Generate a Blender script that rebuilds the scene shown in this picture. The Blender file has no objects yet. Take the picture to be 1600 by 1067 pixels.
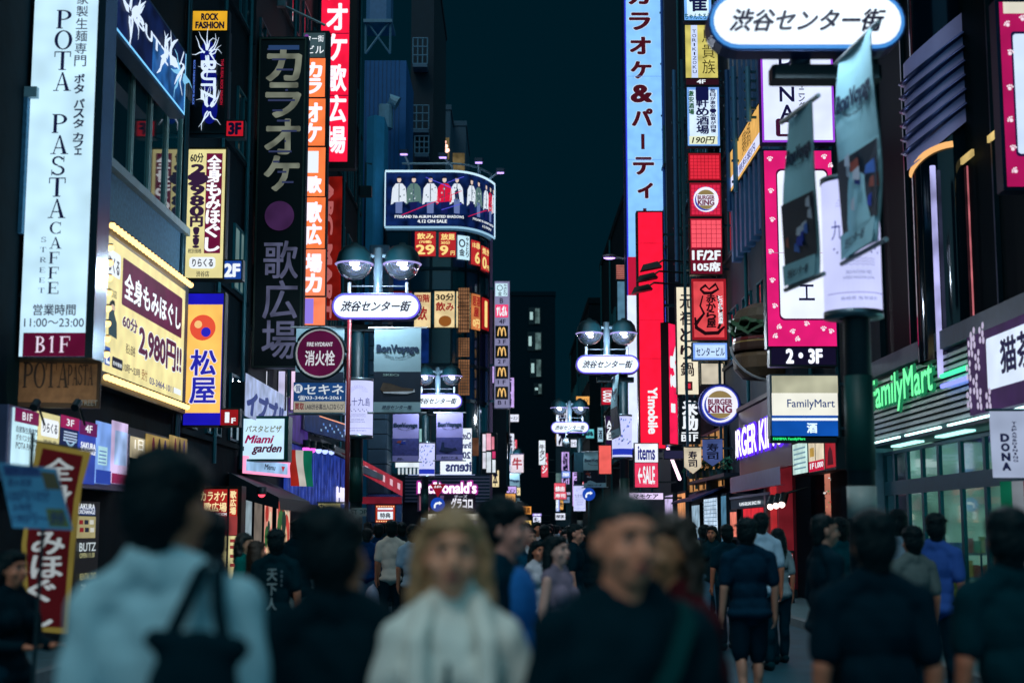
import bpy, math, random
import numpy as np
from math import sin, cos, pi, radians, sqrt, atan2, tan
random.seed(7)
D = bpy.data
SC = bpy.context.scene
COL = SC.collection
# ------------------------------------------------------------------ camera
TILT, FPX, CH = radians(7.5), 2222.2, 1.65
cd = D.cameras.new('camera'); cam = D.objects.new('camera', cd); COL.objects.link(cam)
cam.location = (0, 0, CH); cam.rotation_euler = (pi/2 + TILT, 0, 0)
cd.sensor_width = 36; cd.lens = 50; cd.clip_start = .05; cd.clip_end = 1500
cd.dof.use_dof = True; cd.dof.focus_distance = 34; cd.dof.aperture_fstop = 1.25
SC.camera = cam
# ------------------------------------------------------------------ sky, city glow, exposure
SC.view_settings.view_transform = 'Standard'; SC.view_settings.look = 'None'
SC.view_settings.exposure = 0; SC.view_settings.gamma = 1
wd = D.worlds.new('World'); SC.world = wd; wd.use_nodes = True
nt = wd.node_tree; bg = nt.nodes['Background']
tc = nt.nodes.new('ShaderNodeTexCoord'); dp = nt.nodes.new('ShaderNodeVectorMath'); dp.operation = 'DOT_PRODUCT'
mr = nt.nodes.new('ShaderNodeMapRange'); mx = nt.nodes.new('ShaderNodeMix'); mx.data_type = 'RGBA'
nt.links.new(tc.outputs['Generated'], dp.inputs[0]); dp.inputs[1].default_value = (0, -.52, .854)
nt.links.new(dp.outputs['Value'], mr.inputs['Value'])
mr.inputs['From Min'].default_value = 0; mr.inputs['From Max'].default_value = .9
mr.inputs['To Min'].default_value = 0; mr.inputs['To Max'].default_value = 1; mr.interpolation_type = 'SMOOTHSTEP'
nt.links.new(mr.outputs[0], mx.inputs['Factor'])
mx.inputs['A'].default_value = (.0002, .0098, .0170, 1)      # night sky over the street
mx.inputs['B'].default_value = (.15, .36, .44, 1)            # glow of the big crossing behind the camera on the low cloud
nt.links.new(mx.outputs['Result'], bg.inputs['Color']); bg.inputs['Strength'].default_value = 1
sl = D.lights.new('key_sun', 'SUN'); sl.energy = .6; sl.angle = radians(24); sl.color = (1, .87, .78)  # added soft warm key light from above for heads and shoulders
so = D.objects.new('key_sun', sl); so.rotation_euler = (radians(38), 0, radians(-24)); COL.objects.link(so)
SC.cycles.max_bounces = 5; SC.cycles.diffuse_bounces = 2; SC.cycles.glossy_bounces = 3
SC.cycles.transmission_bounces = 4; SC.cycles.sample_clamp_indirect = 3; SC.cycles.caustics_reflective = False
SC.cycles.caustics_refractive = False; SC.cycles.use_denoising = True

# ------------------------------------------------------------------ geometry helpers
def ray(px, py):
    u = (533.5 - py)/FPX; r = (px - 800)/FPX
    return np.array((r, cos(TILT) - u*sin(TILT), sin(TILT) + u*cos(TILT)))
CAM = np.array((0, 0, CH))
def at(px, py, Y):
    d = ray(px, py); return CAM + d*(Y/d[1])
def atX(px, py, X):
    d = ray(px, py); return CAM + d*(X/d[0])
def lin(c):
    return tuple(((x/255/12.92) if x/255 <= .04045 else ((x/255 + .055)/1.055)**2.4) for x in c)
MC = {}
def em(c, k=1.0, n=.0, quiet=False):
    """backlit panel, lamp, or cloth and plates with painted-in glow: colour as seen (0-255), strength, unevenness of the glow"""
    if not quiet and k >= .9 and max(c) >= 200: k *= 1.22
    key = ('e', c, k, n, quiet)
    if key in MC: return MC[key]
    m = D.materials.new('lit_panel'); m.use_nodes = True; t = m.node_tree; b = t.nodes['Principled BSDF']
    l = lin(c); b.inputs['Base Color'].default_value = (l[0]*.08, l[1]*.08, l[2]*.08, 1); b.inputs['Roughness'].default_value = .6; b.inputs['Specular IOR Level'].default_value = .08
    b.inputs['Emission Color'].default_value = (*l, 1); b.inputs['Emission Strength'].default_value = k
    if n:
        g = t.nodes.new('ShaderNodeTexCoord'); q = t.nodes.new('ShaderNodeTexNoise'); q.inputs['Scale'].default_value = 2.3
        q.inputs['Detail'].default_value = 1
        r = t.nodes.new('ShaderNodeMapRange'); r.inputs['From Min'].default_value = .3; r.inputs['From Max'].default_value = .7
        r.inputs['To Min'].default_value = k*(1 - n); r.inputs['To Max'].default_value = k*(1 + n*.35)
        t.links.new(g.outputs['Object'], q.inputs['Vector']); t.links.new(q.outputs['Fac'], r.inputs['Value'])
        t.links.new(r.outputs[0], b.inputs['Emission Strength'])
    if quiet: m.cycles.emission_sampling = 'NONE'
    MC[key] = m; return m
def pm(c, rough=.55, metal=0., var=.25, sc=6., bump=.0, spec=.5, alpha=1., trans=0., coat=0.):
    key = ('p', c, rough, metal, var, sc, bump, spec, alpha, trans, coat)
    if key in MC: return MC[key]
    if max(c) < 92 and c[2] >= c[0]: c = (0, c[1]*1.25, c[2]*1.25)      # dark colours pushed to teal and raised, so lifted blacks sit in the colour
    m = D.materials.new('surface'); m.use_nodes = True; t = m.node_tree; b = t.nodes['Principled BSDF']
    l = lin(c); b.inputs['Roughness'].default_value = rough; b.inputs['Metallic'].default_value = metal
    b.inputs['Specular IOR Level'].default_value = spec; b.inputs['Alpha'].default_value = alpha
    b.inputs['Transmission Weight'].default_value = trans; b.inputs['Coat Weight'].default_value = coat
    b.inputs['Base Color'].default_value = (*l, 1)
    if var or bump:
        g = t.nodes.new('ShaderNodeTexCoord'); q = t.nodes.new('ShaderNodeTexNoise'); q.inputs['Scale'].default_value = sc
        q.inputs['Detail'].default_value = 5; t.links.new(g.outputs['Object'], q.inputs['Vector'])
        if var:
            x = t.nodes.new('ShaderNodeMix'); x.data_type = 'RGBA'
            x.inputs['A'].default_value = (*[v*(1 - var) for v in l], 1); x.inputs['B'].default_value = (*[min(1, v*(1 + var)) for v in l], 1)
            t.links.new(q.outputs['Fac'], x.inputs['Factor']); t.links.new(x.outputs['Result'], b.inputs['Base Color'])
        if bump:
            u = t.nodes.new('ShaderNodeBump'); u.inputs['Strength'].default_value = bump; u.inputs['Distance'].default_value = .02
            t.links.new(q.outputs['Fac'], u.inputs['Height']); t.links.new(u.outputs[0], b.inputs['Normal'])
    MC[key] = m; return m

class MB:
    """collects shapes and links them as ONE mesh object"""
    def __init__(s): s.v = []; s.f = []; s.mi = []; s.mats = []; s.nv = 0
    def add(s, v, f, m):
        if m not in s.mats: s.mats.append(m)
        i = s.mats.index(m)
        s.f += [tuple(k + s.nv for k in q) for q in f]; s.mi += [i]*len(f)
        s.v += [tuple(p) for p in v]; s.nv += len(v); return s
    def box(s, x0, x1, y0, y1, z0, z1, m):
        v = [(x, y, z) for z in (z0, z1) for y in (y0, y1) for x in (x0, x1)]
        return s.add(v, [(0, 2, 3, 1), (4, 5, 7, 6), (0, 1, 5, 4), (2, 6, 7, 3), (0, 4, 6, 2), (1, 3, 7, 5)], m)
    def bbox(s, x0, x1, y0, y1, z0, z1, m, b=.02):
        """box with chamfered vertical edges"""
        p = [(x0+b, y0), (x1-b, y0), (x1, y0+b), (x1, y1-b), (x1-b, y1), (x0+b, y1), (x0, y1-b), (x0, y0+b)]
        return s.prism(p, z0, z1, m)
    def prism(s, p, z0, z1, m):
        n = len(p); v = [(x, y, z0) for x, y in p] + [(x, y, z1) for x, y in p]
        return s.add(v, [tuple(range(n))[::-1], tuple(range(n, 2*n))] + [(i, (i+1) % n, n+(i+1) % n, n+i) for i in range(n)], m)
    def tube(s, path, r, m, n=10, caps=True):
        P = [np.array(p, float) for p in path]; R = r if isinstance(r, (list, tuple)) else [r]*len(P)
        v = []; 
        for i, p in enumerate(P):
            d = P[min(i+1, len(P)-1)] - P[max(i-1, 0)]; d /= np.linalg.norm(d) + 1e-12
            a = np.array((0, 0, 1.)) if abs(d[2]) < .9 else np.array((1., 0, 0))
            e1 = np.cross(d, a); e1 /= np.linalg.norm(e1); e2 = np.cross(d, e1)
            v += [p + R[i]*(cos(2*pi*k/n)*e1 + sin(2*pi*k/n)*e2) for k in range(n)]
        f = [(i*n+k, i*n+(k+1) % n, (i+1)*n+(k+1) % n, (i+1)*n+k) for i in range(len(P)-1) for k in range(n)]
        if caps: f += [tuple(range(n))[::-1], tuple((len(P)-1)*n + k for k in range(n))]
        return s.add(v, f, m)
    def lathe(s, prof, c, m, n=20, sy=1.):
        c = np.array(c, float); v = [c + (r*cos(2*pi*k/n), sy*r*sin(2*pi*k/n), z) for r, z in prof for k in range(n)]
        f = [(i*n+k, i*n+(k+1) % n, (i+1)*n+(k+1) % n, (i+1)*n+k) for i in range(len(prof)-1) for k in range(n)]
        return s.add(v, f, m)
    def ball(s, c, r, m, n=12, k=8):
        r = r if isinstance(r, (tuple, list)) else (r, r, r)
        prof = [(sin(pi*j/k), -cos(pi*j/k)) for j in range(k+1)]
        v = [(c[0] + r[0]*max(a, 1e-4)*cos(2*pi*i/n), c[1] + r[1]*max(a, 1e-4)*sin(2*pi*i/n), c[2] + r[2]*b) for a, b in prof for i in range(n)]
        f = [(j*n+i, j*n+(i+1) % n, (j+1)*n+(i+1) % n, (j+1)*n+i) for j in range(k) for i in range(n)]
        return s.add(v, f, m)
    def mesh(s, name, smooth=False):
        me = D.meshes.new(name); me.from_pydata(s.v, [], s.f)
        for m in s.mats: me.materials.append(m)
        me.polygons.foreach_set('material_index', s.mi)
        if smooth: me.polygons.foreach_set('use_smooth', [True]*len(s.f))
        me.update(); return me
    def build(s, name, parent=None, smooth=False, loc=None, rz=0):
        o = D.objects.new(name, s.mesh(name, smooth)); COL.objects.link(o)
        if parent: o.parent = parent
        if loc is not None: o.location = loc
        o.rotation_euler.z = rz
        return o
def tag(o, label=None, cat=None, group=None, kind=None):
    if label: o['label'] = label
    if cat: o['category'] = cat
    if group: o['group'] = group
    if kind: o['kind'] = kind
    return o
def empty(name, loc, rz=0, label=None, cat=None, group=None):
    o = D.objects.new(name, None); COL.objects.link(o); o.location = loc; o.rotation_euler.z = rz; o.empty_display_size = .2
    return tag(o, label, cat, group)
def copy_tree(o, parent=None):
    c = o.copy(); COL.objects.link(c)
    if parent: c.parent = parent
    for ch in [x for x in o.children]: copy_tree(ch, c)
    return c

# ------------------------------------------------------------------ lettering
GC = {}
def glyph(t, bold=.0, shear=0.):
    key = (t, round(bold, 3), shear)
    if key not in GC:
        c = D.curves.new('t', 'FONT'); c.body = t; c.shear = shear; c.resolution_u = 3
        o = D.objects.new('t', c); m = o.to_mesh()
        v = np.array([p.co[:2] for p in m.vertices]).reshape(-1, 2); f = [tuple(p.vertices) for p in m.polygons]
        o.to_mesh_clear(); D.objects.remove(o); D.curves.remove(c)
        if bold > .002 and len(v):                       # heavier weight: the outline struck again, shifted all round
            k = 4 if bold < .03 else 8 if bold < .05 else 14; V, F_ = [v], list(f)
            for i in range(k):
                a = 2*pi*(i+.5)/k; F_ += [tuple(x + len(v)*(i+1) for x in q) for q in f]; V.append(v + np.array((cos(a), sin(a)*.8))*bold*1.15)
            v, f = np.concatenate(V), F_
        GC[key] = (v, f)
    return GC[key]
def arc(cx, cy, rx, ry, tx, ty, a0, a1, n=14):
    """stroke of uneven width along an ellipse: quads between an outer and an inner ellipse"""
    q = []
    for i in range(n):
        a, b = radians(a0 + (a1-a0)*i/n), radians(a0 + (a1-a0)*(i+1)/n)
        q.append([(cx+rx*cos(a), cy+ry*sin(a)), (cx+rx*cos(b), cy+ry*sin(b)), (cx+(rx-tx)*cos(b), cy+(ry-ty)*sin(b)), (cx+(rx-tx)*cos(a), cy+(ry-ty)*sin(a))])
    return q
def rc(x0, y0, x1, y1): return [(x0, y0), (x1, y0), (x1, y1), (x0, y1)]
def serif(ch):
    T, N, S, E = .2, .06, .05, .09
    st = lambda x: [rc(x, 0, x+T, 1), rc(x-E, 0, x+T+E, S), rc(x-E, 1-S, x+T+E, 1)]
    if ch == 'P': return st(.14) + arc(.42, .73, .5, .27, .2, .06, -90, 90) + [rc(.34, 1-N, .43, 1), rc(.34, .46, .43, .46+N)]
    if ch == 'R': return serif('P') + [[(.45, .48), (.62, .48), (1.02, 0), (.8, 0)], rc(.76, 0, 1.08, S)]
    if ch == 'B': return st(.12) + arc(.4, .755, .42, .245, .18, .06, -90, 90) + arc(.42, .26, .5, .26, .2, .06, -90, 90) + [rc(.3, 1-N, .42, 1), rc(.3, 0, .44, N), rc(.3, .48, .43, .54)]
    if ch == 'O': return arc(.5, .5, .52, .52, .2, .06, 0, 360, 28)
    if ch == 'C': return arc(.54, .5, .54, .52, .21, .06, 48, 312, 24) + [rc(.86, .68, .92, 1), rc(.86, 0, .92, .32)]
    if ch == 'T': return [rc(.4, 0, .6, 1), rc(.28, 0, .72, S), rc(.02, 1-N, .98, 1), rc(.02, .7, .08, 1), rc(.92, .7, .98, 1)]
    if ch == 'A': return [[(.16, 0), (.22, 0), (.53, .9), (.5, 1)], [(.74, 0), (.97, 0), (.58, 1), (.48, 1)], rc(.26, .3, .78, .36), rc(.03, 0, .34, S), rc(.62, 0, 1.06, S)]
    if ch == 'E': return st(.14) + [rc(.3, 1-N, .9, 1), rc(.3, 0, .94, N), rc(.3, .48, .7, .54), rc(.85, .74, .9, 1), rc(.88, 0, .94, .28), rc(.66, .38, .71, .64)]
    if ch == 'F': return st(.14) + [rc(.3, 1-N, .9, 1), rc(.3, .48, .7, .54), rc(.85, .74, .9, 1), rc(.66, .38, .71, .64)]
    if ch == 'S': return arc(.5, .755, .36, .255, .15, .08, 20, 270, 16) + arc(.5, .26, .4, .26, .16, .08, 90, -160, 16) + [rc(.8, .7, .85, 1), rc(.13, 0, .18, .3)]
    if ch == '1': return st(.4) + [[(.4, 1), (.4, .88), (.2, .8), (.2, .84)]]
    return [rc(0, 0, 1, 1)]

class Sign:
    """A board in a vertical plane. Layout is read off the photograph along rays onto that plane; a is its turn about Z."""
    def __init__(s, name, label, cat, P0, a=0, group=None, lit=True):
        s.a = radians(a); s.P = np.array(P0, float); s.R = np.array((cos(s.a), sin(s.a), 0)); s.N = np.array((sin(s.a), -cos(s.a), 0))
        s.e = empty(name, s.P, s.a, label, cat, group); s.parts = {}; s.n = 1; s.sm = set()
    dp = 'face'
    def part(s, k):
        if k == 'face': k = s.dp
        if k not in s.parts: s.parts[k] = MB()
        return s.parts[k]
    def L(s, px, py):
        d = ray(px, py); t = s.N.dot(s.P - CAM)/s.N.dot(d); q = CAM + d*t - s.P
        return q.dot(s.R), q[2]
    hold = False
    def lay(s):
        if not s.hold: s.n += 1
        return -.0022*s.n - .002
    def flat(s, pts, m, part='face', y=None):
        y = s.lay() if y is None else y
        s.part(part).add([(u, y, v) for u, v in pts], [tuple(range(len(pts)))], m); return s
    def uv(s, x0, y0, x1, y1):
        a, b = s.L(x0, y0), s.L(x1, y1)
        if s.a == 0: ym = (y0+y1)/2; return s.L(x0, ym)[0], b[1], s.L(x1, ym)[0], a[1]
        return a[0], b[1], b[0], a[1]
    def rect(s, x0, y0, x1, y1, m, part='face', r=0.):
        u0, v0, u1, v1 = s.uv(x0, y0, x1, y1)
        return s.urect(u0, v0, u1, v1, m, part, r)
    def urect(s, u0, v0, u1, v1, m, part='face', r=0.):
        if not r: return s.flat([(u0, v0), (u1, v0), (u1, v1), (u0, v1)], m, part)
        r *= min(u1-u0, v1-v0)/2; p = []
        for cx, cy, a in ((u1-r, v0+r, -90), (u1-r, v1-r, 0), (u0+r, v1-r, 90), (u0+r, v0+r, 180)):
            p += [(cx + r*cos(radians(a+k*15)), cy + r*sin(radians(a+k*15))) for k in range(7)]
        return s.flat(p, m, part)
    def cab(s, x0, y0, x1, y1, m, d=.22, part='cabinet', pad=.03, y=0.):
        u0, v0, u1, v1 = s.uv(x0, y0, x1, y1)
        s.part(part).bbox(u0-pad, u1+pad, y, y+d, v0-pad, v1+pad, m, .012); s.box = (u0-pad, v0-pad, u1+pad, v1+pad)
        return s
    def rim(s, x0, y0, x1, y1, m, w=.05, d=.06, part='rim'):
        u0, v0, u1, v1 = s.uv(x0, y0, x1, y1); b = s.part(part)
        b.box(u0-w, u1+w, -d, 0, v0-w, v0, m); b.box(u0-w, u1+w, -d, 0, v1, v1+w, m)
        b.box(u0-w, u0, -d, 0, v0, v1, m); b.box(u1, u1+w, -d, 0, v0, v1, m); return s
    def poly(s, pts, m, part='face'):
        return s.flat([s.L(*p) for p in pts], m, part)
    def circ(s, cx, cy, r, m, part='face', ry=None, n=28, a0=0, a1=360):
        u, v = s.L(cx, cy); k = s.L(cx + r, cy)[0] - u; h = s.L(cx, cy - (ry or r))[1] - v
        p = [(u + k*cos(radians(a0+(a1-a0)*i/n)), v + h*sin(radians(a0+(a1-a0)*i/n))) for i in range(n + (a1-a0 < 360))]
        return s.flat(p, m, part)
    def strokes(s, quads, x0, y0, x1, y1, m, part='face'):
        """polygons given in a unit box, set into a box of the photograph"""
        u0, v0, u1, v1 = s.uv(x0, y0, x1, y1); y = s.lay()
        for q in quads: s.part(part).add([(u0 + a*(u1-u0), y, v0 + b*(v1-v0)) for a, b in q], [tuple(range(len(q)))], m)
        return s
    def line(s, pts, w, m, part='face'):
        """tapering brush line through points of the photograph, w pixels wide"""
        P = [np.array(s.L(*p)) for p in pts]; k = abs(s.L(pts[0][0]+1, pts[0][1])[0] - P[0][0]); y = s.lay(); n = len(P)
        ws = w if isinstance(w, (list, tuple)) else [w]*n
        lf, rt = [], []
        for i in range(n):
            d = P[min(i+1, n-1)] - P[max(i-1, 0)]; d = d/(np.linalg.norm(d) + 1e-9); o = np.array((-d[1], d[0]))*ws[i]*k/2
            lf.append(P[i]+o); rt.append(P[i]-o)
        v = [(p[0], y, p[1]) for p in lf + rt]
        s.part(part).add(v, [(i, i+1, n+i+1, n+i) for i in range(n-1)], m); return s
    def txt(s, t, x0, y0, x1, y1, m, bold=.015, shear=0., part='face', rot=0, ol=None, olw=.05):
        if ol is not None: s.txt(t, x0, y0, x1, y1, ol, bold + olw, shear, part, rot, None)
        u0, v0, u1, v1 = s.uv(x0, y0, x1, y1); return s.utxt(t, u0, v0, u1, v1, m, bold, shear, part, rot)
    def utxt(s, t, u0, v0, u1, v1, m, bold=.015, shear=0., part='face', rot=0):
        v, f = glyph(t, bold, shear); v0_, f0 = glyph(t, 0., shear)
        if len(v) == 0: return s
        if rot == -90: v, v0_ = np.stack([v[:, 1], -v[:, 0]], 1), np.stack([v0_[:, 1], -v0_[:, 0]], 1)
        lo, hi = v0_.min(0), v0_.max(0); w = np.maximum(hi-lo, 1e-6); y = s.lay()
        q = (v - lo)/w
        K = len(v0_); s.part(part).add([(u0 + a*(u1-u0), y-.0001*(i//K), v0 + b*(v1-v0)) for i, (a, b) in enumerate(q)], f, m); return s
    def vtxt(s, t, x0, y0, x1, y1, m, bold=.015, gap=.12, part='face', ol=None, olw=.04, font=None):
        """characters set one under the other"""
        if ol is not None: s.vtxt(t, x0, y0, x1, y1, ol, bold+olw, gap, part)
        u0, v0, u1, v1 = s.uv(x0, y0, x1, y1); n = len(t); h = (v1-v0)/n; s.n += 1; s.hold = True; ol = None
        for i, ch in enumerate(t):
            if ch == ' ': continue
            b, a = v1 - (i+1)*h + gap*h/2, v1 - i*h - gap*h/2
            ua, ub = u0, u1
            if ch == 'ー': ua, ub = (u0+u1)/2 - .09*(u1-u0), (u0+u1)/2 + .09*(u1-u0)
            if ch in 'ィッャュョェ': ua, ub, b = u0+.2*(u1-u0), u1-.08*(u1-u0), b + .12*h
            if ch in '1!I': ua, ub = u0+.35*(u1-u0), u1-.35*(u1-u0)
            if font is serif:
                y = s.lay()
                for q in serif(ch): s.part(part).add([(ua + p*(ub-ua), y, b + r*(a-b)) for p, r in q], [tuple(range(len(q)))], m)
                continue
            if ch == 'ー':
                k = 0
                s.urect(ua+k*(ub-ua), b+.03*h, ub-k*(ub-ua), a-.03*h, m, part); continue
            s.utxt(ch, ua, b, ub, a, m, bold, 0., part)
        s.hold = False; return s
    def arm(s, X, m, zs=(.15, .85), r=.03, part='bracket'):
        """brackets from the sign's side back to the facade at world X"""
        u0, v0, u1, v1 = s.box; d = X - s.P[0]; ue = u0 if d < 0 else u1
        for i, z in enumerate(zs):
            b = MB(); zz = v0 + z*(v1-v0); b.box(min(ue, d), max(ue, d), .05, .05+2*r, zz-r, zz+r, m); b.build(part, s.e)
        return s
    def done(s):
        for k, b in s.parts.items(): b.build(k, s.e, smooth=k in s.sm)
        return s
# ------------------------------------------------------------------ colours
WH = em((236, 246, 252), 1.0, .12); WHF = em((240, 248, 255), 1.0, quiet=True); INK = em((10, 12, 40), 1, quiet=True)
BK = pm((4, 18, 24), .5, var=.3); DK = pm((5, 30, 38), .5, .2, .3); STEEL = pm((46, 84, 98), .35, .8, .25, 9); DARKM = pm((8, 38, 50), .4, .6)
MAR = em((86, 16, 52), 1, quiet=True); CREAM = em((232, 222, 160), .95, .18); RED = em((214, 30, 62), 1, .12); NAVY = em((30, 36, 130), 1, quiet=True)
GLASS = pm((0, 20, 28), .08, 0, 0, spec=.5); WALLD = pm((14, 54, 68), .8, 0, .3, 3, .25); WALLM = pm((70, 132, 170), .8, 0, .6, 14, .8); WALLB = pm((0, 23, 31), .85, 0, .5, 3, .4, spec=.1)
BLUEW = pm((86, 150, 190), .5, .2, .2, 5); TRIM = pm((30, 72, 84), .5, .3)
LX, RX = -6.2, 6.4
# ------------------------------------------------------------------ ground
def asphalt():
    m = pm((18, 58, 72), .62, 0, .5, 1.3, .5); return m
g = MB(); g.add([(-400, -60, 0), (400, -60, 0), (400, 900, 0), (-400, 900, 0)], [(0, 1, 2, 3)], asphalt()); tag(g.build('ground'), kind='structure')
b = MB(); tile = pm((70, 116, 128), .6, 0, .45, 5, .3)
b.box(5.0, 6.6, -10, 140, 0, .10, tile); tag(b.build('pavement'), kind='structure')
b = MB(); b.box(-6.6, -5.2, -10, 140, 0, .10, tile); tag(b.build('pavement'), kind='structure')
b = MB()
for i in range(75): b.box(4.83, 4.998, -10 + i*2, -8.02 + i*2, 0, .13, pm((104, 122, 130), .7, 0, .3, 8))
tag(b.build('kerb'), kind='structure')
b = MB()
for i in range(75): b.box(-5.198, -5.03, -10 + i*2, -8.02 + i*2, 0, .13, pm((104, 122, 130), .7, 0, .3, 8))
tag(b.build('kerb'), kind='structure')

# ------------------------------------------------------------------ buildings
def window(par, face, x, y0, y1, z0, z1, pane=GLASS, fr=TRIM, mull=1, sgn=1):
    """face 'x': in the plane X = x looking along sgn*X; face 'y': in the plane Y = x looking to -Y"""
    f = MB(); p = MB(); d, t = .06, .05
    def bx(B, a0, a1, o0, o1, c0, c1, m):
        if face == 'x': B.box(min(x+sgn*o0, x+sgn*o1), max(x+sgn*o0, x+sgn*o1), a0, a1, c0, c1, m)
        else: B.box(a0, a1, min(x-o0, x-o1), max(x-o0, x-o1), c0, c1, m)
    bx(f, y0, y1, 0, d, z0, z0+t, fr); bx(f, y0, y1, 0, d, z1-t, z1, fr); bx(f, y0, y0+t, 0, d, z0+t, z1-t, fr); bx(f, y1-t, y1, 0, d, z0+t, z1-t, fr)
    for k in range(1, mull+1):
        c = y0 + (y1-y0)*k/(mull+1); bx(f, c-.02, c+.02, 0, d, z0+t, z1-t, fr)
    bx(p, y0+.02, y1-.02, .004, .02, z0+.02, z1-.02, pane)
    fo = f.build('window', par); p.build('pane', fo); return fo
LITW = [em((150, 190, 190), .35, .3), em((210, 190, 140), .4, .4), em((90, 140, 180), .3, .3)]
def building(name, label, x0, x1, y0, y1, h, wall, face='x', sgn=1, rows=(), cols=0, wz=1.5, wl=1.4, lit=.06, cat='building', mull=1, zlo=0., seed=1):
    rnd = random.Random(seed)
    e = empty(name, ((x0+x1)/2, (y0+y1)/2, 0), 0, label, cat)
    e.location = (0, 0, 0); w = MB(); w.box(x0, x1, y0, y1, zlo, h, wall); w.build('wall', e)
    r = MB(); r.box(x0-.06, x1+.06, y0-.06, y1+.06, h, h+.35, wall); r.build('parapet', e)
    fx = x1 if sgn > 0 else x0
    for z in rows:
        for k in range(cols):
            pn = rnd.choice(LITW) if rnd.random() < lit else GLASS
            if face == 'x':
                c = y0 + (y1-y0)*(k+.5)/cols; window(e, 'x', fx, c-wl/2, c+wl/2, z, z+wz, pn, mull=mull, sgn=sgn)
            else:
                c = x0 + (x1-x0)*(k+.5)/cols; window(e, 'y', y0, c-wl/2, c+wl/2, z, z+wz, pn, mull=mull)
    if rows and cols:
        for z in rows:
            b = MB()
            if face == 'x': b.box(min(fx, fx+sgn*.09), max(fx, fx+sgn*.09), y0+.2, y1-.2, z-.16, z-.06, wall)
            else: b.box(x0+.2, x1-.2, y0-.09, y0, z-.16, z-.06, wall)
            b.build('ledge', e)
        for q in (.47, .88):                                   # drain pipes down the street face
            d = MB()
            if face == 'x': d.tube([(fx+sgn*.1, y0+q*(y1-y0), 3), (fx+sgn*.1, y0+q*(y1-y0), h-.1)], .05, TRIM, 8)
            else: d.tube([(x0+q*(x1-x0), y0-.1, 3), (x0+q*(x1-x0), y0-.1, h-.1)], .05, TRIM, 8)
            d.build('drain_pipe', e)
    return e
# left side, from near to far
A = building('shop_building', 'dark grey building behind the tall white pasta sign, with a band of five windows', -15, LX, 10, 26.3, 17, WALLB, rows=(), cols=0)
z0, z1 = atX(230, 303, LX)[2], atX(230, 155, LX)[2]
zs = atX(263, 335, LX+.05)[2]
for k in range(6):
    window(A, 'x', LX, 19.0+k*1.14, 20.1+k*1.14, zs, zs+2.35, pm((20, 44, 52), .05, 0, 0, spec=1.), pm((150, 196, 196), .4, .2), 0)
b = MB(); b.box(LX, LX+.05, 17.5, 26.15, zs-1.9, zs-.145, WALLM); b.build('lit_concrete_band', A)  # lighter concrete: lamplight on this part of the wall put into the colour
b = MB(); b.box(LX, LX+.16, 17.5, 26.2, zs-.14, zs-.004, pm((150, 186, 200), .5)); b.build('sill', A)
b = MB(); b.box(LX, LX+.1, 17.8, 26.25, zs+2.45, zs+2.75, DK); b.build('cornice', A)
for k in range(2): 
    b = MB(); b.tube([(LX+.07, 26.1-k*.16, 3.2), (LX+.07, 26.1-k*.16, 16)], .04, STEEL, 8); b.build('drain_pipe', A)
B_ = building('narrow_building', 'dark narrow building behind the vertical signs with small lit squares', -16, LX-.1, 26.32, 33.4, 22, WALLB, rows=(3.6, 7, 10.2, 13.4, 16.6), cols=3, lit=.1, seed=3)
C_ = building('karaoke_building', 'dark brick building that carries the unlit dark karaoke sign', -16, LX-.05, 33.42, 45, 26, pm((0, 24, 34), .8, 0, .35, 30, .4), rows=(6.5, 9.6, 12.7, 15.8), cols=5, lit=.06, seed=5)
D_ = building('office_building', 'black building behind the red and white karaoke sign', -17, LX-.02, 45.02, 57, 30, WALLB, rows=(8, 11.2, 14.4, 17.6), cols=5, lit=.03, seed=8)
# pale blue tower with roof tank, beside the corner building
T = empty('clad_tower', (0, 0, 0), 0, 'tall blue clad wall and curved panel between the red sign and the curved billboard', 'building')
p0 = at(570, 345, 62); p1 = at(600, 180, 62); p2 = at(635, 95, 66)
b = MB(); b.bbox(p0[0], p1[0], 62, 64.6, 0, p1[2], pm((70, 180, 235), .6, .0, .2, 2, .1), .35); b.build('column', T)
b = MB(); b.box(at(570, 95, 66)[0], p2[0], 66, 71, 0, p2[2], pm((12, 100, 170), .7, 0, .2, 3)); b.build('wall', T)
b = MB()
for k in range(9): b.box(at(570, 95, 66)[0]+.2*k+.05, at(570, 95, 66)[0]+.2*k+.07, 65.97, 65.997, 8, p2[2], pm((40, 88, 130)))
b.build('cladding', T)
b = MB(); q = at(603, 166, 65); b.tube([q-np.array((0, 0, 1.1)), q, q+np.array((.25, 0, .25)), q+np.array((.55, 0, 0.1))], .34, pm((120, 170, 200), .4), 12); b.build('duct', T)
zc = at(590, 40, 68)[2]; xa, xb = at(574, 40, 68)[0], at(612, 40, 68)[0]
b = MB(); b.bbox(xa, xb, 67.2, 69, zc, zc+3.2, pm((70, 120, 170), .5), .2); b.build('roof_tank', T)
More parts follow.
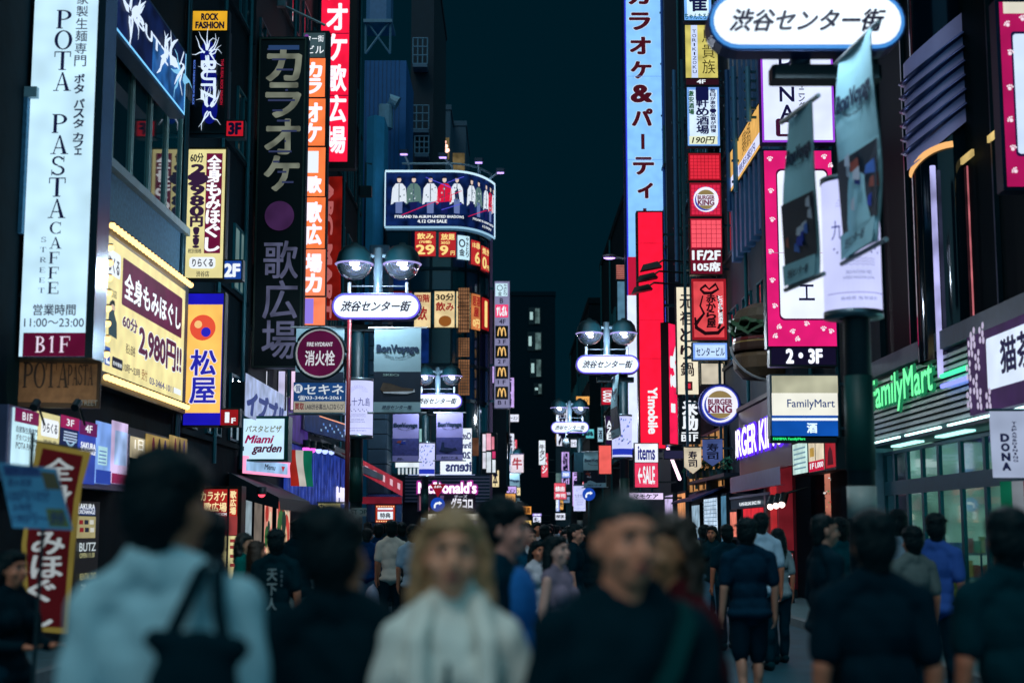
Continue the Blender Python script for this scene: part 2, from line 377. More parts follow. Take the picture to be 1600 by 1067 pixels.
for k, (px, y0_, y1_, Y, c) in enumerate(((1041, -20, 470, 53.5, (20, 90, 190)), (1049, -20, 440, 53.2, (30, 110, 170)), (1058, 110, 440, 50, (60, 120, 170)), (1140, 110, 330, 40, (30, 80, 130)), (1150, 105, 300, 38.4, (60, 120, 160)), (1170, 105, 190, 35.5, (70, 130, 160)))):
    q0_, q1_ = at(px, y1_, Y), at(px, y0_, Y); q = MB(); q.tube([(q0_[0], Y, q0_[2]), (q0_[0], Y, q1_[2])], .07, pm(c, .45, .2), 8)
    for j in range(6): z = q0_[2] + (q1_[2]-q0_[2])*(j+.5)/6; q.box(q0_[0]-.1, q0_[0]+1.2, Y+.02, Y+.08, z-.03, z+.03, STEEL)
    tag(q.build('wall_pipe', None, False), ('first bluish vertical pipe beside the very tall pale blue sign', 'second bluish vertical pipe beside the very tall pale blue sign', 'grey blue pipe left of the tall red and yellow sign column', 'dark pipe right of the yellow brush character sign', 'second pipe right of the white bar sign', 'short pale pipe above the yellow facade board')[k], 'pipe', 'vertical pipes on the right facades')
b = MB(); zb = at(590, 92, 68)[2]
for x in (xa, xb):
    b.tube([(x, 67.3, zb), (x, 67.3, zc)], .06, pm((70, 120, 150)), 6)
b.tube([(xa, 67.3, zb), (xb, 67.3, zc)], .06, pm((90, 140, 170)), 6); b.tube([(xb, 67.3, zb), (xa, 67.3, zc)], .05, pm((70, 120, 150)), 6); b.box(xa-.1, xb+.1, 67.1, 69.1, zc-.16, zc, pm((90, 140, 170)))
b.build('tank_frame', T)
# stair tower behind
S_ = building('stair_tower', 'very dark tower with outside stairs rising behind the curved billboard', at(640, 300, 74)[0], at(676, 300, 74)[0], 74, 88, at(660, 10, 74)[2]+3, pm((0, 30, 44), .8, 0, .3, 3), face='y', rows=(), cols=0)
for (xx0, yy0, xx1, yy1) in ((641, 165, 670, 202), (648, 213, 670, 240), (645, 60, 668, 100)):
    b = MB(); a0, a1 = at(xx0, yy1, 73.2), at(xx1, yy0, 73.2)
    for x in np.linspace(a0[0], a1[0], 4): b.tube([(x, 73.2, a0[2]), (x, 73.2, a1[2])], .035, pm((80, 130, 160)), 6)
    for z in np.linspace(a0[2], a1[2], 4): b.tube([(a0[0], 73.2, z), (a1[0], 73.2, z)], .035, pm((80, 130, 160)), 6)
    b.box(a0[0], a1[0], 73.1, 74, a0[2]-.2, a0[2]-.04, pm((60, 100, 130))); b.build('stair_landing', S_)
for k, (xx0, yy0, xx1, yy1, lab) in enumerate(((676, 172, 704, 300, 'dark stepped tower with a row of heart shaped lights on its wall'), (704, 197, 728, 330, 'blue grey low tower with a warm lit terrace right of the heart lights'))):
    bb = building('terrace_tower', lab, at(xx0, yy0, 92+k*4)[0], at(xx1, yy0, 92+k*4)[0], 92+k*4, 104, at(xx0, yy0, 92+k*4)[2], pm((40, 80, 104), .7), face='y')
    s = MB(); a0, a1 = at(xx0+2, 250+k*30, 92+k*4), at(xx1-2, 216+k*24, 92+k*4)
    s.box(a0[0], a1[0], 91.9+k*4, 91.96+k*4, a0[2], a1[2], em((150, 130, 88), .5, .5)); s.build('lit_wall', bb)
    for j in range(3):
        q = at(692+j*2.5, 222+j*6.5, 91.8); 
        if k == 0:
            h = MB(); h.ball((q[0]-.1, 91.8, q[2]), .13, em((255, 190, 170), 2.2), 8, 6); h.ball((q[0]+.1, 91.8, q[2]), .13, em((255, 190, 170), 2.2), 8, 6)
            h.add([(q[0]-.22, 91.8, q[2]), (q[0]+.22, 91.8, q[2]), (q[0], 91.8, q[2]-.28)], [(0, 2, 1)], em((255, 190, 170), 2.2)); h.build('wall_lamp', bb)
# right side, from near to far
RA = building('glass_building', 'black glossy building above the green lit shop fascia', 7.0, 17, 8, 26.4, 18, pm((0, 15, 20), .6, .0, .2, 2, spec=.04), sgn=-1, zlo=3.35)
RB = building('lightbox_building', 'dark building between the shop fascia and the pink lightbox column', 6.9, 17, 26.42, 33, 20, WALLB, sgn=-1, rows=(7, 10.2, 13.4), cols=3, seed=11)
RC = building('corner_shop_building', 'dark blue ribbed building above the purple lettered burger shop', 6.55, 17, 33.02, 45, 22, pm((0, 28, 44), .7, 0, .3, 3, .3), sgn=-1, rows=(6.6, 9.8, 13), cols=5, seed=12)
b = MB()
for k in range(9): b.box(6.3, 6.55, 33.8+k*.75, 34.1+k*.75, 9.2, 16, pm((60, 110, 160), .5, .3))
b.build('facade_fin', RC)
RD = building('slim_building', 'dark building behind the tall column of red and yellow signs', 6.4, 17, 45.02, 53, 24, WALLB, sgn=-1, rows=(7, 10.2, 13.4, 16.6), cols=4, lit=.08, seed=13)
RE = building('party_building', 'dark building carrying the tall pale blue karaoke sign', 5.9, 17, 53.02, 66, 30, pm((0, 24, 44), .7, 0, .3, 3), sgn=-1, rows=(6, 9.2, 12.4, 15.6), cols=6, lit=.05, seed=14)
RF = building('billboard_building', 'dark building with a pale lit panel on its wall beside the tall blue sign', 5.3, 17, 66.02, 84, 17, WALLB, sgn=-1, rows=(5, 8.2, 11.4), cols=7, lit=.1, seed=15)
RG = building('far_shop_building', 'unlit building far down the street behind the twin globe lamps', 4.6, 20, 84.02, 112, 15, WALLB, sgn=-1, rows=(4, 7.2, 10.4), cols=10, lit=.12, seed=16)
# far left row past the corner building, and the end of the street
LF = building('far_row_building', 'dark building past the vertical burger sign column', -9, at(800, 700, 78)[0]-.3, 78, 96, at(800, 520, 78)[2], pm((0, 30, 44), .8, 0, .3, 3), rows=(4, 7), cols=6, lit=.15, seed=17)
LG = building('far_dark_building', 'black building with one lit stairwell seen far above the street', -6, at(868, 600, 118)[0], 118, 130, at(850, 462, 118)[2], pm((0, 24, 33), .8, spec=.05), face='y', seed=18)
for (xx0, yy0, xx1, yy1) in ((828, 482, 843, 505), (826, 520, 845, 546), (830, 562, 845, 588), (836, 600, 846, 615)):
    f = MB(); p = MB(); a0, a1 = at(xx0, yy1, 117.9), at(xx1, yy0, 117.9)
    f.box(a0[0]-.1, a1[0]+.1, 117.94, 117.99, a0[2]-.1, a1[2]+.1, DK); p.box(a0[0]+(a1[0]-a0[0])*.55, a1[0], 117.88, 117.93, a0[2], a1[2], em((150, 190, 190), .3, .7)); p.box(a0[0], a0[0]+.25, 117.88, 117.93, a0[2]+.3, a1[2]-.3, em((190, 230, 230), .7))
    fo = f.build('window', LG); p.build('pane', fo)
LH = building('end_building', 'low dark building closing the far end of the street', at(860, 700, 150)[0], 16, 150, 160, at(900, 640, 150)[2], pm((5, 34, 46), .7), face='y', rows=(3, 6), cols=6, lit=.3, seed=19)

# ------------------------------------------------------------------ corner building with the curved billboard
CBY = 62.0
CB = empty('corner_building', (0, 0, 0), 0, 'rounded dark glass corner building under the curved band billboard', 'building')
xl = at(603, 360, CBY)[0]; zt = at(640, 272, CBY)[2]
def cbx(t):
    """plan curve of the corner front: straight from the left, then bending back; t 0..1 -> (x, y)"""
    L1, R_ = 2.9, 3.1
    tot = L1 + R_*pi/2*.62
    d = t*tot
    if d < L1: return xl + d, CBY
    a = (d-L1)/R_
    return xl + L1 + R_*sin(a)*.62, CBY + R_*(1-cos(a))*1.6
def curved(t0, t1, za, zb, off, m, n=14, B=None, depth=.04):
    B = B or MB(); v = []
    for i in range(n+1):
        t = t0 + (t1-t0)*i/n; x, y = cbx(t); x2, y2 = cbx(min(t+.004, 1.02)); x3, y3 = cbx(t-.004)
        d = np.array((x2-x3, y2-y3)); d /= np.linalg.norm(d); nn = np.array((d[1], -d[0]))
        for o in (off, off-depth):
            v += [(x+nn[0]*o, y+nn[1]*o, za), (x+nn[0]*o, y+nn[1]*o, zb)]
    f = []
    for i in range(n):
        k = i*4; f += [(k, k+4, k+5, k+1), (k+2, k+3, k+7, k+6), (k+1, k+5, k+7, k+3), (k, k+2, k+6, k+4)]
    f += [(0, 1, 3, 2), (n*4, n*4+2, n*4+3, n*4+1)]
    return B.add(v, f, m)
zg = at(640, 745, CBY)[2]
curved(0, 1, 0, zt, 0, pm((16, 34, 48), .3, .2, .2, 2), depth=6).build('wall', CB)
ZR = [at(650, y, CBY)[2] for y in (358, 420, 455, 510, 570, 625, 690, 742)]
TS = [0, .18, .34, .5, .66, .83, 1]
for k, z in enumerate(ZR[1:]):
    curved(0, 1, z-.07, z+.07, .09, DARKM).build('transom', CB)
for t in TS: 
    curved(max(t-.006, 0), min(t+.006, 1), zg, ZR[0], .1, DARKM, 1).build('mullion', CB)
rnd = random.Random(4)
for i in range(6):
    for j in range(7):
        m = pm((20+rnd.randint(0, 14), 48+rnd.randint(0, 20), 70+rnd.randint(0, 30)), .08, 0, 0, spec=.9)
        if (i, j) in ((0, 3), (1, 3), (0, 1), (0, 4)): m = em((16, 50, 120), .55, .5)
        if j == 5: m = em((52, 84, 96), .25, .6) if i < 2 else pm((40, 54, 66), .1, 0, .3, 2, spec=.9)
        curved(TS[i]+.012, TS[i+1]-.012, ZR[j+1]+.08, ZR[j]-.08, .03, m, 4).build('window', CB)
curved(0, 1, ZR[0]-.1, ZR[0]+.28, .16, pm((150, 190, 210), .4)).build('cornice', CB)
# side strip of the corner building (going away, with warm lattice windows)
b = MB(); x9, y9 = cbx(1); b.box(x9-.02, x9+.22, y9, y9+.5, 0, ZR[0], pm((150, 120, 170), .5)); b.build('edge_pillar', CB)
for (ya, yb) in ((450, 520), (528, 558), (562, 618)):
    u0, u1 = at(716, yb, CBY-.02), at(734, ya, CBY-.02); w = MB(); nn = 9
    w.box(u0[0], u1[0], u0[1]-.06, u0[1]-.02, u0[2], u1[2], em((170, 120, 84), .7, .5))
    for k in range(6): w.box(u0[0]+(u1[0]-u0[0])*k/5-.012, u0[0]+(u1[0]-u0[0])*k/5+.012, u0[1]-.09, u0[1]-.062, u0[2], u1[2], DK)
    for k in range(13): w.box(u0[0], u1[0], u0[1]-.12, u0[1]-.092, u0[2]+(u1[2]-u0[2])*k/12-.012, u0[2]+(u1[2]-u0[2])*k/12+.012, DK)
    w.build('lattice_window', CB)
# ground floor: ribbed band, canopy, lit entrance
zb0, zb1 = at(700, 785, CBY-.9)[2], at(700, 742, CBY-.9)[2]
b = MB(); xr = at(765, 760, CBY-.9)[0]; xl2 = at(633, 760, CBY-.9)[0]
b.box(xl2, xr, CBY-.85, CBY+.6, zb0, zb1, pm((40, 50, 70), .5, .3))
b.build('fascia_box', CB)
b = MB()
for k in range(8): b.box(xl2, xr, CBY-.9, CBY-.852, zb0+.03+k*(zb1-zb0)/8, zb0+.09+k*(zb1-zb0)/8, pm((130, 140, 170), .4, .5))
b.build('fascia_slat', CB)
# curved band poster
P = empty('curved_billboard', (0, 0, 0), 0, 'curved lit billboard of standing figures in white and red jackets', 'billboard')
za, zb = at(640, 356, CBY)[2], at(640, 272, CBY)[2]
PB = curved(0, 1, za, zb, .3, em((16, 40, 96), .8, .75), 20, depth=.18)
b = MB(); curved(-.005, 1.005, zb, zb+.09, .34, em((200, 235, 255), .9), 20, b); curved(-.005, 1.005, za-.09, za, .34, em((170, 220, 250), .8), 20, b)
curved(-.008, 0, za, zb, .34, em((200, 235, 255), .9), 1, b); curved(1, 1.008, za, zb, .34, em((200, 235, 255), .9), 1, b); b.build('rim', P)
def cpt(t, v, off=.33):
    x, y = cbx(t); x2, y2 = cbx(t+.004); x3, y3 = cbx(t-.004); d = np.array((x2-x3, y2-y3)); d /= np.linalg.norm(d)
    return (x+d[1]*off, y-d[0]*off, za + v*(zb-za))
def cpoly(pts, m, off, name, par, B=None):
    B2 = B or MB(); B2.add([cpt(t, v, off) for t, v in pts], [tuple(range(len(pts)))], m); return B2
hh = (zb-za); wtot = .62/.62
def figure(t, sc, top, low, seed):
    r = random.Random(seed); B = MB(); w = .042*sc; q = lambda pts, m, o: cpoly(pts, m, o, '', None, B)
    q([(t-w*.5, .24), (t+w*.5, .24), (t+w*.55, .5), (t-w*.55, .5)], low, .31)
    q([(t-w*.9, .44), (t+w*.95, .46), (t+w, .72), (t+w*.5, .79), (t-w*.5, .79), (t-w, .71)], top, .315)
    q([(t-w*1.25, .40), (t-w*.85, .42), (t-w*.75, .74), (t-w*1.05, .70)], top, .318); q([(t+w*1.25, .42), (t+w*.85, .44), (t+w*.75, .74), (t+w*1.05, .70)], top, .318)
    q([(t + w*.32*cos(a*pi/5), .86 + .055*sin(a*pi/5)) for a in range(10)], em((230, 205, 190), .95, quiet=True), .322)
    q([(t + w*.36*cos(a*pi/5), .885 + .04*sin(a*pi/5)) for a in range(6)], em((20, 22, 44), .9, quiet=True), .326)
    q([(t-.003, .46), (t+.003, .46), (t+.003, .78), (t-.003, .78)], em((60, 80, 110), .8, quiet=True), .324)
    for k in range(7):
        a, c = t + r.uniform(-.8, .8)*w, r.uniform(.48, .72); q([(a-.006, c), (a+.006, c-.01), (a+.004, c+.03)], em(r.choice([(120, 140, 150), (210, 225, 235), (40, 70, 90)]), .9, quiet=True), .325)
    B.build('printed_figure', P)
wj, rj, cj = em((226, 236, 248), .98, quiet=True), em((214, 24, 60), 1, quiet=True), em((96, 128, 124), .9, quiet=True); nj = em((24, 30, 90), .8, quiet=True)
for k, (t, m) in enumerate(((.1, wj), (.21, cj), (.335, wj), (.44, rj), (.54, wj), (.68, wj), (.76, cj), (.86, wj), (.925, rj), (.98, wj))):
    figure(t, 1.15 if k < 5 else .95 - .1*(k-5)*.7, m, nj if k % 2 else em((120, 140, 200), .7, quiet=True), k)
B = PB
def ctext(t, t0, t1, v0, v1, m, off=.34, bold=.03):
    v, f = glyph(t, bold); lo, hi = v.min(0), v.max(0)
    B.add([cpt(t0 + (a-lo[0])/(hi[0]-lo[0])*(t1-t0), v0 + (c-lo[1])/(hi[1]-lo[1])*(v1-v0), off) for a, c in v], f, m)
ctext('FTISLAND 7th ALBUM UNITED SHADOWS', .07, .6, .15, .2, WHF); ctext('4.12 ON SALE', .24, .46, .06, .12, WHF)
ctext('FTISLAND 7th ALBUM UNITED', .69, .97, .16, .2, WHF); ctext('4.12 ON SALE', .8, .93, .07, .115, WHF)
B.build('panel', P)
B = MB(); rl = em((230, 30, 80), 1, quiet=True); pl = em((90, 90, 230), 1, quiet=True)
for a0, b0, a1, b1, m in ((.12, .2, .58, .66, rl), (.64, .2, .86, .42, rl), (.42, .3, .58, .42, pl), (.46, .8, .6, .93, pl), (.3, .9, .5, .7, pl)):
    B.add([cpt(a0+(a1-a0)*i/8, b0+(b1-b0)*i/8+h_, .345) for i in range(9) for h_ in (-.006, .006)], [(2*i, 2*i+2, 2*i+3, 2*i+1) for i in range(8)], m)
B.build('light_streak', P)
# lights on arms above the billboard
b0 = None
for k, (px, py, hx, hy) in enumerate(((628, 268, 631, 238), (677, 270, 692, 243), (722, 268, 748, 251), (748, 280, 782, 267))):
    x, y, z = cpt((.17, .5, .78, .93)[k], 1.0, .2); hp = at(hx, hy, y-1.6)
    e = empty('billboard_lamp', (x, y, z), 0, ('leftmost bent arm lamp above the curved billboard', 'second bent arm lamp from the left above the curved billboard', 'third bent arm lamp above the curved billboard, leaning right', 'rightmost bent arm lamp above the curved billboard')[k], 'lamp', 'billboard lamps')
    m = pm((150, 185, 205), .4, .4)
    d = hp - np.array((x, y, z)); mid = np.array((d[0]*.1, d[1]*.15, d[2]*.75))
    q = MB(); q.tube([(0, 0, 0), (0, 0, d[2]*.55), mid, d], .05, m, 8); q.build('arm', e)
    q = MB(); q.bbox(d[0]-.2, d[0]+.2, d[1]-.14, d[1]+.14, d[2]-.09, d[2]+.09, pm((60, 80, 110), .4), .05); h = q.build('lamp_head', e)
    q = MB(); q.box(d[0]-.15, d[0]+.15, d[1]-.1, d[1]+.1, d[2]-.12, d[2]-.092, em((190, 160, 255), 1.6)); q.build('lens', h)
B = MB(); B.tube([cpt(t, 1.16, .3) for t in np.linspace(.12, .95, 12)], .05, pm((150, 185, 205), .4, .4), 8); B.build('lamp_rail', P)
for t in (.17, .5, .78, .93): 
    B = MB(); B.tube([cpt(t, 1., .3), cpt(t, 1.16, .3)], .03, pm((150, 185, 205), .4, .4), 6); B.build('rail_post', P)
# posters in its windows
def cposter(label, t0, t1, y0, y1, base, items):
    e = empty('window_poster', (0, 0, 0), 0, label, 'poster', 'posters in the corner building windows')
    v0, v1 = at(650, y1, CBY)[2], at(650, y0, CBY)[2]
    global za, zb
    sa, sb = za, zb; za, zb = v0, v1
    curved(t0, t1, v0, v1, .13, base, 4, depth=.03).build('sheet', e); T_ = MB()
    for (t, a0, a1, c0, c1, m) in items:
        v, f = glyph(t, .03); lo, hi = v.min(0), v.max(0)
        T_.add([cpt(t0 + (t1-t0)*(a0 + (a-lo[0])/(hi[0]-lo[0])*(a1-a0)), c0 + (c-lo[1])/(hi[1]-lo[1])*(c1-c0), .145) for a, c in v], f, m)
    T_.build('lettering', e); za, zb = sa, sb
yl = em((250, 220, 140), 1, quiet=True); rp = em((190, 44, 48), .95, .2); cr = em((224, 200, 150), .95, .25); dr = em((150, 20, 30), 1, quiet=True); dkk = em((30, 14, 20), 1, quiet=True)
cposter('red drinks poster with a large yellow 29 in the curved window', .22, .375, 363, 401, rp, [('飲み', .1, .9, .68, .94, yl), ('(70種)', .2, .8, .5, .64, yl), ('29', .05, .95, .06, .46, yl)])
cposter('red drinks poster with a large yellow 9 next to the white poster', .40, .54, 364, 402, rp, [('放題', .1, .9, .68, .94, yl), ('30分', .1, .6, .5, .64, yl), ('9', .05, .5, .06, .46, yl), ('円', .62, .92, .06, .24, yl)])
cposter('white grilled chicken poster with black brush letters in the window', .56, .69, 368, 405, em((190, 226, 240), .95, .1), [('や', .66, .9, .76, .95, INK), ('き', .66, .9, .55, .74, INK), ('と', .66, .9, .34, .53, INK), ('り', .66, .9, .1, .32, INK), ('○', .08, .6, .5, .84, INK), ('金', .12, .56, .14, .44, INK)])
cposter('red poster with a single large 6 in the curved window', .715, .825, 372, 410, rp, [('1本', .05, .45, .68, .92, yl), ('串', .5, .95, .66, .94, yl), ('6', .35, .95, .06, .56, yl)])
cposter('red poster with a single large 0 at the bend of the window', .85, .97, 376, 414, rp, [('焼き', .05, .95, .66, .94, yl), ('0', .05, .6, .06, .56, yl), ('円', .64, .95, .06, .26, yl)])
cposter('dark red poster with pale letters lower left in the window', .02, .2, 456, 500, em((96, 20, 30), .9, .4), [('酒', .3, .8, .3, .8, yl)])
cposter('cream poster saying four floors, lower row of windows', .22, .34, 458, 512, cr, [('四階', .05, .95, .72, .95, dr), ('飲', .2, .8, .2, .6, dr)])
cposter('cream thirty minute drinks poster with a food picture below', .37, .53, 456, 512, cr, [('30分', .05, .95, .74, .94, dkk), ('飲み', .05, .95, .45, .7, dr), ('●', .2, .8, .02, .32, em((150, 90, 40), .9, quiet=True))])
cposter('cream poster with one huge red character and 25 below', .55, .7, 456, 512, cr, [('放', .05, .95, .52, .94, dr), ('25', .1, .9, .12, .46, dkk)])
cposter('orange poster with red lettering beside the bottle poster', .72, .83, 456, 512, em((200, 120, 70), .9, .3), [('居酒', .05, .95, .66, .94, dr), ('屋', .2, .8, .36, .62, dr), ('0円', .1, .9, .06, .3, yl)])
cposter('red poster with a tall bottle at the bend of the window', .86, .97, 458, 508, em((170, 26, 30), .9, .3), [('I', .3, .7, .08, .92, yl)])
# ------------------------------------------------------------------ signs on the left side, near to far
s = Sign('vertical_sign', 'tall white backlit sign with large dark serif letters and maroon basement plate', 'sign', at(90, 557, 17.6))
s.cab(44, -90, 143, 557, pm((60, 96, 120), .22, .8, .2, 4), .5, pad=.02)
s.rect(44, -80, 145, 557, em((190, 226, 244), 1, .18)); s.rect(36, 520, 137, 557, em((92, 14, 50), 1.0, .35))
s.part('cabinet').box(s.box[2]+.0, s.box[2]+.1, -.02, .5, s.box[1], s.box[3], pm((90, 120, 140), .2, .85, .3, 3))
PIN = em((20, 26, 60), 1, quiet=True)
s.vtxt('POTA PASTA', 81, 15, 108, 343, PIN, gap=.1, font=serif)
s.vtxt('CAFFE', 76, 345, 95, 462, PIN, gap=.22, font=serif); s.vtxt('STREET', 62, 367, 72, 462, em((60, 80, 110), 1, quiet=True), gap=.5, font=serif)
s.vtxt('家製生麺専門', 119, -10, 137, 106, PIN, .008); s.vtxt('ポタ', 117, 116, 132, 148, PIN, .03); s.vtxt('パスタ', 116, 155, 132, 202, PIN, .03); s.vtxt('カフェ', 115, 208, 130, 245, PIN, .03)
s.txt('営業時間', 53, 476, 119, 493, PIN); s.txt('11:00～23:00', 39, 498, 132, 511, PIN, .006)
s.strokes([[(a*.3 + .0, b) for a, b in q] for q in serif('B')] + [[(a*.26+.34, b) for a, b in q] for q in serif('1')] + [[(a*.34+.66, b) for a, b in q] for q in serif('F')], 56, 526, 112, 551, em((230, 215, 235), 1, quiet=True))
s.arm(LX-.3, STEEL); s.done()
# older signs at the far edge
s = Sign('box_sign', 'small dim box sign with a round emblem beside the tall white sign', 'sign', at(20, 520, 17.9))
s.cab(2, 396, 36, 442, DK, .3); s.rect(4, 402, 34, 440, em((90, 140, 170), .8, .5)); s.txt('17', 10, 412, 28, 438, em((30, 60, 110), 1), .05); s.part('cabinet').bbox(-.17, .17, 0, .3, s.L(4, 502)[1], s.L(4, 446)[1], DK); s.circ(20, 474, 15, em((170, 210, 215), .7, .4)); s.txt('茶々', 10, 466, 30, 482, PIN, .03); s.arm(LX-.4, STEEL); s.done()
s = Sign('side_sign', 'narrow dim blue and red panel at the far edge above the small box sign', 'sign', at(30, 390, 18.2))
s.cab(16, -20, 42, 395, pm((20, 54, 70), .5), .2); s.rect(20, 0, 42, 24, em((40, 90, 130), .5, .4)); s.rect(20, 60, 41, 92, em((40, 100, 140), .5, .5)); s.txt('酒場', 22, 66, 40, 86, em((120, 180, 210), .6), .03)  # faint glow painted into the colour patches
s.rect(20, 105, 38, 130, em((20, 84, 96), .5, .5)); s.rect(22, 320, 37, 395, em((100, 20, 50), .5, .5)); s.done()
# wood signboard below
s = Sign('wooden_signboard', 'wooden signboard with dark cut out letters lit by a warm spotlight', 'sign', at(90, 640, 17.9), 12)
s.cab(28, 562, 152, 634, pm((40, 30, 22), .6), .12); s.rect(30, 566, 150, 630, pm((120, 92, 64), .55, 0, .7, 9, .3))
for k, ch in enumerate('POTA'): s.strokes(serif(ch), 36+k*18, 566, 52+k*18, 606, pm((26, 14, 14), .5), 'face')
for k, ch in enumerate('PASTA'): s.strokes(serif(ch), 106+k*8, 570, 113+k*8, 602, pm((26, 14, 14), .5), 'face')
s.txt('STREET', 122, 625, 152, 634, pm((120, 140, 150)), .01); s.done()
for k, px in enumerate((58, 122)):
    q = at(px, 628, 17.0); e = empty('spotlight', q, 0, ('small warm spotlight under the first letters of the wooden signboard', 'small warm spotlight under the last letters of the wooden signboard')[k], 'lamp')
    b = MB(); b.tube([(0, -.12, -.08), (0, 0, 0)], .05, DK, 10); b.tube([(0, 0, 0), (0, .3, -.25)], .015, DK, 6); h = b.build('housing', e)
    l = D.lights.new('spotlight', 'SPOT'); l.energy = 7; l.color = (1, .72, .42); l.spot_size = radians(120); l.shadow_soft_size = .04
    o = D.objects.new('spotlight_bulb', l); COL.objects.link(o); o.parent = e; o.location = (0, .07, .03); o.rotation_euler = (radians(108), 0, 0)
    b = MB(); b.ball((0, .01, .0), .035, em((255, 210, 150), 3), 8, 6); b.build('bulb', e)
# lightbox strip on the facade
XS = LX+.25
s = Sign('lightbox_strip', 'row of six lit floor guide panels in a pale frame over the shop entrance', 'sign', atX(100, 700, XS), 90)
s.cab(16, 640, 199, 762, pm((120, 120, 160), .4, .3), .3, pad=.06)
def fpanel(px0, px1, yt, yb, m, part='panel'):
    u0 = s.L(px0, yt)[0]; u1, v0 = s.L(px1, yb); _, v1 = s.L(px1, yt); b = MB(); b.box(u0, u1, -.02, -.004, v0, v1, m); s.n = 12
    return b.build(part, s.e), (u0, v0, u1, v1)
pans = [(19, 53, 'B1F', em((110, 14, 70), 1), em((190, 228, 240), .95, .15)), (57, 88, '', em((214, 206, 150), .9, .1), em((214, 206, 150), .9, .15)), (91, 117, '3F', em((150, 20, 84), 1), em((22, 36, 84), .9, .3)),
        (121, 145, '4F', em((96, 18, 84), 1), em((50, 76, 180), .9, .3)), (149, 169, '', em((150, 170, 230), .95), em((120, 160, 230), .95, .4)), (174, 195, '', em((190, 190, 240), .95), em((200, 180, 220), .95, .4))]
for px0, px1, t, mt, mbm in pans:
    yt = 662; o, (u0, v0, u1, v1) = fpanel(px0, px1, yt if px1 > 140 else 658 - (145-px1)*.15, 757 if px1 > 140 else 740, mbm)
    s.n = 14; w, h = u1-u0, v1-v0
    if t:
        s.urect(u0, v1-.22*h, u1, v1, mt); s.utxt(t, u0+.3*w, v1-.17*h, u1-.3*w, v1-.05*h, WHF)
    if t == 'B1F':
        for i, q in enumerate(('自家製生麺専門', 'ポタパスタカフェ', 'POTA PASTA')): s.utxt(q, u0+.06*w, v1-(.38+.13*i)*h, u1-.06*w, v1-(.28+.13*i)*h, PIN)
    elif t == '3F':
        for i in range(4): s.urect(u0+.15*w, v0+(.55+.05*i)*h, u1-.15*w, v0+(.575+.05*i)*h, em((190, 210, 240), .9, quiet=True))
        s.flat([(u0+.1*w, v0+.62*h), (u0+.5*w, v0+.42*h), (u1-.1*w, v0+.62*h), (u0+.5*w, v0+.5*h)], em((150, 190, 220), .9, quiet=True))
    elif t == '4F': s.utxt('SAKURA', u0+.08*w, v0+.56*h, u1-.08*w, v0+.66*h, WHF, .04); s.utxt('EXCHANGE', u0+.08*w, v0+.48*h, u1-.08*w, v0+.54*h, WHF, .04)
    elif px0 == 57: s.urect(u0+.1*w, v0+.6*h, u1-.1*w, v1-.1*h, WHF, r=.4); s.utxt('りらくる', u0+.18*w, v0+.67*h, u1-.18*w, v1-.17*h, INK, .03); s.utxt('渋谷店', u0+.2*w, v0+.48*h, u1-.2*w, v0+.55*h, INK)
    elif px0 == 149:
        s.urect(u0, v0, u1, v0+.22*h, em((40, 70, 170), .9)); s.urect(u0+.08*w, v0+.3*h, u1-.3*w, v0+.6*h, em((170, 215, 225), .9, .3))
        for i in range(4): s.urect(u0+.12*w, v0+(.33+.06*i)*h, u1-.4*w, v0+(.35+.06*i)*h, em((80, 110, 180), 1, quiet=True))
    else: s.urect(u0, v0, u1, v0+.16*h, em((150, 40, 90), .9, .4)); s.urect(u0+.1*w, v0+.3*h, u1-.1*w, v1-.15*h, em((170, 200, 250), .9, .6))
s.done()
# yellow wine shelf lightbox right of the strip
s = Sign('lightbox_strip', 'dim yellow lit window strip with bottles, right of the floor guide panels', 'sign', atX(240, 700, LX+.2), 90)
s.cab(202, 672, 292, 726, DK, .25, pad=.05)
for px0, px1, c in ((203, 224, (220, 206, 170)), (227, 262, (196, 166, 96)), (264, 290, (176, 150, 92))):
    o, (u0, v0, u1, v1) = fpanel(px0, px1, 686, 718, em(c, .85, .45)); s.n = 14; w, h = u1-u0, v1-v0
    if px0 == 203: s.utxt('1日', u0+.2*w, v0+.4*h, u1-.2*w, v1-.1*h, em((250, 245, 230), 1), .02)
    else:
        for k in range(3): s.flat([(u0+(.2+.25*k)*w, v0+.1*h), (u0+(.32+.25*k)*w, v0+.1*h), (u0+(.32+.25*k)*w, v0+.6*h), (u0+(.28+.25*k)*w, v0+.9*h), (u0+(.24+.25*k)*w, v0+.9*h), (u0+(.2+.25*k)*w, v0+.6*h)], em(((120, 30, 60), (60, 40, 40), (90, 60, 120))[k], .7, quiet=True))
s.done()
# exchange poster panel beside the door
s = Sign('poster_board', 'black exchange poster panel with flag pictures behind the leaning flag', 'poster', atX(130, 850, LX+.06), 90)
s.cab(119, 785, 150, 935, DK, .06, pad=.03); s.rect(119, 788, 149, 934, BK); s.rect(119, 790, 148, 805, em((30, 60, 120), .7, .2)); s.txt('SAKURA', 121, 786, 147, 796, WHF); s.txt('EXCHANGE', 121, 796, 147, 803, WHF)
s.rect(119, 806, 147, 840, em((190, 180, 130), .7, .2))
for k in range(6): s.rect(122+(k % 3)*8, 812+(k//3)*12, 128+(k % 3)*8, 819+(k//3)*12, em(((150, 30, 40), (30, 40, 60), (230, 230, 220))[k % 3], .7, quiet=True))
s.txt('BUTZ', 121, 848, 146, 860, em((210, 225, 230), .8)); s.txt('OPEN 11:30', 121, 864, 144, 870, em((190, 190, 140), .8)); s.txt('RENTAL DVD', 121, 896, 146, 903, em((190, 190, 140), .6)); s.txt('渋谷', 122, 912, 140, 928, em((200, 220, 220), .7)); s.done()
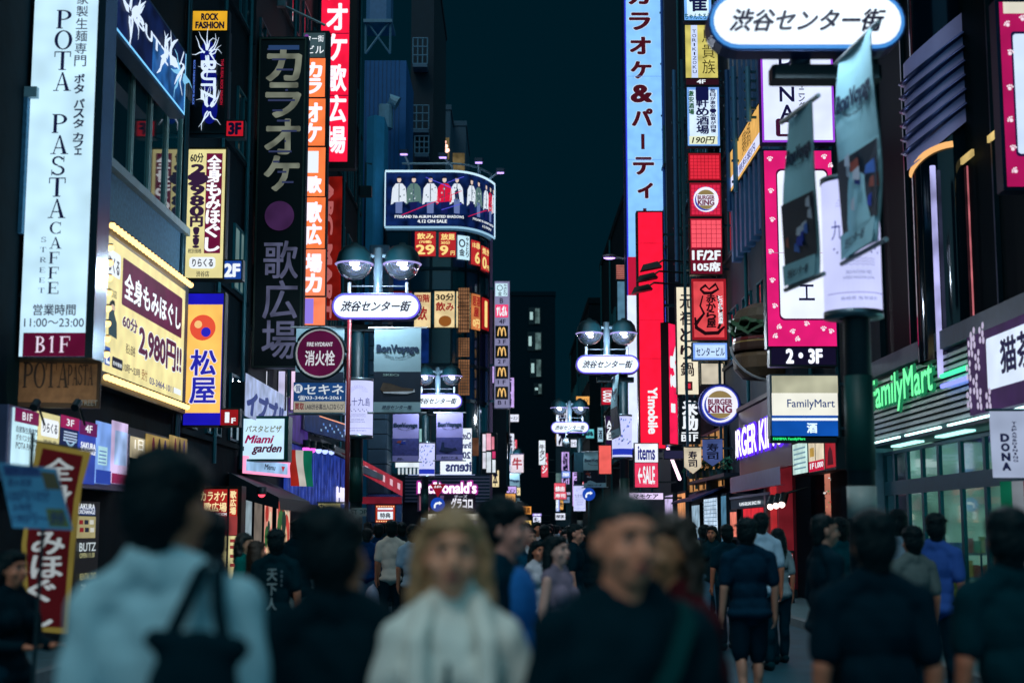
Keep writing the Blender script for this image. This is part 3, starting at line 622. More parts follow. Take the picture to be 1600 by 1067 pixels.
# bulb framed massage sign
BY = LX+.22
s = Sign('massage_sign', 'yellow massage price sign framed by rows of warm bulbs on the facade', 'sign', atX(225, 500, BY), 90)
s.cab(167, 360, 287, 634, pm((20, 26, 30), .5), .3, pad=.14); s.sm = set()
u0, v0, u1, v1 = s.uv(167, 366, 284, 627); s.urect(u0, v0, u1, v1, em((234, 222, 158), .98, .2)); 
PUR = em((96, 18, 66), 1, .3); DP = em((84, 16, 60), 1, quiet=True)
s.rect(168, 386, 187, 438, WHF, r=.35); s.txt('らくる', 169, 398, 185, 432, INK, .03); s.txt('渋谷店', 167, 447, 181, 468, em((70, 60, 40), 1), .01)
s.poly([(168, 500), (170, 472), (175, 468), (178, 476), (177, 490), (181, 505), (181, 530), (168, 522)], em((40, 70, 80), .9, quiet=True)); s.circ(174, 480, 4.5, em((220, 190, 170), .9, quiet=True)); s.poly([(169, 481), (172, 470), (177, 470), (178, 478), (174, 474)], em((20, 20, 26), 1, quiet=True))
s.rect(162, 540, 169, 572, em((40, 90, 180), .9)); s.txt('L', 164, 548, 168, 568, WHF, .05)
s.rect(190, 402, 281, 529, PUR, r=.12); s.txt('全身もみほぐし', 193, 425, 279, 517, em((236, 244, 250), 1), .03)
s.txt('60分', 189, 490, 211, 522, DP, .03, ol=WHF, olw=.03); s.txt('2,980円!!', 215, 507, 279, 586, DP, .04, ol=WHF, olw=.03)
s.txt('税込価格', 193, 536, 207, 558, em((70, 50, 40), 1)); s.rect(171, 556, 187, 580, INK, r=.5); s.txt('年中無休', 172, 563, 186, 576, WHF)
s.txt('10時～23時', 189, 566, 214, 590, em((60, 40, 60), 1), .02); s.txt('受付', 217, 576, 225, 596, em((150, 90, 40), 1)); s.txt('03-3464-1011', 229, 589, 266, 614, em((50, 60, 130), 1), .02); s.rect(267, 605, 278, 618, WHF)
s.done()
bulb = em((255, 206, 130), 2.2); bm = None
def bulbs(par, pts, group):
    global bm
    if bm is None:
        b = MB(); b.ball((0, 0, 0), .052, bulb, 8, 6); b.lathe([(.035, .0), (.035, .06)], (0, 0, 0), DK, 8); bm = b.mesh('bulb', True)
    for u, z in pts:
        o = D.objects.new('bulb', bm); COL.objects.link(o); o.parent = par; o.location = (u, -.09, z)
bulbs(s.e, [(u0-.05+(u1-u0+.1)*k/25, z) for k in range(26) for z in (v0-.1, v1+.12)], '')
bulbs(s.e, [(u0-.1, v0+(v1-v0)*k/9) for k in range(1, 9)], '')
# tribal neon board on the facade
s = Sign('neon_sign', 'blue lit facade board with jagged white lightning letters over the window band', 'sign', atX(240, 80, LX+.45), 90)
u0, u1 = s.L(160, 0)[0], s.L(289, 120)[0]; v0, v1 = s.L(289, 183)[1], s.L(289, 84)[1]
s.part('cabinet').box(u0-.1, u1+.05, .0, .25, v0-.05, v1+.05, pm((30, 60, 90), .4, .4)); s.urect(u0, v0, u1, v1, em((12, 30, 76), .9, .7)); s.urect(u0+.55*(u1-u0), v0+.03, u1, v1-.4*(v1-v0), em((40, 110, 190), .7, .9)); s.urect(u0, v0, u1, v0+.04, em((120, 200, 255), 1)); s.urect(u1-.05, v0, u1, v1, em((130, 205, 255), 1))
LT = em((214, 232, 255), 1.1, quiet=True)
def flames(s, cx, cy, w, h, n, seed, m=LT, th=3.2):
    r = random.Random(seed)
    for k in range(n):
        a = r.uniform(0, 2*pi); x, y = cx + .15*w*cos(a), cy + .1*h*sin(a); p = [(x, y)]
        for j in range(4): a += r.uniform(-.8, .8); x += w*.16*cos(a)*(1+.2*j); y += h*.16*sin(a)*(1+.2*j); p.append((x, y))
        s.line(p, [th, th*1.1, th*.8, th*.5, .3], m)
for k, ch in enumerate('BUTZ'): s.txt(ch, 214+k*12, 20+k*17, 224+k*12, 52+k*17, LT, .03)
flames(s, 200, 20, 26, 60, 9, 3); flames(s, 258, 92, 24, 50, 8, 5); flames(s, 278, 118, 18, 60, 5, 9, em((130, 200, 240), 1, quiet=True), 2)
s.line([(281, 82), (276, 98), (282, 104), (270, 122), (266, 132)], [1, 2, 2, 1.5, .5], LT); s.line([(279, 110), (274, 128), (278, 150)], [1, 2, .5], LT)
s.done()

# column of projecting signs
YS = 26.55
def psign(name, label, box, Y=YS, d=.24, m=DK, a=0, X=LX, arm=True, pad=.03):
    s = Sign(name, label, 'sign', at((box[0]+box[2])/2, box[3], Y), a); s.cab(*box, m, d, pad=pad)
    if arm: s.arm(X, STEEL)
    return s
s = psign('box_sign', 'small yellow lit sign with two lines of bold black capital letters', (301, 18, 355, 48)); s.rect(301, 18, 355, 48, em((226, 168, 40), .95, .25)); s.txt('ROCK', 315, 22, 341, 32, INK, .05); s.txt('FASHION', 306, 35, 350, 45, INK, .05); s.done()
s = psign('box_sign', 'black vertical box sign with a white tribal flame emblem glowing blue', (296, 50, 354, 206)); s.rect(298, 52, 352, 204, pm((8, 14, 22), .3))
for (cx, cy, rx, ry) in ((325, 85, 15, 26), (327, 125, 15, 24), (328, 172, 15, 28)): s.circ(cx, cy, rx*.8, em((14, 26, 150), .55, .3, True), ry=ry*.8); 
flames(s, 324, 84, 26, 44, 14, 2, th=2.2); flames(s, 328, 172, 26, 44, 14, 6, th=2.2)
for k, ch in enumerate('BUTZ'): s.txt(ch, 316, 98+k*15, 338, 112+k*15, LT, .03, rot=-90)
s.txt('THIS IS REAL ROCK FASHION', 346, 95, 350, 166, em((190, 30, 60), .9), rot=-90); s.txt('ROCK FASHION FROM BLACK', 303, 97, 306, 166, em((90, 130, 230), .9), rot=-90); s.done()
s = psign('floor_sign', 'small red lit 3F floor sign beside the tribal flame box sign', (354, 190, 380, 213)); s.rect(354, 190, 380, 213, em((196, 26, 44), 1, .2)); s.txt('3F', 358, 193, 376, 210, INK, .06); s.done()
s = psign('massage_sign', 'tall narrow yellow massage sign with a purple column and white company plate', (291, 234, 351, 435)); s.rect(291, 234, 351, 435, em((222, 212, 150), .95, .15)); s.rect(321, 240, 346, 396, em((110, 20, 60), 1, .25))
s.vtxt('全身もみほぐし', 323, 243, 344, 393, em((238, 240, 246), 1), .04, .06); s.txt('60分', 298, 240, 318, 254, INK, .03); s.vtxt('2,980円!!', 299, 257, 317, 388, em((50, 30, 60), 1), .05, .1); s.txt('税別価格', 294, 389, 315, 396, INK)
s.rect(296, 402, 337, 420, WHF, r=.6); s.txt('りらくる', 301, 405, 333, 417, INK, .03); s.txt('渋谷店', 307, 424, 327, 433, INK); s.rim(291, 234, 351, 435, pm((70, 64, 40), .4, .5), .03, .05); s.done()
s = psign('floor_sign', 'small blue lit 2F floor sign beside the yellow massage sign', (348, 408, 377, 436)); s.rect(348, 408, 377, 436, em((30, 76, 170), 1, .3)); s.txt('2F', 351, 413, 374, 432, WHF, .05); s.done()
s = psign('restaurant_sign', 'orange vertical restaurant sign with blue bands and a red round emblem', (289, 459, 347, 664), d=.3); s.rect(289, 459, 347, 664, em((28, 24, 190), 1, .25)); s.rect(289, 476, 346, 645, em((246, 190, 96), 1.0, .2))
for cx, cy, r, c in ((317, 512, 20, (232, 84, 60)), (310, 507, 6, (250, 200, 130)), (322, 519, 7.5, (40, 40, 190))): s.circ(cx, cy, r, em(c, 1, quiet=True))
s.vtxt('松屋', 298, 545, 337, 632, em((38, 40, 170), 1, quiet=True), .025, .1, ol=em((236, 230, 250), 1, quiet=True), olw=.025); s.done()
s = psign('floor_sign', 'small red lit floor sign with a large 1 beside the orange restaurant sign', (344, 640, 372, 664)); s.rect(344, 640, 372, 664, em((150, 22, 30), 1, .3)); s.txt('1', 352, 644, 358, 660, WHF, .01); s.txt('F', 362, 653, 368, 661, WHF, .03); s.done()

# karaoke signs
s = Sign('karaoke_sign', 'unlit black vertical karaoke sign with dull cream characters', 'sign', at(438, 573, 33.6)); s.cab(401, 60, 474, 572, pm((30, 40, 44), .4, .4), .35, pad=.04); s.rect(402, 62, 472, 572, pm((22, 16, 22), .4)); s.arm(LX, STEEL)
dc = em((140, 146, 130), .7, .55, True); db = em((100, 104, 136), .7, .5, True)  # characters of an unlit sign: weak glow stands in for light on them
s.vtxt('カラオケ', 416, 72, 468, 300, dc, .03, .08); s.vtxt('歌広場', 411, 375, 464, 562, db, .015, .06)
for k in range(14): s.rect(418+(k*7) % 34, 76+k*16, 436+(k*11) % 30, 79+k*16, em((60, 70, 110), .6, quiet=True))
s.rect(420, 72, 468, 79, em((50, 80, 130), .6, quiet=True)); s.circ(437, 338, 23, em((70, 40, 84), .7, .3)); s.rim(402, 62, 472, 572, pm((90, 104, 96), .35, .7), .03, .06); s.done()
s = Sign('karaoke_sign', 'orange backlit karaoke sign in stacked panels half hidden by the black one', 'sign', at(492, 510, 38)); s.cab(474, 50, 509, 508, DK, .4); s.rect(474, 51, 509, 508, DK); s.rect(474, 52, 508, 90, em((70, 96, 104), .7, .3)); s.txt('ター街', 478, 56, 506, 66, WHF); s.txt('ビル', 480, 72, 506, 84, WHF); s.arm(LX, STEEL)
for k, (ya, yb, ch) in enumerate(((92, 152, 'カラ'), (155, 228, 'オケ'), (231, 307, '') , (309, 388, '歌広'), (390, 462, '場カ'), (465, 508, ''))):
    b = MB(); u0, v0, u1, v1 = s.uv(474, ya, 508, yb); b.box(u0, u1, -.03, -.004, v0, v1, em((246, 122 if k < 4 else 130, 66 if k < 4 else 90), 1, .2)); b.build('panel', s.e); s.n = 18
    if ch: s.vtxt(ch, 478, ya+6, 502, yb-4, em((246, 232, 246), 1), .05)
    elif k == 2: s.rect(478, ya+6, 498, yb-36, WHF); s.vtxt('歌', 478, yb-32, 502, yb-4, em((246, 232, 246), 1), .05)
    else: s.rect(474, ya+2, 490, yb-2, em((140, 120, 220), .9))
s.done()
u0, v0, u1, v1 = s.box
s_ = s; bm2 = MB(); bm2.ball((0, 0, 0), .06, em((120, 60, 150), .9), 8, 6); bm2 = bm2.mesh('bulb', True)
for k in range(20):
    o = D.objects.new('bulb', bm2); COL.objects.link(o); o.parent = s.e; o.location = (u0+.06, -.1, v0+.3+(v1-v0-.5)*k/19)
s = Sign('karaoke_sign', 'bright red backlit karaoke sign with white characters in a black frame', 'sign', at(528, 258, 43)); s.cab(502, -60, 556, 262, pm((26, 10, 20), .4), .4, pad=.02); s.rect(501, -60, 545, 253, em((236, 24, 62), 1.05, .2)); s.arm(LX, STEEL)
for y in (53, 150): s.rect(501, y-1, 545, y+.5, em((120, 10, 40), 1, quiet=True))
s.vtxt('カオケ歌広場', 510, -44, 541, 243, em((250, 236, 248), 1), .03, .16, ol=em((250, 90, 120), 1, quiet=True), olw=.015); s.done()
def wave(s, amp, k=3.5, ph=0.):
    for b in s.parts.values():
        b.v = [(x, y + amp*sin(k*x + 2.2*z + ph) + amp*.6*sin(3.7*z+ph), z) for x, y, z in b.v]
def cloth(s, u0, v0, u1, v1, m, part='cloth', nx=10, nz=14):
    v = [(u0+(u1-u0)*i/nx, 0, v0+(v1-v0)*j/nz) for j in range(nz+1) for i in range(nx+1)]
    f = [(j*(nx+1)+i, j*(nx+1)+i+1, (j+1)*(nx+1)+i+1, (j+1)*(nx+1)+i) for j in range(nz) for i in range(nx)]
    s.part(part).add(v, f, m); 
    v2 = [(a, .012, c) for a, b, c in v]; s.part(part).add(v2, [q[::-1] for q in f], m); s.sm.add(part)
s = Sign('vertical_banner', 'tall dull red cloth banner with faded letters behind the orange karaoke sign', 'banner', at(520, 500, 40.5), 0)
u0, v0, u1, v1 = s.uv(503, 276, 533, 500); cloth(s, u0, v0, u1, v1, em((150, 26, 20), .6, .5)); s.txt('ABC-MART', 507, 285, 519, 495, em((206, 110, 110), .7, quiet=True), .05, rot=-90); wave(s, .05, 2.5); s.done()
# flood lamp arms over the karaoke signs
for k, (x0_, y0_, x1_, y1_, Y) in enumerate(((440, 8, 508, 40, 36), (571, 296, 571, 330, 55))):
    e = empty('arm_lamp', at(x0_, y0_, Y), 0, ('thin slanting lamp arm reaching over the orange karaoke sign', 'small black box lamp on the wall below the red karaoke sign')[k], 'lamp')
    d = at(x1_, y1_, Y) - at(x0_, y0_, Y); b = MB()
    if k == 0: b.tube([(0, 0, 0), d*.5, d], .035, pm((150, 170, 176), .4, .5), 8); b.build('arm', e); b = MB(); b.bbox(-.12, .12, -.1, .1, -.06, .1, pm((120, 140, 150), .4, .5), .03); b.build('lamp_head', e)
    else: b.bbox(-.25, .25, -.2, .2, -.3, .1, DK, .05); b.build('lamp_head', e); b = MB(); b.tube([(0, 0, .1), (0, .1, 1.1), (.2, .3, 1.1)], .04, STEEL, 8); b.build('arm', e)

# ------------------------------------------------------------------ left shops at street level
s = Sign('shop_board', 'slanting white lit shop board with large blue slanted characters', 'sign', atX(415, 620, LX+.25), 90); s.cab(383, 600, 448, 668, DK, .3, pad=.05)
u0, u1 = s.L(383, 600)[0], s.L(448, 640)[0]; v0, v1 = s.L(383, 650)[1], s.L(383, 582)[1]
s.urect(u0, v0, u1, v1, em((160, 176, 214), .9, .4)); s.utxt('イブブル', u0+.05*(u1-u0), v0+.1*(v1-v0), u0+.95*(u1-u0), v0+.66*(v1-v0), em((40, 60, 130), .9), .07, .2); s.done()
s = Sign('shop_board', 'plain purple lit wall board behind the hydrant sign', 'sign', atX(466, 640, LX+.22), 90); u0, u1 = s.L(450, 640)[0], s.L(482, 640)[0]; v0, v1 = s.L(450, 688)[1], s.L(450, 618)[1]
s.part('cabinet').box(u0, u1, 0, .25, v0, v1, DK); s.urect(u0+.05, v0+.05, u1-.05, v1-.05, em((70, 48, 130), .7, .5)); s.done()
for k, (px, c) in enumerate(((412, (220, 225, 240)), (440, (200, 200, 235)), (460, (240, 210, 245)))):
    s = Sign('hanging_light', ('tall narrow white light panel under the black karaoke sign', 'second narrow white light panel under the black karaoke sign', 'narrow pinkish light panel beside the hydrant banner')[k], 'lamp', at(px, 640, 36+k))
    s.cab(px-6, 580, px+6, 640, DK, .1, pad=.02); s.rect(px-5, 580, px+5, 640, em(c, .9, .3)); s.done()
s = Sign('restaurant_sign', 'square white restaurant sign with magenta script in a green edged box', 'sign', at(412, 718, 33)); s.cab(378, 653, 447, 717, pm((20, 84, 76), .4), .6, pad=.05); s.rect(379, 654, 444, 717, em((190, 224, 246), 1, .12))
s.txt('パスタとピザ', 384, 665, 440, 675, em((120, 130, 110), 1), .03, .15); mg = em((150, 20, 84), 1, quiet=True)
s.txt('Miami', 383, 680, 428, 692, mg, .035, .35); s.txt('garden', 394, 694, 440, 710, em((70, 16, 50), 1, quiet=True), .035, .35); s.arm(LX, STEEL, (.3, .7)); s.done()
s = Sign('menu_board', 'lit menu board with a pink neon edge under the square restaurant sign', 'sign', atX(415, 735, LX+.3), 78); s.cab(380, 716, 450, 742, DK, .25, pad=.06); u0, v0, u1, v1 = s.uv(381, 716, 449, 742)
s.urect(u0, v0, u1, v1, em((150, 190, 230), .9, .4)); s.rim(381, 716, 449, 742, em((250, 150, 190), 1.1), .06, .06); s.utxt('Menu', u0+.45*(u1-u0), v0+.3*(v1-v0), u0+.7*(u1-u0), v0+.75*(v1-v0), INK, .02, .2); s.flat([(u0+.84*(u1-u0), v0+.7*(v1-v0)), (u0+.88*(u1-u0), v0+.2*(v1-v0)), (u0+.93*(u1-u0), v0+.7*(v1-v0))], em((180, 40, 50), 1)); s.done()
# striped flag wall and the blue curtain glass
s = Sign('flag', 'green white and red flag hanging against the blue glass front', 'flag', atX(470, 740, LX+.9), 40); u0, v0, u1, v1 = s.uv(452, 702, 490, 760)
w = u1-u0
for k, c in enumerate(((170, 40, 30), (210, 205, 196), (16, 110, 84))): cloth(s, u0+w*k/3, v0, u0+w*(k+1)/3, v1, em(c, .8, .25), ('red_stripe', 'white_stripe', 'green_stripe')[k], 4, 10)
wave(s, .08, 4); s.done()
s = Sign('curtain_glass', 'blue lit curtain glass shop front behind the small yellow exchange flag', 'shop front', atX(500, 740, LX+.1), 90); u0, u1 = s.L(447, 740)[0], s.L(546, 740)[0]; v0, v1 = s.L(500, 790)[1], s.L(500, 702)[1]
s.part('frame').box(u0-.1, u1+.1, -.1, .1, v1, v1+.3, DK); s.part('frame').box(u0-.1, u1+.1, -.1, .1, v0-.15, v0, DK); s.n = 1
b = MB(); b.box(u0, u1, .0, .06, v0, v1, em((44, 70, 170), .7, .6)); b.build('glass', s.e); s.n = 3; s.urect(u0, v0, u1, v1, em((44, 70, 170), .7, .6))
for k in range(22):
    u = u0+(u1-u0)*(k+.5)/22; s.urect(u-.03, v0, u+.03, v0+(v1-v0)*(.65+.3*sin(k*2.1)), em((110, 130, 230), .8, .5, True))
s.utxt('HB', u0+.72*(u1-u0), v0+.12*(v1-v0), u0+.9*(u1-u0), v0+.38*(v1-v0), em((230, 225, 250), 1), .1); s.done()
for k in range(5):
    q = atX(478+k*10, 701+k*1.2, LX+.3); b = MB(); b.ball((0, 0, 0), .1, em((240, 90, 220), 1.6) if k < 2 else em((170, 190, 255), 1.4), 10, 6); b.lathe([(.12, 0.03), (.12, .25), (0, .25)], (0, 0, 0), DK, 10)
    tag(b.build('spotlight', None, True, q), ('first pink downlight over the blue glass front', 'second pink downlight over the blue glass front', 'first white downlight over the blue glass front', 'second white downlight over the blue glass front', 'farthest downlight over the blue glass front')[k], 'lamp', 'downlights over the blue glass front')
s = Sign('screen_board', 'dark blue billboard with painted reflections above the grey canopy', 'billboard', atX(512, 660, LX+.6), 84); s.cab(476, 646, 541, 684, pm((90, 90, 110), .4, .4), .2, pad=.1); u0, v0, u1, v1 = s.uv(476, 642, 541, 690)
s.urect(u0, v0, u1, v1, em((18, 44, 96), .7, .5))
for k in range(12):  # reflections painted on as small glowing patches
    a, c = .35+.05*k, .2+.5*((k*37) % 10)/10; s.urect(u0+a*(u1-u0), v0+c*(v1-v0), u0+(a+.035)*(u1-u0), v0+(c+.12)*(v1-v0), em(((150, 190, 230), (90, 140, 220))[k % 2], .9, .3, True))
s.urect(u0+.3*(u1-u0), v1-.06*(v1-v0), u1, v1, em((230, 150, 110), 1)); s.done()
e = empty('awning', (0, 0, 0), 0, 'grey sloped canopy over the blue glass front, below the dark billboard', 'awning'); b = MB()
y0_, y1_ = atX(482, 690, LX)[1], atX(558, 690, LX)[1]; z = atX(485, 697, LX+1.2)[2]
b.add([(LX, y0_, z+.7), (LX+1.3, y0_, z), (LX+1.3, y1_, z), (LX, y1_, z+.7)], [(0, 1, 2, 3)], pm((70, 80, 96), .6)); b.build('cover', e); b = MB(); b.box(LX+1.24, LX+1.32, y0_, y1_, z-.22, z, pm((50, 60, 76), .5)); b.build('valance', e)
# black awning
e = empty('awning', (0, 0, 0), 0, 'long black shop awning above the pizza posters', 'awning'); y0_, y1_ = atX(372, 755, LX+.2)[1], atX(478, 775, LX+1)[1]; z1_, z0_ = atX(380, 742, LX)[2], atX(480, 788, LX+1.1)[2]
b = MB(); b.add([(LX-.05, y0_, z1_), (LX+1.1, y0_, z1_-.55), (LX+1.1, y1_, z1_-.55), (LX-.05, y1_, z1_)], [(0, 1, 2, 3)], pm((34, 46, 56), .5, 0, .3, 4)); b.build('cover', e)
b = MB(); n = 24
for k in range(n): 
    ya, yb = y0_+(y1_-y0_)*k/n, y0_+(y1_-y0_)*(k+1)/n; b.add([(LX+1.1, ya, z1_-.55), (LX+1.1, yb, z1_-.55), (LX+1.13, yb, z1_-.8), (LX+1.13, (ya+yb)/2, z1_-.86), (LX+1.13, ya, z1_-.8)], [(0, 1, 2, 3, 4)], pm((20, 30, 38), .6))
b.build('valance', e); b = MB(); b.add([(LX, y0_, z1_), (LX+1.1, y0_, z1_-.55), (LX+1.1, y0_, z1_-.8), (LX, y0_, z1_-.5)], [(0, 1, 2, 3)], pm((24, 34, 42), .6)); b.build('side_flap', e)
b = MB(); q = atX(409, 771, LX+1.0); b.ball((0, 0, 0), .08, em((255, 70, 90), 2), 8, 6); b.lathe([(.1, -.02), (.1, .14), (0, .14)], (0, 0, 0), DK, 8); tag(b.build('signal_lamp', None, True, q), 'small red lamp glowing under the black shop awning', 'lamp')
# red awning towards the corner
e = empty('awning', (0, 0, 0), 0, 'red awning with pale printed marks beside the corner building', 'awning'); q0, q1 = at(562, 716, 50), at(629, 752, 58); b = MB()
b.add([(q0[0]-1.6, 50, q0[2]+.5), (q0[0], 50, q0[2]), (q1[0], 58, q1[2]), (q1[0]-1.8, 58, q1[2]+.9)], [(0, 1, 2, 3)], em((110, 30, 50), .5, .3)); b.build('cover', e)
b = MB(); b.add([(q0[0], 50, q0[2]), (q1[0], 58, q1[2]), (q1[0], 58, q1[2]-.6), (q0[0], 50, q0[2]-.5)], [(0, 1, 2, 3)], em((190, 50, 70), .7, .3)); 
for k in range(5): 
    t = .1+.19*k; p = q0*(1-t)+q1*t; p2 = q0*(.93-t)+q1*(t+.07); b.add([(p[0]+.01, p[1], p[2]-.15), (p2[0]+.01, p2[1], p2[2]-.15), (p2[0]+.01, p2[1], p2[2]-.4), (p[0]+.01, p[1], p[2]-.38)], [(0, 1, 2, 3)], em((240, 200, 215), .8, quiet=True))
b.build('valance', e)
b = MB(); b.box(q0[0]-1.8, q1[0]-.02, 57.9, 58, q1[2]-.9, q1[2]-.62, em((150, 40, 60), .5, .3)); b.build('lower_band', e)
# grey column block with courses next to the corner
e = empty('stone_pier', (0, 0, 0), 0, 'pale blue block pier with stone courses behind the lamp post banners', 'wall'); a0, a1 = at(572, 760, 59.5), at(606, 560, 59.5); 
for k in range(22): 
    b = MB(); b.bbox(a0[0], a1[0], 59.5, 62, k*.62+.02, k*.62+.6, pm((100, 140, 170), .6, 0, .25, 3), .08); b.build('stone_course', e)
# metal shop front with a bright poster, left of the corner shop
e = empty('metal_shopfront', (0, 0, 0), 0, 'brushed metal shop front with one bright red edged poster', 'shop front'); a0, a1 = at(572, 880, 58.5), at(628, 772, 58.5); b = MB(); b.box(a0[0], a1[0], 58.5, 58.9, 0, a1[2], pm((90, 140, 180), .25, .8, .2, 2)); b.build('wall', e)
for k in range(4): 
    b = MB(); b.box(a0[0], a1[0], 58.46, 58.497, .4+k*.75, .43+k*.75, DK); b.build('joint', e)
s = Sign('lightbox', 'white poster lightbox with a red dotted border on the metal shop front', 'poster', at(602, 815, 58.4)); s.cab(587, 789, 617, 816, DK, .1); s.rect(587, 789, 617, 816, em((190, 60, 40), .9, .3)); s.rect(590, 793, 614, 811, em((226, 236, 246), 1, .2)); s.rect(590, 796, 614, 799, em((170, 30, 60), 1)); s.txt('特典', 594, 801, 610, 809, INK, .03)
for k in range(8): s.circ(589+k*3.7, 791, 1, em((255, 230, 170), 1)); s.circ(589+k*3.7, 814, 1, em((255, 230, 170), 1))
s.done()
# corner shop: letters, banner, upper windows
s = Sign('shop_sign', 'white and magenta lit shop name letters on the ribbed fascia of the corner building', 'sign', at(700, 770, CBY-.95)); s.txt("McDonald's", 653, 752, 745, 771, em((170, 40, 150), 1, quiet=True), .1); s.txt("McDonald's", 654, 753, 744, 770, em((250, 236, 255), 1.1), .04)  # wider magenta copy paints the glow round the letters
s.part('rail').box(s.L(652, 768)[0], s.L(746, 768)[0], 0, .04, s.L(652, 766)[1], s.L(652, 764)[1], DK); s.done()
s = Sign('cloth_banner', 'dark cloth banner with large white characters under the corner shop name', 'banner', at(700, 800, CBY-1.1)); u0, v0, u1, v1 = s.uv(652, 771, 743, 799); cloth(s, u0, v0, u1, v1, em((40, 36, 56), .7, .6)); s.dp = 'cloth'; s.txt('グラコロ', 705, 778, 738, 794, em((226, 224, 236), .9), .05); s.txt('チーズ', 710, 773, 730, 778, em((200, 200, 220), .8), .03); s.poly([(655, 773), (668, 786), (672, 797), (655, 797)], em((140, 90, 110), .7, .4)); s.poly([(688, 774), (694, 774), (690, 796), (684, 796)], em((120, 90, 140), .6, .4)); wave(s, .05, 3); s.done()
s = Sign('lit_counter', 'pinkish white lit shop counter behind the blonde woman', 'shop front', at(700, 860, CBY-.6)); s.cab(660, 803, 752, 870, DK, .3); s.rect(662, 803, 750, 812, em((220, 215, 200), 1, .3)); s.rect(662, 814, 750, 860, em((170, 150, 190), .7, .5)); s.txt('McCAFE BURGER COFFEE', 676, 804, 716, 809, em((60, 40, 50), .8)); s.done()
s = Sign('window_lettering', 'white window sheet with mirrored blue lettering above the shop fascia', 'poster', at(715, 740, CBY-.35)); s.rect(688, 716, 737, 741, em((226, 236, 246), 1, .15)); s.rect(722, 669, 737, 716, em((226, 236, 246), 1, .15)); s.part('frame').box(s.L(638, 741)[0], s.L(742, 741)[0], 0, .1, s.L(640, 744)[1], s.L(640, 741)[1], em((150, 170, 220), .8))
for t, x0_, y0_, x1_, y1_ in (('items', 697, 722, 736, 736), ('20', 723, 706, 735, 716), ('Bran', 723, 691, 736, 700), ('Clot', 723, 676, 736, 686)): s.txt(t, x1_, y0_, x0_, y1_, em((50, 60, 110), 1), .04)
s.rect(618, 717, 655, 730, em((220, 232, 240), 1, .2)); s.rect(655, 670, 668, 735, em((150, 200, 200), .9, .4))
for k in range(6): s.rect(622+k*6, 731, 625+k*6, 741, em((200, 215, 225), .9, .2))
s.rect(738, 684, 748, 712, em((120, 80, 60), .6, .5)); s.done()
s = Sign('window_posters', 'white and pink window posters on the corner building side, above the ribs', 'poster', at(760, 740, CBY+.6), 20); s.cab(753, 676, 776, 740, DK, .1)
for k, (x0_, y0_, x1_, y1_, c) in enumerate(((754, 678, 759, 705, (230, 220, 235)), (760, 677, 767, 703, (236, 170, 190)), (768, 682, 772, 702, (220, 130, 150)), (754, 707, 759, 732, (220, 220, 235)), (760, 706, 767, 738, (210, 220, 230)), (769, 705, 774, 716, (200, 60, 110)), (769, 718, 774, 738, (220, 230, 240)))): s.rect(x0_, y0_, x1_, y1_, em(c, .9, .3))
s.done()
s = Sign('vertical_sign', 'narrow white sign column with golden arch marks and floor plates', 'sign', at(784, 637, 63.5)); s.cab(773, 440, 796, 637, pm((150, 150, 190), .4, .2), .4); s.rect(773, 440, 796, 637, em((150, 150, 190), .8, .2))
s.rect(774, 443, 793, 463, em((190, 222, 236), .95)); s.circ(781, 450, 4.6, INK); s.circ(781, 450, 3.6, em((190, 222, 236), .95)); s.txt('金', 778, 456, 784, 462, INK); s.vtxt('やきとり', 787, 444, 792, 462, INK)
s.rect(774, 476, 794, 496, em((226, 60, 110), 1)); s.txt('すしざんまい'[:4], 776, 479, 792, 493, WHF, .08); s.txt('B', 781, 466, 786, 474, INK); s.txt('4F', 780, 499, 790, 506, INK)
for k, (t, y) in enumerate((('3 F', 509), ('2 F', 540), ('1 F', 572), ('B 1', 604))):
    s.rect(774, y, 794, y+20, pm((14, 12, 16), .4)); s.txt(t, 778, y+22, 790, y+28, INK, .02); gold = em((250, 200, 120), 1, quiet=True)
    for cx in (781, 787): 
        n = 12; s.line([(cx-3+6*i/n, y+16-13*sin(pi*i/n)**.6) for i in range(n+1)], 1.7, gold)
for y in (450, 570, 626): s.part('bracket').box(-.55, -.34, .1, .2, s.L(773, y)[1]-.05, s.L(773, y)[1]+.05, STEEL)
s.done()
# ------------------------------------------------------------------ signs on the right side
def rsign(name, label, box, Y, d=.24, m=DK, X=RX, arm=True, pad=.03): return psign(name, label, box, Y, d, m, 0, X, arm, pad)
KY = 54
s = Sign('karaoke_sign', 'very tall pale blue backlit karaoke sign with dark red characters', 'sign', at(1010, 690, KY)); s.cab(981, -80, 1036, 700, pm((20, 30, 70), .4, .3), .6, pad=.12); s.rect(981, -80, 1036, 700, em((130, 190, 244), 1.0, .12)); s.arm(RX, STEEL, (.1, .4, .6, .9), .05)
DR = em((70, 14, 28), 1, quiet=True); wo = em((210, 232, 255), 1, quiet=True)
for ch, y in zip('カラオケ&パーティー', (-6, 34, 72, 110, 147, 184, 222, 260, 300, 338)):
    x = 1003 + (y-170)*.026; s.vtxt(ch, x-15, y-13, x+15, y+13, DR, .045, .02, ol=wo, olw=.02)
s.rect(981, 402, 1000, 462, em((190, 24, 60), 1, .1)); s.rect(1031, 402, 1036, 462, em((190, 24, 60), 1)); s.rect(981, 462, 1036, 700, em((214, 226, 255), 1, .1))
for y in (120, 250): s.rect(981, y, 1036, y+.7, em((90, 140, 210), 1))
s.rim(981, -80, 1036, 700, em((50, 60, 220), .9), .05, .05); s.done()
s = Sign('phone_sign', 'tall red backlit sign with sideways white lettering near its foot', 'sign', at(1020, 700, 51.5)); s.cab(999, 332, 1037, 700, pm((40, 14, 24), .4), .5, pad=.06); s.rect(999, 332, 1037, 700, em((240, 22, 56), 1.05, .14)); s.arm(RX, STEEL, (.2, .6, .9), .05)
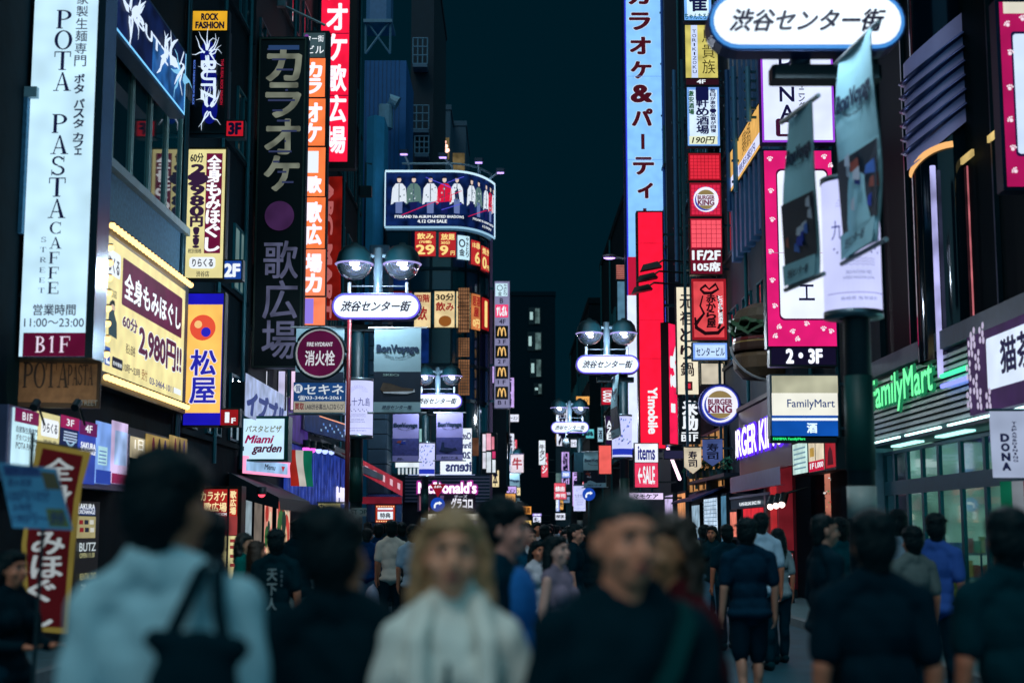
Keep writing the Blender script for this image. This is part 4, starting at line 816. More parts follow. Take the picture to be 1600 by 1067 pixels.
for y in (380, 440, 500, 560): s.rect(999, y, 1037, y+.6, em((170, 10, 36), 1))
s.txt('Y!mobile', 1013, 606, 1027, 677, WHF, .04, rot=-90); s.done()
s = Sign('side_sign', 'narrow slanting red sign with white marks to the right of the tall red one', 'sign', at(1050, 700, 50), 55); s.cab(1044, 505, 1059, 694, pm((40, 14, 24), .4), .3, pad=.04); s.rect(1044, 505, 1059, 694, em((236, 30, 80), 1, .2)); s.txt('Y!', 1047, 545, 1056, 600, WHF, .08, rot=-90); s.rect(1048, 630, 1055, 645, WHF); s.done()
# flood lamps over the red sign
for k, (x0_, x1_, y) in enumerate(((996, 1022, 455), (1004, 1030, 437), (1010, 1036, 458-38))):
    q = at(x0_+8, y, 49.5-k*.6); e = empty('flood_lamp', q, 0, ('lowest black flood lamp reaching in front of the tall red sign', 'middle black flood lamp in front of the tall red sign', 'topmost black flood lamp in front of the tall red sign')[k], 'lamp', 'flood lamps at the red sign')
    b = MB(); b.tube([(.1, 0, .1), (.4, 0, .3), (2.2, .6, .3)], .035, DK, 8); b.build('arm', e)
    b = MB(); b.add([(-.4, -.2, -.1), (.35, -.2, .05), (.35, .2, .05), (-.4, .2, -.1), (-.3, -.15, .12), (.2, -.15, .24), (.2, .15, .24), (-.3, .15, .12)], [(0, 1, 2, 3), (4, 7, 6, 5), (0, 4, 5, 1), (1, 5, 6, 2), (2, 6, 7, 3), (3, 7, 4, 0)], DK); b.build('lamp_head', e)
# column of signs
CY = 42
COLM = pm((36, 40, 50), .4, .4)
s = rsign('sign', 'blue and white lit sign with one bold character, top of the tall right column', (1069, -30, 1111, 32), CY); s.e.name = 'mahjong_sign'; s.rect(1069, -30, 1111, 32, em((110, 170, 240), 1, .2)); s.rect(1073, -30, 1107, 26, em((206, 232, 250), 1, .15)); s.txt('雀', 1077, -14, 1104, 18, em((20, 24, 70), 1, quiet=True), .03); s.txt('ちゃんたろう', 1070, 22, 1110, 31, em((20, 90, 100), 1, quiet=True), .03); s.done()
s = rsign('restaurant_sign', 'yellow lit sign with a white spelled strip and thin brush characters', (1071, 40, 1121, 122), CY); s.rect(1071, 40, 1121, 122, em((206, 194, 104), .95, .35)); s.rect(1080, 40, 1090, 122, em((190, 206, 245), 1, .1)); s.vtxt('TORIKIZOKU', 1082, 46, 1088, 116, INK, .01, .3); s.vtxt('鳥貴族', 1097, 44, 1117, 117, em((50, 44, 16), 1, quiet=True), .0, .1); s.done()
s = rsign('floor_sign', 'thin dark maroon plate with a pale 4F under the yellow sign', (1072, 124, 1123, 133), CY); s.rect(1072, 124, 1123, 133, em((44, 14, 26), 1)); s.txt('4F', 1089, 125, 1102, 131, WHF, .03); s.done()
s = rsign('bar_sign', 'white blue edged bar sign with bold dark characters and a price', (1074, 137, 1124, 228), CY); s.rect(1074, 137, 1124, 228, em((110, 160, 230), 1, .2)); s.rect(1077, 141, 1121, 214, em((205, 226, 250), 1, .15)); s.rect(1077, 213, 1121, 226, em((214, 220, 190), 1)); s.vtxt('一軒め酒場', 1088, 140, 1107, 210, em((16, 20, 70), 1, quiet=True), .03, .06); s.vtxt('毎日が激安・品質が自慢', 1110, 139, 1118, 208, em((24, 24, 70), 1, quiet=True), .03); s.vtxt('激安酒場', 1076, 142, 1084, 180, em((40, 90, 60), 1, quiet=True), .04); s.txt('190円', 1081, 214, 1117, 225, em((40, 34, 20), 1, quiet=True), .02, .2); s.done()
def grid(s, x0, y0, x1, y1, nx, ny, m, g=.12):
    u0, v0, u1, v1 = s.uv(x0, y0, x1, y1); s.n += 1
    for i in range(nx):
        for j in range(ny):
            a, b = (u1-u0)/nx, (v1-v0)/ny; y = -.004*s.n
            s.part('face').add([(u0+a*(i+g), y, v0+b*(j+g)), (u0+a*(i+1-g), y, v0+b*(j+g)), (u0+a*(i+1-g), y, v0+b*(j+1-g)), (u0+a*(i+g), y, v0+b*(j+1-g))], [(0, 1, 2, 3)], m)
s = rsign('lightbox', 'plain red lit panel above the round burger emblem', (1076, 240, 1126, 282), CY, m=pm((60, 50, 40), .4, .5)); s.rect(1076, 240, 1126, 282, em((150, 16, 34), 1, .2)); grid(s, 1078, 243, 1124, 280, 8, 7, em((214, 40, 60), 1, .1), .06); s.done()
def burger(s, cx, cy, r, k=1.):
    s.circ(cx, cy, r, em((60, 70, 190), 1, quiet=True)); s.circ(cx, cy, r*.93, em((226, 226, 240), 1, .08)); s.circ(cx, cy, r*.72, em((150, 130, 84), 1, .2), a0=30, a1=150, ry=r*.72); s.circ(cx, cy, r*.72, em((150, 130, 84), 1, .2), a0=210, a1=330, ry=r*.72)
    s.line([(cx - r*.78*cos(a), cy + r*.78*sin(a)) for a in np.linspace(-.6, 2.2, 16)], [r*.02+r*.12*sin(pi*i/15) for i in range(16)], em((50, 70, 180), 1, quiet=True))
    for t, y0, y1, w in (('BURGER', -.28, .0, .62), ('KING', .04, .42, .6)):
        s.rect(cx-w*r*1.02, cy+(y0-.03)*r, cx+w*r*1.02, cy+(y1+.03)*r, em((226, 226, 240), 1, quiet=True)); s.txt(t, cx-w*r, cy+y0*r, cx+w*r, cy+y1*r, em((110, 30, 70), 1, quiet=True), .04)
s = rsign('burger_sign', 'red lit panel carrying a white round burger emblem, in the tall right column', (1078, 286, 1127, 338), CY); s.rect(1078, 286, 1127, 338, em((150, 18, 40), 1, .2)); grid(s, 1080, 289, 1125, 336, 8, 8, em((204, 36, 70), 1, .1), .06); burger(s, 1103, 312, 21); s.done()
s = rsign('floor_sign', 'red gridded lit panel with white floor and seat numbers', (1079, 342, 1128, 428), CY, m=pm((60, 50, 40), .4, .5)); s.rect(1079, 342, 1128, 388, em((170, 30, 54), 1, .15)); grid(s, 1080, 344, 1127, 387, 6, 6, em((236, 84, 100), 1, .1), .05); s.rect(1079, 388, 1128, 428, em((110, 16, 40), 1, .3)); s.txt('1F/2F', 1082, 392, 1125, 406, WHF, .04); s.txt('105席', 1084, 410, 1125, 424, WHF, .04); s.done()
s = rsign('bar_sign', 'red lit sign with a black brush painted gourd of characters', (1081, 436, 1135, 531), CY); s.rect(1081, 436, 1135, 531, em((150, 24, 36), 1, .25)); s.rect(1084, 440, 1131, 527, em((214, 70, 76), 1, .3)); ik = em((30, 6, 14), 1, quiet=True)
s.line([(1094, 452), (1102, 446), (1108, 452), (1118, 444), (1122, 452), (1112, 458), (1100, 458), (1094, 452)], [3, 5, 3, 5, 4, 5, 5, 3], ik); s.line([(1098, 462), (1094, 478), (1100, 490), (1092, 500), (1086, 508)], [2, 3, 4, 5, 6], ik); s.line([(1086, 496), (1088, 512), (1102, 521), (1122, 520), (1132, 510)], [3, 6, 6, 6, 3], ik); s.line([(1120, 462), (1126, 480), (1128, 500), (1122, 514)], [2, 3, 4, 4], ik); s.vtxt('赤から屋', 1104, 460, 1118, 512, ik, .04, .02); s.vtxt('とうがらし居酒屋', 1122, 462, 1129, 506, WHF, .03); s.done()
s = rsign('building_sign', 'pale blue lit building name plate at the foot of the right column', (1083, 536, 1136, 562), CY); s.rect(1083, 536, 1136, 562, em((120, 160, 240), 1, .2)); s.rect(1086, 539, 1133, 559, em((186, 214, 250), 1, .15)); s.txt('センタービル', 1088, 543, 1132, 556, em((24, 30, 80), 1, quiet=True), .02); s.done()
b = empty('sign_mast', at(1074, 560, CY+.1)*np.array((1, 1, 0)), 0, 'steel rail mast behind the tall right column of signs', 'mast')
for dx in (0, 1.0):
    q = MB(); q.box(dx-.04, dx+.04, .26, .34, 3.2, 16, STEEL); q.build('rail', b)
for k in range(9):
    q = MB(); q.box(0, 1.4, .27, .33, 4+k*1.35, 4.06+k*1.35, STEEL); q.build('rung', b)
s = rsign('restaurant_sign', 'cream vertical hotpot restaurant sign with dark brush characters', (1058, 449, 1087, 614), 44); s.rect(1058, 449, 1090, 616, em((226, 216, 190), 1, .12)); s.vtxt('元祖とり鍋', 1063, 458, 1083, 590, em((40, 24, 30), 1, quiet=True), .02, .2); s.rect(1070, 596, 1082, 610, em((70, 16, 24), 1)); s.rect(1073, 599, 1079, 607, em((200, 40, 60), 1)); s.done()
s = rsign('restaurant_sign', 'black sign with two fat white characters and B1F below the cream one', (1062, 622, 1093, 692), 44); s.rect(1062, 622, 1093, 692, pm((12, 18, 28), .4)); s.vtxt('米助', 1067, 626, 1089, 672, WHF, .05, .05); s.rect(1065, 675, 1091, 677, WHF); s.txt('B1F', 1065, 679, 1090, 689, WHF, .03); s.done()
s = rsign('lightbox', 'plain cream lit box between the column and the round burger sign', (1096, 568, 1130, 600), 43.5, arm=False); s.rect(1096, 568, 1130, 600, em((206, 196, 176), .9, .3)); s.done()
s = Sign('burger_sign', 'large round burger emblem sign with a blue rim, hung over the sushi flags', 'sign', at(1125, 662, 37)); q = s.L(1125, 632); r = abs(s.L(1155, 632)[0]-q[0])
c = MB(); c.v = []; n = 32; c.add([(q[0]+(r+.05)*cos(2*pi*i/n), y, q[1]+(r+.05)*sin(2*pi*i/n)) for y in (0, .25) for i in range(n)], [tuple(range(n)), tuple(range(n, 2*n))[::-1]] + [(i, n+i, n+(i+1) % n, (i+1) % n) for i in range(n)], pm((50, 70, 160), .4, .3)); c.build('cabinet', s.e); burger(s, 1125, 632, 30); s.box = (-.5, .1, .5, .9); s.arm(RX, STEEL, (.5,)); s.done()
# sushi flags
for k, (bx_, lab, c, ic) in enumerate((((1069, 698, 1096, 740), 'small cream cloth sushi flag with pointed lower edge', (232, 218, 190), INK), ((1098, 686, 1129, 728), 'small dark blue cloth sushi flag beside the cream one', (74, 92, 150), em((16, 20, 40), 1, quiet=True)))):
    s = Sign('shop_flag', lab, 'flag', at((bx_[0]+bx_[2])/2, bx_[3], 38+k*.2-.4*k)); u0, v0, u1, v1 = s.uv(*bx_); m = em(c, .85, .3); h = v1-v0
    cloth(s, u0, v0+.25*h, u1, v1, m); s.part('cloth').add([(u0, 0, v0+.25*h), (u1, 0, v0+.25*h), ((u0+u1)/2, 0, v0)], [(0, 2, 1)], m); s.vtxt('寿司', bx_[0]+7, bx_[1]+6, bx_[2]-7, bx_[3]-9, ic, .03); wave(s, .025, 6, k); 
    b = MB(); b.tube([(u0-.05, .03, v1), (u1+.1, .03, v1)], .02, DK, 6); b.build('rod', s.e); s.done()
# warm window of the sushi shop
s = Sign('shop_window', 'warm lit wooden window behind the sushi flags', 'shop window', atX(1115, 700, RX-.02), -90); u0, u1 = s.L(1078, 760)[0], s.L(1132, 760)[0]; v0, v1 = s.L(1132, 758)[1], s.L(1132, 668)[1]; s.part('frame').box(u0-.1, u1+.1, .0, .1, v0-.1, v1+.1, DK); s.urect(u0, v0, u1, v1, em((210, 150, 90), .8, .5))
for k in range(7): s.part('slat').box(u0+(u1-u0)*k/6-.03, u0+(u1-u0)*k/6+.03, -.08, -.03, v0, v1, pm((60, 40, 24), .5))
s.done()
pot = []
for k in range(5):
    q = atX(1082+k*11, 748-k*1.2, RX-.25); e = empty('potted_plant', q, 0, 'dark leafy pot plant on the ledge under the sushi shop window', 'plant', 'pot plants on the sushi shop ledge'); b = MB(); b.lathe([(.001, 0), (.12, 0), (.16, .22), (.14, .22)], (0, 0, 0), pm((40, 50, 56), .6), 10); b.build('pot', e); b = MB(); rr = random.Random(k)
    for i in range(60):
        a, c, h = rr.uniform(0, 6.28), rr.uniform(.02, .28), rr.uniform(.2, .55); x, y = c*cos(a), c*sin(a); b.add([(x, y, h), (x+.08*cos(a+1), y+.08*sin(a+1), h+.06), (x+.12*cos(a), y+.12*sin(a), h-.02), (x+.06*cos(a-1), y+.06*sin(a-1), h-.03)], [(0, 1, 2, 3)], pm((40, 74, 60), .5))
    b.build('foliage', e)
e = empty('shelf', (0, 0, 0), 0, 'wall ledge under the warm sushi shop window', 'ledge'); q0, q1 = atX(1078, 753, RX-.4), atX(1134, 747, RX-.4); b = MB(); b.box(RX-.45, RX+.02, q1[1], q0[1], q0[2]-.1, q0[2], DK); b.build('board', e); b = MB(); b.box(RX-.4, RX, (q0[1]+q1[1])/2, (q0[1]+q1[1])/2+.1, q0[2]-.4, q0[2]-.1, DK); b.build('bracket', e)
# round relief burger on the corner, pictured three dimensionally
e = empty('burger_model', at(1203, 592, 34.6), 0, 'giant burger model with lettuce on the corner wall beside the pink sign', 'model'); sc_ = 58*34.6/2222; rr = random.Random(3)
b = MB(); b.lathe([(0.001, .0), (.75, .02), (.96, .25), (1, .55), (.93, .66)], (0, 0, 0), pm((110, 92, 70), .5), 24); b.build('bottom_bun', e)
b = MB(); b.lathe([(1.0, .72), (1.02, .78), (1.02, .92), (.95, .98)], (0, 0, 0), pm((70, 44, 34), .6), 24); b.build('patty', e)
for (n_, m, z, r) in (('lettuce', pm((74, 120, 90), .5), 1.3, 1.03), ('tomato', pm((120, 40, 44), .4), 1.08, .98), ('cheese', pm((180, 150, 90), .4), .98, 1.0)):
    b = MB(); N = 40 if n_ == 'lettuce' else 24
    for L_ in range(3 if n_ == 'lettuce' else 1):
        v = []
        for i in range(N): a = 2*pi*i/N; w = .05*sin(a*9+L_*2)+rr.uniform(-.03, .03) if n_ == 'lettuce' else 0; v += [(r*.6*cos(a), r*.6*sin(a), z+L_*.1), ((r+w)*cos(a), (r+w)*sin(a), z+L_*.12+w*1.4), ((r+w)*cos(a), (r+w)*sin(a), z+L_*.12+w*1.4-.08)]
        b.add(v, [(3*i, 3*i+1, 3*((i+1) % N)+1, 3*((i+1) % N)) for i in range(N)] + [(3*i+1, 3*i+2, 3*((i+1) % N)+2, 3*((i+1) % N)+1) for i in range(N)], m)
    b.build(n_, e)
b = MB(); b.lathe([(.98, 1.5), (1.0, 1.62), (.85, 1.85), (.5, 2.02), (.001, 2.06)], (0, 0, 0), pm((96, 84, 70), .5), 24); b.build('top_bun', e)
b = MB(); b.tube([(-1.15*cos(a)*1.0, -.6, .9-1.0*sin(a)) for a in np.linspace(.1, pi-.6, 14)], .035, pm((190, 200, 210), .4), 6); b.build('rim', e); e.scale = (sc_, sc_, sc_)
# yellow facade board
s = Sign('shop_board', 'yellow lit facade board with a white strip and dark brush marks, high on the right', 'sign', atX(1165, 230, RX-.1), -90); u0, u1 = s.L(1141, 250)[0], s.L(1191, 200)[0]; v1, v0 = s.L(1141, 240)[1], s.L(1141, 302)[1]
s.part('cabinet').box(u0-.06, u1+.06, 0, .2, v0-.06, v1+.06, DK); s.urect(u0, v0, u1, v1, em((216, 166, 90), 1, .2)); s.urect(u0+.05, v0+.08*(v1-v0), u1, v0+.35*(v1-v0), em((206, 210, 240), 1)); s.utxt('無料案内', u0+.3*(u1-u0), v0+.1*(v1-v0), u0+.8*(u1-u0), v0+.32*(v1-v0), em((80, 90, 150), 1), .02); s.utxt('鶏鍋', u0+.42*(u1-u0), v0+.42*(v1-v0), u0+.68*(u1-u0), v0+.95*(v1-v0), em((60, 44, 20), 1), .0); s.done()
# burger shop curved fascia
FX = RX-.55
e = empty('burger_fascia', (0, 0, 0), 0, 'rounded dark red fascia with glowing purple edged white shop name letters', 'shop sign')
ya, yb = atX(1143, 700, FX)[1], 29.8; z0, z1 = atX(1160, 738, FX)[2], atX(1160, 655, FX)[2]
zl, zh = atX(1160, 713, FX)[2], atX(1160, 672, FX)[2]
def fpt(t, off=0.):
    R_ = 1.4; L_ = ya-yb-R_
    if t < .72: return (FX-off, yb + L_*t/.72)
    a = (t-.72)/.28*pi/2; return (FX + R_*(1-cos(a)) - off*cos(a), yb+L_+R_*sin(a) + off*sin(a))
def fband(z0, z1, off, m, nm, t0=0., t1=1.):
    b = MB(); n = 24; v = []
    for i in range(n+1): x, y = fpt(t0+(t1-t0)*i/n, off); v += [(x, y, z0), (x, y, z1)]
    for i in range(n+1): x, y = fpt(t0+(t1-t0)*i/n, off-.12); v += [(x, y, z0), (x, y, z1)]
    N = 2*(n+1); f = [(2*i, 2*i+1, 2*i+3, 2*i+2) for i in range(n)] + [(2*i+1, N+2*i+1, N+2*i+3, 2*i+3) for i in range(n)] + [(2*i, 2*i+2, N+2*i+2, N+2*i) for i in range(n)]
    b.add(v, f, m); b.build(nm, e)
fband(z0-.1, z1+.2, 0, pm((80, 20, 40), .3, .1), 'fascia'); fband(z0-.5, z0-.12, .25, pm((120, 150, 190), .3, .7), 'metal_band'); fband(z1+.22, z1+.32, .06, pm((50, 20, 40), .4), 'top_edge')
for off, m, bo in ((.06, em((90, 40, 230), 1.1), .09), (.1, em((250, 244, 255), 1.1), .03)):
    v, f = glyph('BURGER KING', bo); g0, _ = glyph('BURGER KING', 0.); lo, hi = g0.min(0), g0.max(0); b = MB(); vv = []
    for a, c in v: x, y = fpt(.86-.8*(a-lo[0])/(hi[0]-lo[0]), off); vv.append((x, y, zl+(c-lo[1])/(hi[1]-lo[1])*(zh-zl)))
    b.add(vv, f, m); b.build('lettering' if bo < .05 else 'glow_edge', e)
b = MB(); b.v = []; x, y = fpt(.9, .2); b.add([(x-.15, y-.3, z0-.1), (x+.1, y+.1, z0-.1), (x+.1, y+.1, z1+.1), (x-.15, y-.3, z1+.1)], [(0, 1, 2, 3)], em((150, 90, 230), .9, .2)); b.build('side_plate', e)
# burger shop door zone: awning plate, red lit door, red pillars
s = Sign('shop_awning', 'dark awning plate with small white capitals over the red lit burger shop door', 'awning', atX(1165, 790, RX-.3), -90); u0, u1 = s.L(1142, 790)[0], s.L(1205, 790)[0]; v0, v1 = s.L(1205, 790)[1], s.L(1205, 768)[1]; s.part('cover').box(u0, u1, 0, .6, v0, v1, pm((24, 54, 70), .5)); s.part('cover').box(u0, u1, -.04, .0, v1-.06, v1, pm((110, 150, 170), .3, .6)); s.n = 24; s.utxt('FLAME-GRILLING SINCE 1954', u0+.3*(u1-u0), v0+.2*(v1-v0), u0+.82*(u1-u0), v0+.45*(v1-v0), WHF, .03); s.done()
s = Sign('shop_door', 'glowing red glass door of the burger shop behind the man in the pale shirt', 'door', atX(1185, 850, RX+.0), -90); u0, u1 = s.L(1167, 860)[0], s.L(1199, 860)[0]; v1 = s.L(1199, 788)[1]; s.part('frame').box(u0-.12, u1+.12, -.06, .1, .1-s.P[2], v1+.1, pm((90, 40, 40), .4)); s.n = 34; s.urect(u0, .15-s.P[2], u1, v1, em((214, 44, 56), .9, .4)); s.done()
for k, px in enumerate((1207, 1217, 1228)):
    q = atX(px, 860, RX-.15); b = MB(); b.bbox(-.16, .16, -.16, .16, .1, 3.6, (pm((150, 130, 130), .3, .5), em((190, 46, 52), .8, .4), em((120, 30, 40), .7, .4))[k], .04); b.box(-.2, .2, -.2, .2, .1, .3, DK); b.box(-.2, .2, -.2, .2, 3.6, 3.75, DK)
    tag(b.build('pillar', None, False, (q[0], q[1], 0)), ('pale metal pillar beside the burger shop door', 'red lit pillar nearest the dark doorway', 'dark red narrow pillar at the burger shop corner')[k], 'pillar')
for k in range(3):
    q = atX(1208+k*9, 776-k*2, RX-.6); e = empty('spotlight', q, 0, ('first small track spotlight over the red pillars', 'second small track spotlight over the red pillars', 'third small track spotlight over the red pillars')[k], 'lamp', 'spotlights over the red pillars'); b = MB(); b.tube([(0, 0, 0), (-.08, -.12, -.2)], .09, DK, 10); b.tube([(0, 0, 0), (.5, 0, .15)], .02, DK, 6); b.build('housing', e); b = MB(); b.ball((-.09, -.13, -.22), .07, em((255, 226, 214), 2.5), 8, 6); b.build('bulb', e)
s = Sign('menu_stand', 'standing menu board with burger pictures on the pavement by the pillars', 'menu board', at(1229, 908, 30.5)); s.cab(1218, 862, 1240, 908, DK, .06)
for k, (c, c2) in enumerate((((150, 40, 40), (220, 180, 120)), ((40, 20, 20), (210, 120, 80)), ((130, 30, 40), (230, 200, 140)), ((30, 24, 24), (200, 150, 90)))): s.rect(1219, 864+k*11, 1239, 873+k*11, em(c, .8, .3)); s.circ(1226, 870+k*11, 5, em(c2, .8, .4), ry=3); s.rect(1231, 866+k*11, 1238, 868+k*11, WHF)
for dx in (-.14, .14): s.part('leg').box(dx-.02, dx+.02, 0, .04, -s.P[2]+.1, .1, DK)
s.done()
# pink column with white panel
PY = 27.6
s = Sign('cafe_sign', 'upper white lit cafe sign with large hand drawn capitals, cut off by the name sign', 'sign', at(1245, 222, PY)); s.cab(1192, 60, 1299, 220, pm((60, 30, 110), .4, .3), .3, pad=.04); s.rect(1190, 60, 1299, 220, em((214, 224, 250), 1, .1)); BKI = em((20, 18, 60), 1, quiet=True)
s.vtxt('DONA', 1218, 78, 1240, 190, BKI, .02, .2); s.vtxt('イタリアンダイニング', 1247, 66, 1256, 170, BKI, .02); s.rect(1212, 186, 1240, 214, em((60, 16, 50), 1), r=.3); s.rect(1219, 192, 1236, 210, em((214, 224, 250), 1)); s.rim(1192, 60, 1299, 220, em((150, 60, 210), .9), .035, .04); s.arm(RX+.4, STEEL); s.done()
s = Sign('cafe_sign', 'pink lit cafe sign with white paw prints and an inset white panel', 'sign', at(1250, 540, PY)); s.cab(1198, 236, 1303, 541, pm((60, 30, 60), .4, .3), .3, pad=.04); s.rect(1197, 236, 1303, 541, em((214, 26, 110), 1, .18)); s.arm(RX+.4, STEEL)
def paw(s, x, y, r, m, tilt=0.):
    s.circ(x, y, r, m, 'face', n=10)
    for k in range(4): a = radians(200 + 35*k + tilt); s.circ(x + r*1.7*cos(a), y + r*1.6*sin(a), r*.5, m, 'face', n=8)
pk = em((248, 226, 240), 1, quiet=True); rr = random.Random(5)
for x, y in ((1203, 250), (1204, 300), (1206, 345), (1203, 395), (1206, 440), (1209, 480), (1218, 512), (1238, 520), (1258, 508), (1285, 516), (1296, 520), (1297, 262), (1299, 310), (1230, 250), (1262, 254), (1285, 250), (1245, 532), (1210, 528)): paw(s, x, y, 2.6, pk, rr.uniform(-50, 50))
s.rect(1212, 268, 1293, 503, em((90, 14, 60), 1), r=.2); s.rect(1214, 271, 1291, 500, em((226, 234, 252), 1, .08), r=.2); s.vtxt('猫茶カフェ', 1236, 285, 1270, 482, BKI, .0, .25); s.rect(1197, 398, 1303, 398.8, em((170, 120, 160), 1)); s.done()
s = Sign('floor_sign', 'black floor plate with bold white numbers under the pink sign', 'sign', at(1257, 570, PY)); s.cab(1205, 543, 1306, 570, pm((20, 24, 34), .4), .3); s.rect(1205, 543, 1306, 570, em((18, 14, 40), 1)); s.txt('2・3F', 1229, 546, 1284, 567, em((236, 240, 255), 1), .05); s.done()
s = Sign('shop_sign', 'cream white and blue lit convenience shop sign hanging under the floor plate', 'sign', at(1258, 682, PY)); s.cab(1206, 587, 1309, 681, pm((60, 84, 100), .4, .4), .35); s.rect(1206, 587, 1309, 614, em((186, 186, 160), 1, .3)); s.rect(1206, 614, 1309, 649, em((226, 226, 214), 1, .1)); s.rect(1206, 649, 1309, 681, em((16, 84, 180), 1, .2)); s.rect(1206, 653, 1309, 657, WHF); s.txt('FamilyMart', 1230, 624, 1304, 640, em((22, 60, 120), 1, quiet=True), .01); s.txt('酒', 1261, 661, 1276, 676, em((214, 236, 250), 1), .04); s.arm(RX+.4, STEEL); s.done()
for y in (574, 582):
    pass
s = Sign('ticker_sign', 'thin green lit ticker strip under the blue part of the convenience sign', 'sign', at(1257, 690, PY)); s.cab(1206, 683, 1306, 689, DK, .2); s.txt('FAMIMA FamilyMart', 1208, 683.5, 1258, 688.5, em((40, 210, 110), 1.1), .05); s.done()
# lightboxes along the right facade behind the pole
for k, (px0, px1, yt, yb, lab) in enumerate(((1239, 1262, 691, 742, 'first pale menu lightbox under the convenience shop sign'), (1264, 1288, 688, 738, 'second menu lightbox with a red lower band, under the convenience sign'), (1290, 1306, 686, 732, 'third menu lightbox, red with a dark figure, beside the near pole'))):
    s = Sign('menu_lightbox', lab, 'lightbox', atX((px0+px1)/2, 715, RX-.1), -90, 'menu lightboxes'); u0, u1 = s.L(px0, 715)[0], s.L(px1, 715)[0]; v1, v0 = s.L(px0, yt+4)[1], s.L(px0, yb)[1]; s.part('cabinet').box(u0-.04, u1+.04, 0, .25, v0-.05, v1+.05, DK); c = ((190, 220, 214), (220, 206, 180), (176, 30, 44))[k]; s.urect(u0, v0, u1, v1, em(c, .95, .3)); h = v1-v0; w = u1-u0
    if k == 1: s.urect(u0, v0, u1, v0+.35*h, em((196, 20, 60), 1)); s.utxt('1F', u0+.1*w, v0+.1*h, u0+.35*w, v0+.28*h, WHF, .03); s.utxt('1,000', u0+.45*w, v0+.08*h, u0+.95*w, v0+.28*h, WHF, .03); s.urect(u0+.46*w, v0+.35*h, u0+.5*w, v1, DK); s.urect(u0+.12*w, v0+.5*h, u0+.4*w, v0+.8*h, em((200, 160, 80), .9, .4))
    elif k == 0:
        for j in range(5): s.urect(u0+.1*w, v0+(.15+.16*j)*h, u1-.1*w, v0+(.2+.16*j)*h, em((110, 150, 170), .9))
    else: s.flat([(u0+.2*w, v0+.1*h), (u0+.8*w, v0+.1*h), (u0+.7*w, v0+.6*h), (u0+.5*w, v0+.8*h), (u0+.3*w, v0+.6*h)], em((70, 10, 24), .9)); 
    s.done()
for k, (px0, px1, yt, yb, c, lab, ch) in enumerate(((1363, 1408, 700, 756, (226, 214, 206), 'lit food picture panel at the shop corner, right of the near pole', ''), (1364, 1408, 760, 830, (226, 70, 60), 'red lit panel with black brush characters at the shop corner', '赤'), (1288, 1306, 735, 850, (196, 120, 100), 'tall lit dish photo panel left of the near pole', ''), (1308, 1318, 690, 850, (220, 190, 190), 'narrow lit panel mostly behind the near pole', ''))):
    s = Sign('shop_poster', lab, 'poster', at((px0+px1)/2, yb, 26.1 if k < 2 else 29 + k), -8 if k < 2 else -35); s.cab(px0, yt, px1, yb, DK, .12); s.rect(px0, yt, px1, yb, em(c, .95, .35)); r = random.Random(k); w = px1-px0; h = yb-yt
    if ch:
        s.line([(1372, 776), (1382, 770), (1396, 776), (1402, 770)], [3, 5, 5, 3], ik); s.txt('赤から', 1380, 780, 1400, 812, ik, .04); s.line([(1378, 782), (1374, 804), (1384, 822)], [3, 5, 3], ik)
    else:
        for j in range(26 if k == 0 else 30):
            cx, cy, rr_ = px0+w*r.uniform(.1, .9), yt+h*r.uniform(.1, .9), w*r.uniform(.05, .14); s.circ(cx, cy, rr_, em(r.choice([(60, 50, 40), (240, 236, 230), (120, 140, 90), (190, 70, 60), (210, 160, 110), (30, 34, 30)]), .9, .5, True), n=9, ry=rr_*r.uniform(.4, 1))
    s.done()
# convenience shop: louvred fascia, lettering, neon
FXX = 6.5
s = Sign('shop_fascia', 'louvred metal shop fascia with glowing green name letters', 'shop sign', atX(1480, 640, FXX), -90); uA, uB = s.L(1363, 640)[0], s.L(1527, 600)[0]; v1, v0 = s.L(1600, 494)[1], s.L(1363, 690)[1]
b = MB(); b.box(uA, uB+6, .1, .6, v0-.05, v1, pm((34, 54, 62), .5, .3)); b.build('backing', s.e)
b = MB(); b.box(uA-.06, uB+6, -.05, .62, v1+.004, v1+.28, pm((60, 90, 110), .5, .2)); b.build('cornice', s.e)
for k in range(11):
    z = v0+.02+(v1-v0-.06)*k/11; b = MB(); b.add([(uA, .09, z+.02), (uB-.01, .09, z+.02), (uB-.01, .0, z), (uA, .0, z), (uA, .0, z+.05), (uB-.01, .0, z+.05), (uB-.01, .09, z+.09), (uA, .09, z+.09)], [(0, 1, 2, 3), (3, 2, 5, 4), (4, 5, 6, 7)], pm((224, 236, 238), .4, .1)); b.build('louvre', s.e)
s.n = 8
b = MB(); b.box(s.L(1368, 640)[0]-.1, s.L(1468, 620)[0]+.1, -.03, -.003, s.L(1368, 664)[1], s.L(1368, 588)[1], pm((14, 40, 34), .5)); 
u0, u1 = s.L(1369, 640)[0], s.L(1466, 600)[0]; va, vb = s.L(1369, 654)[1], s.L(1369, 597)[1]; s.n = 20; s.dp = 'name_letters'
s.utxt('FamilyMart', u0, va, u1, vb, em((16, 120, 80), .8), .06); s.n = 40; s.utxt('FamilyMart', u0, va, u1, vb, em((110, 250, 160), 1.1), .018)  # wider dull green copy paints the halo of the letters
for z_, c in ((s.L(1480, 588)[1], (60, 230, 150)), (s.L(1480, 604)[1]-.0, (120, 130, 250))):
    b = MB(); b.tube([(s.L(1481, 590)[0], -.09, z_), (s.L(1524, 575)[0], -.09, z_)], .035, em(c, 1.6), 8); b.build('neon_tube', s.e)
u0, u1 = uB, uB+4; va, vb = v0+.0, v1-.02; b = MB(); b.box(u0, u1, -.12, .1, va, vb, em((70, 44, 96), .6, .3)); b.build('side_board', s.e); s.n = 62; s.dp = 'side_face'
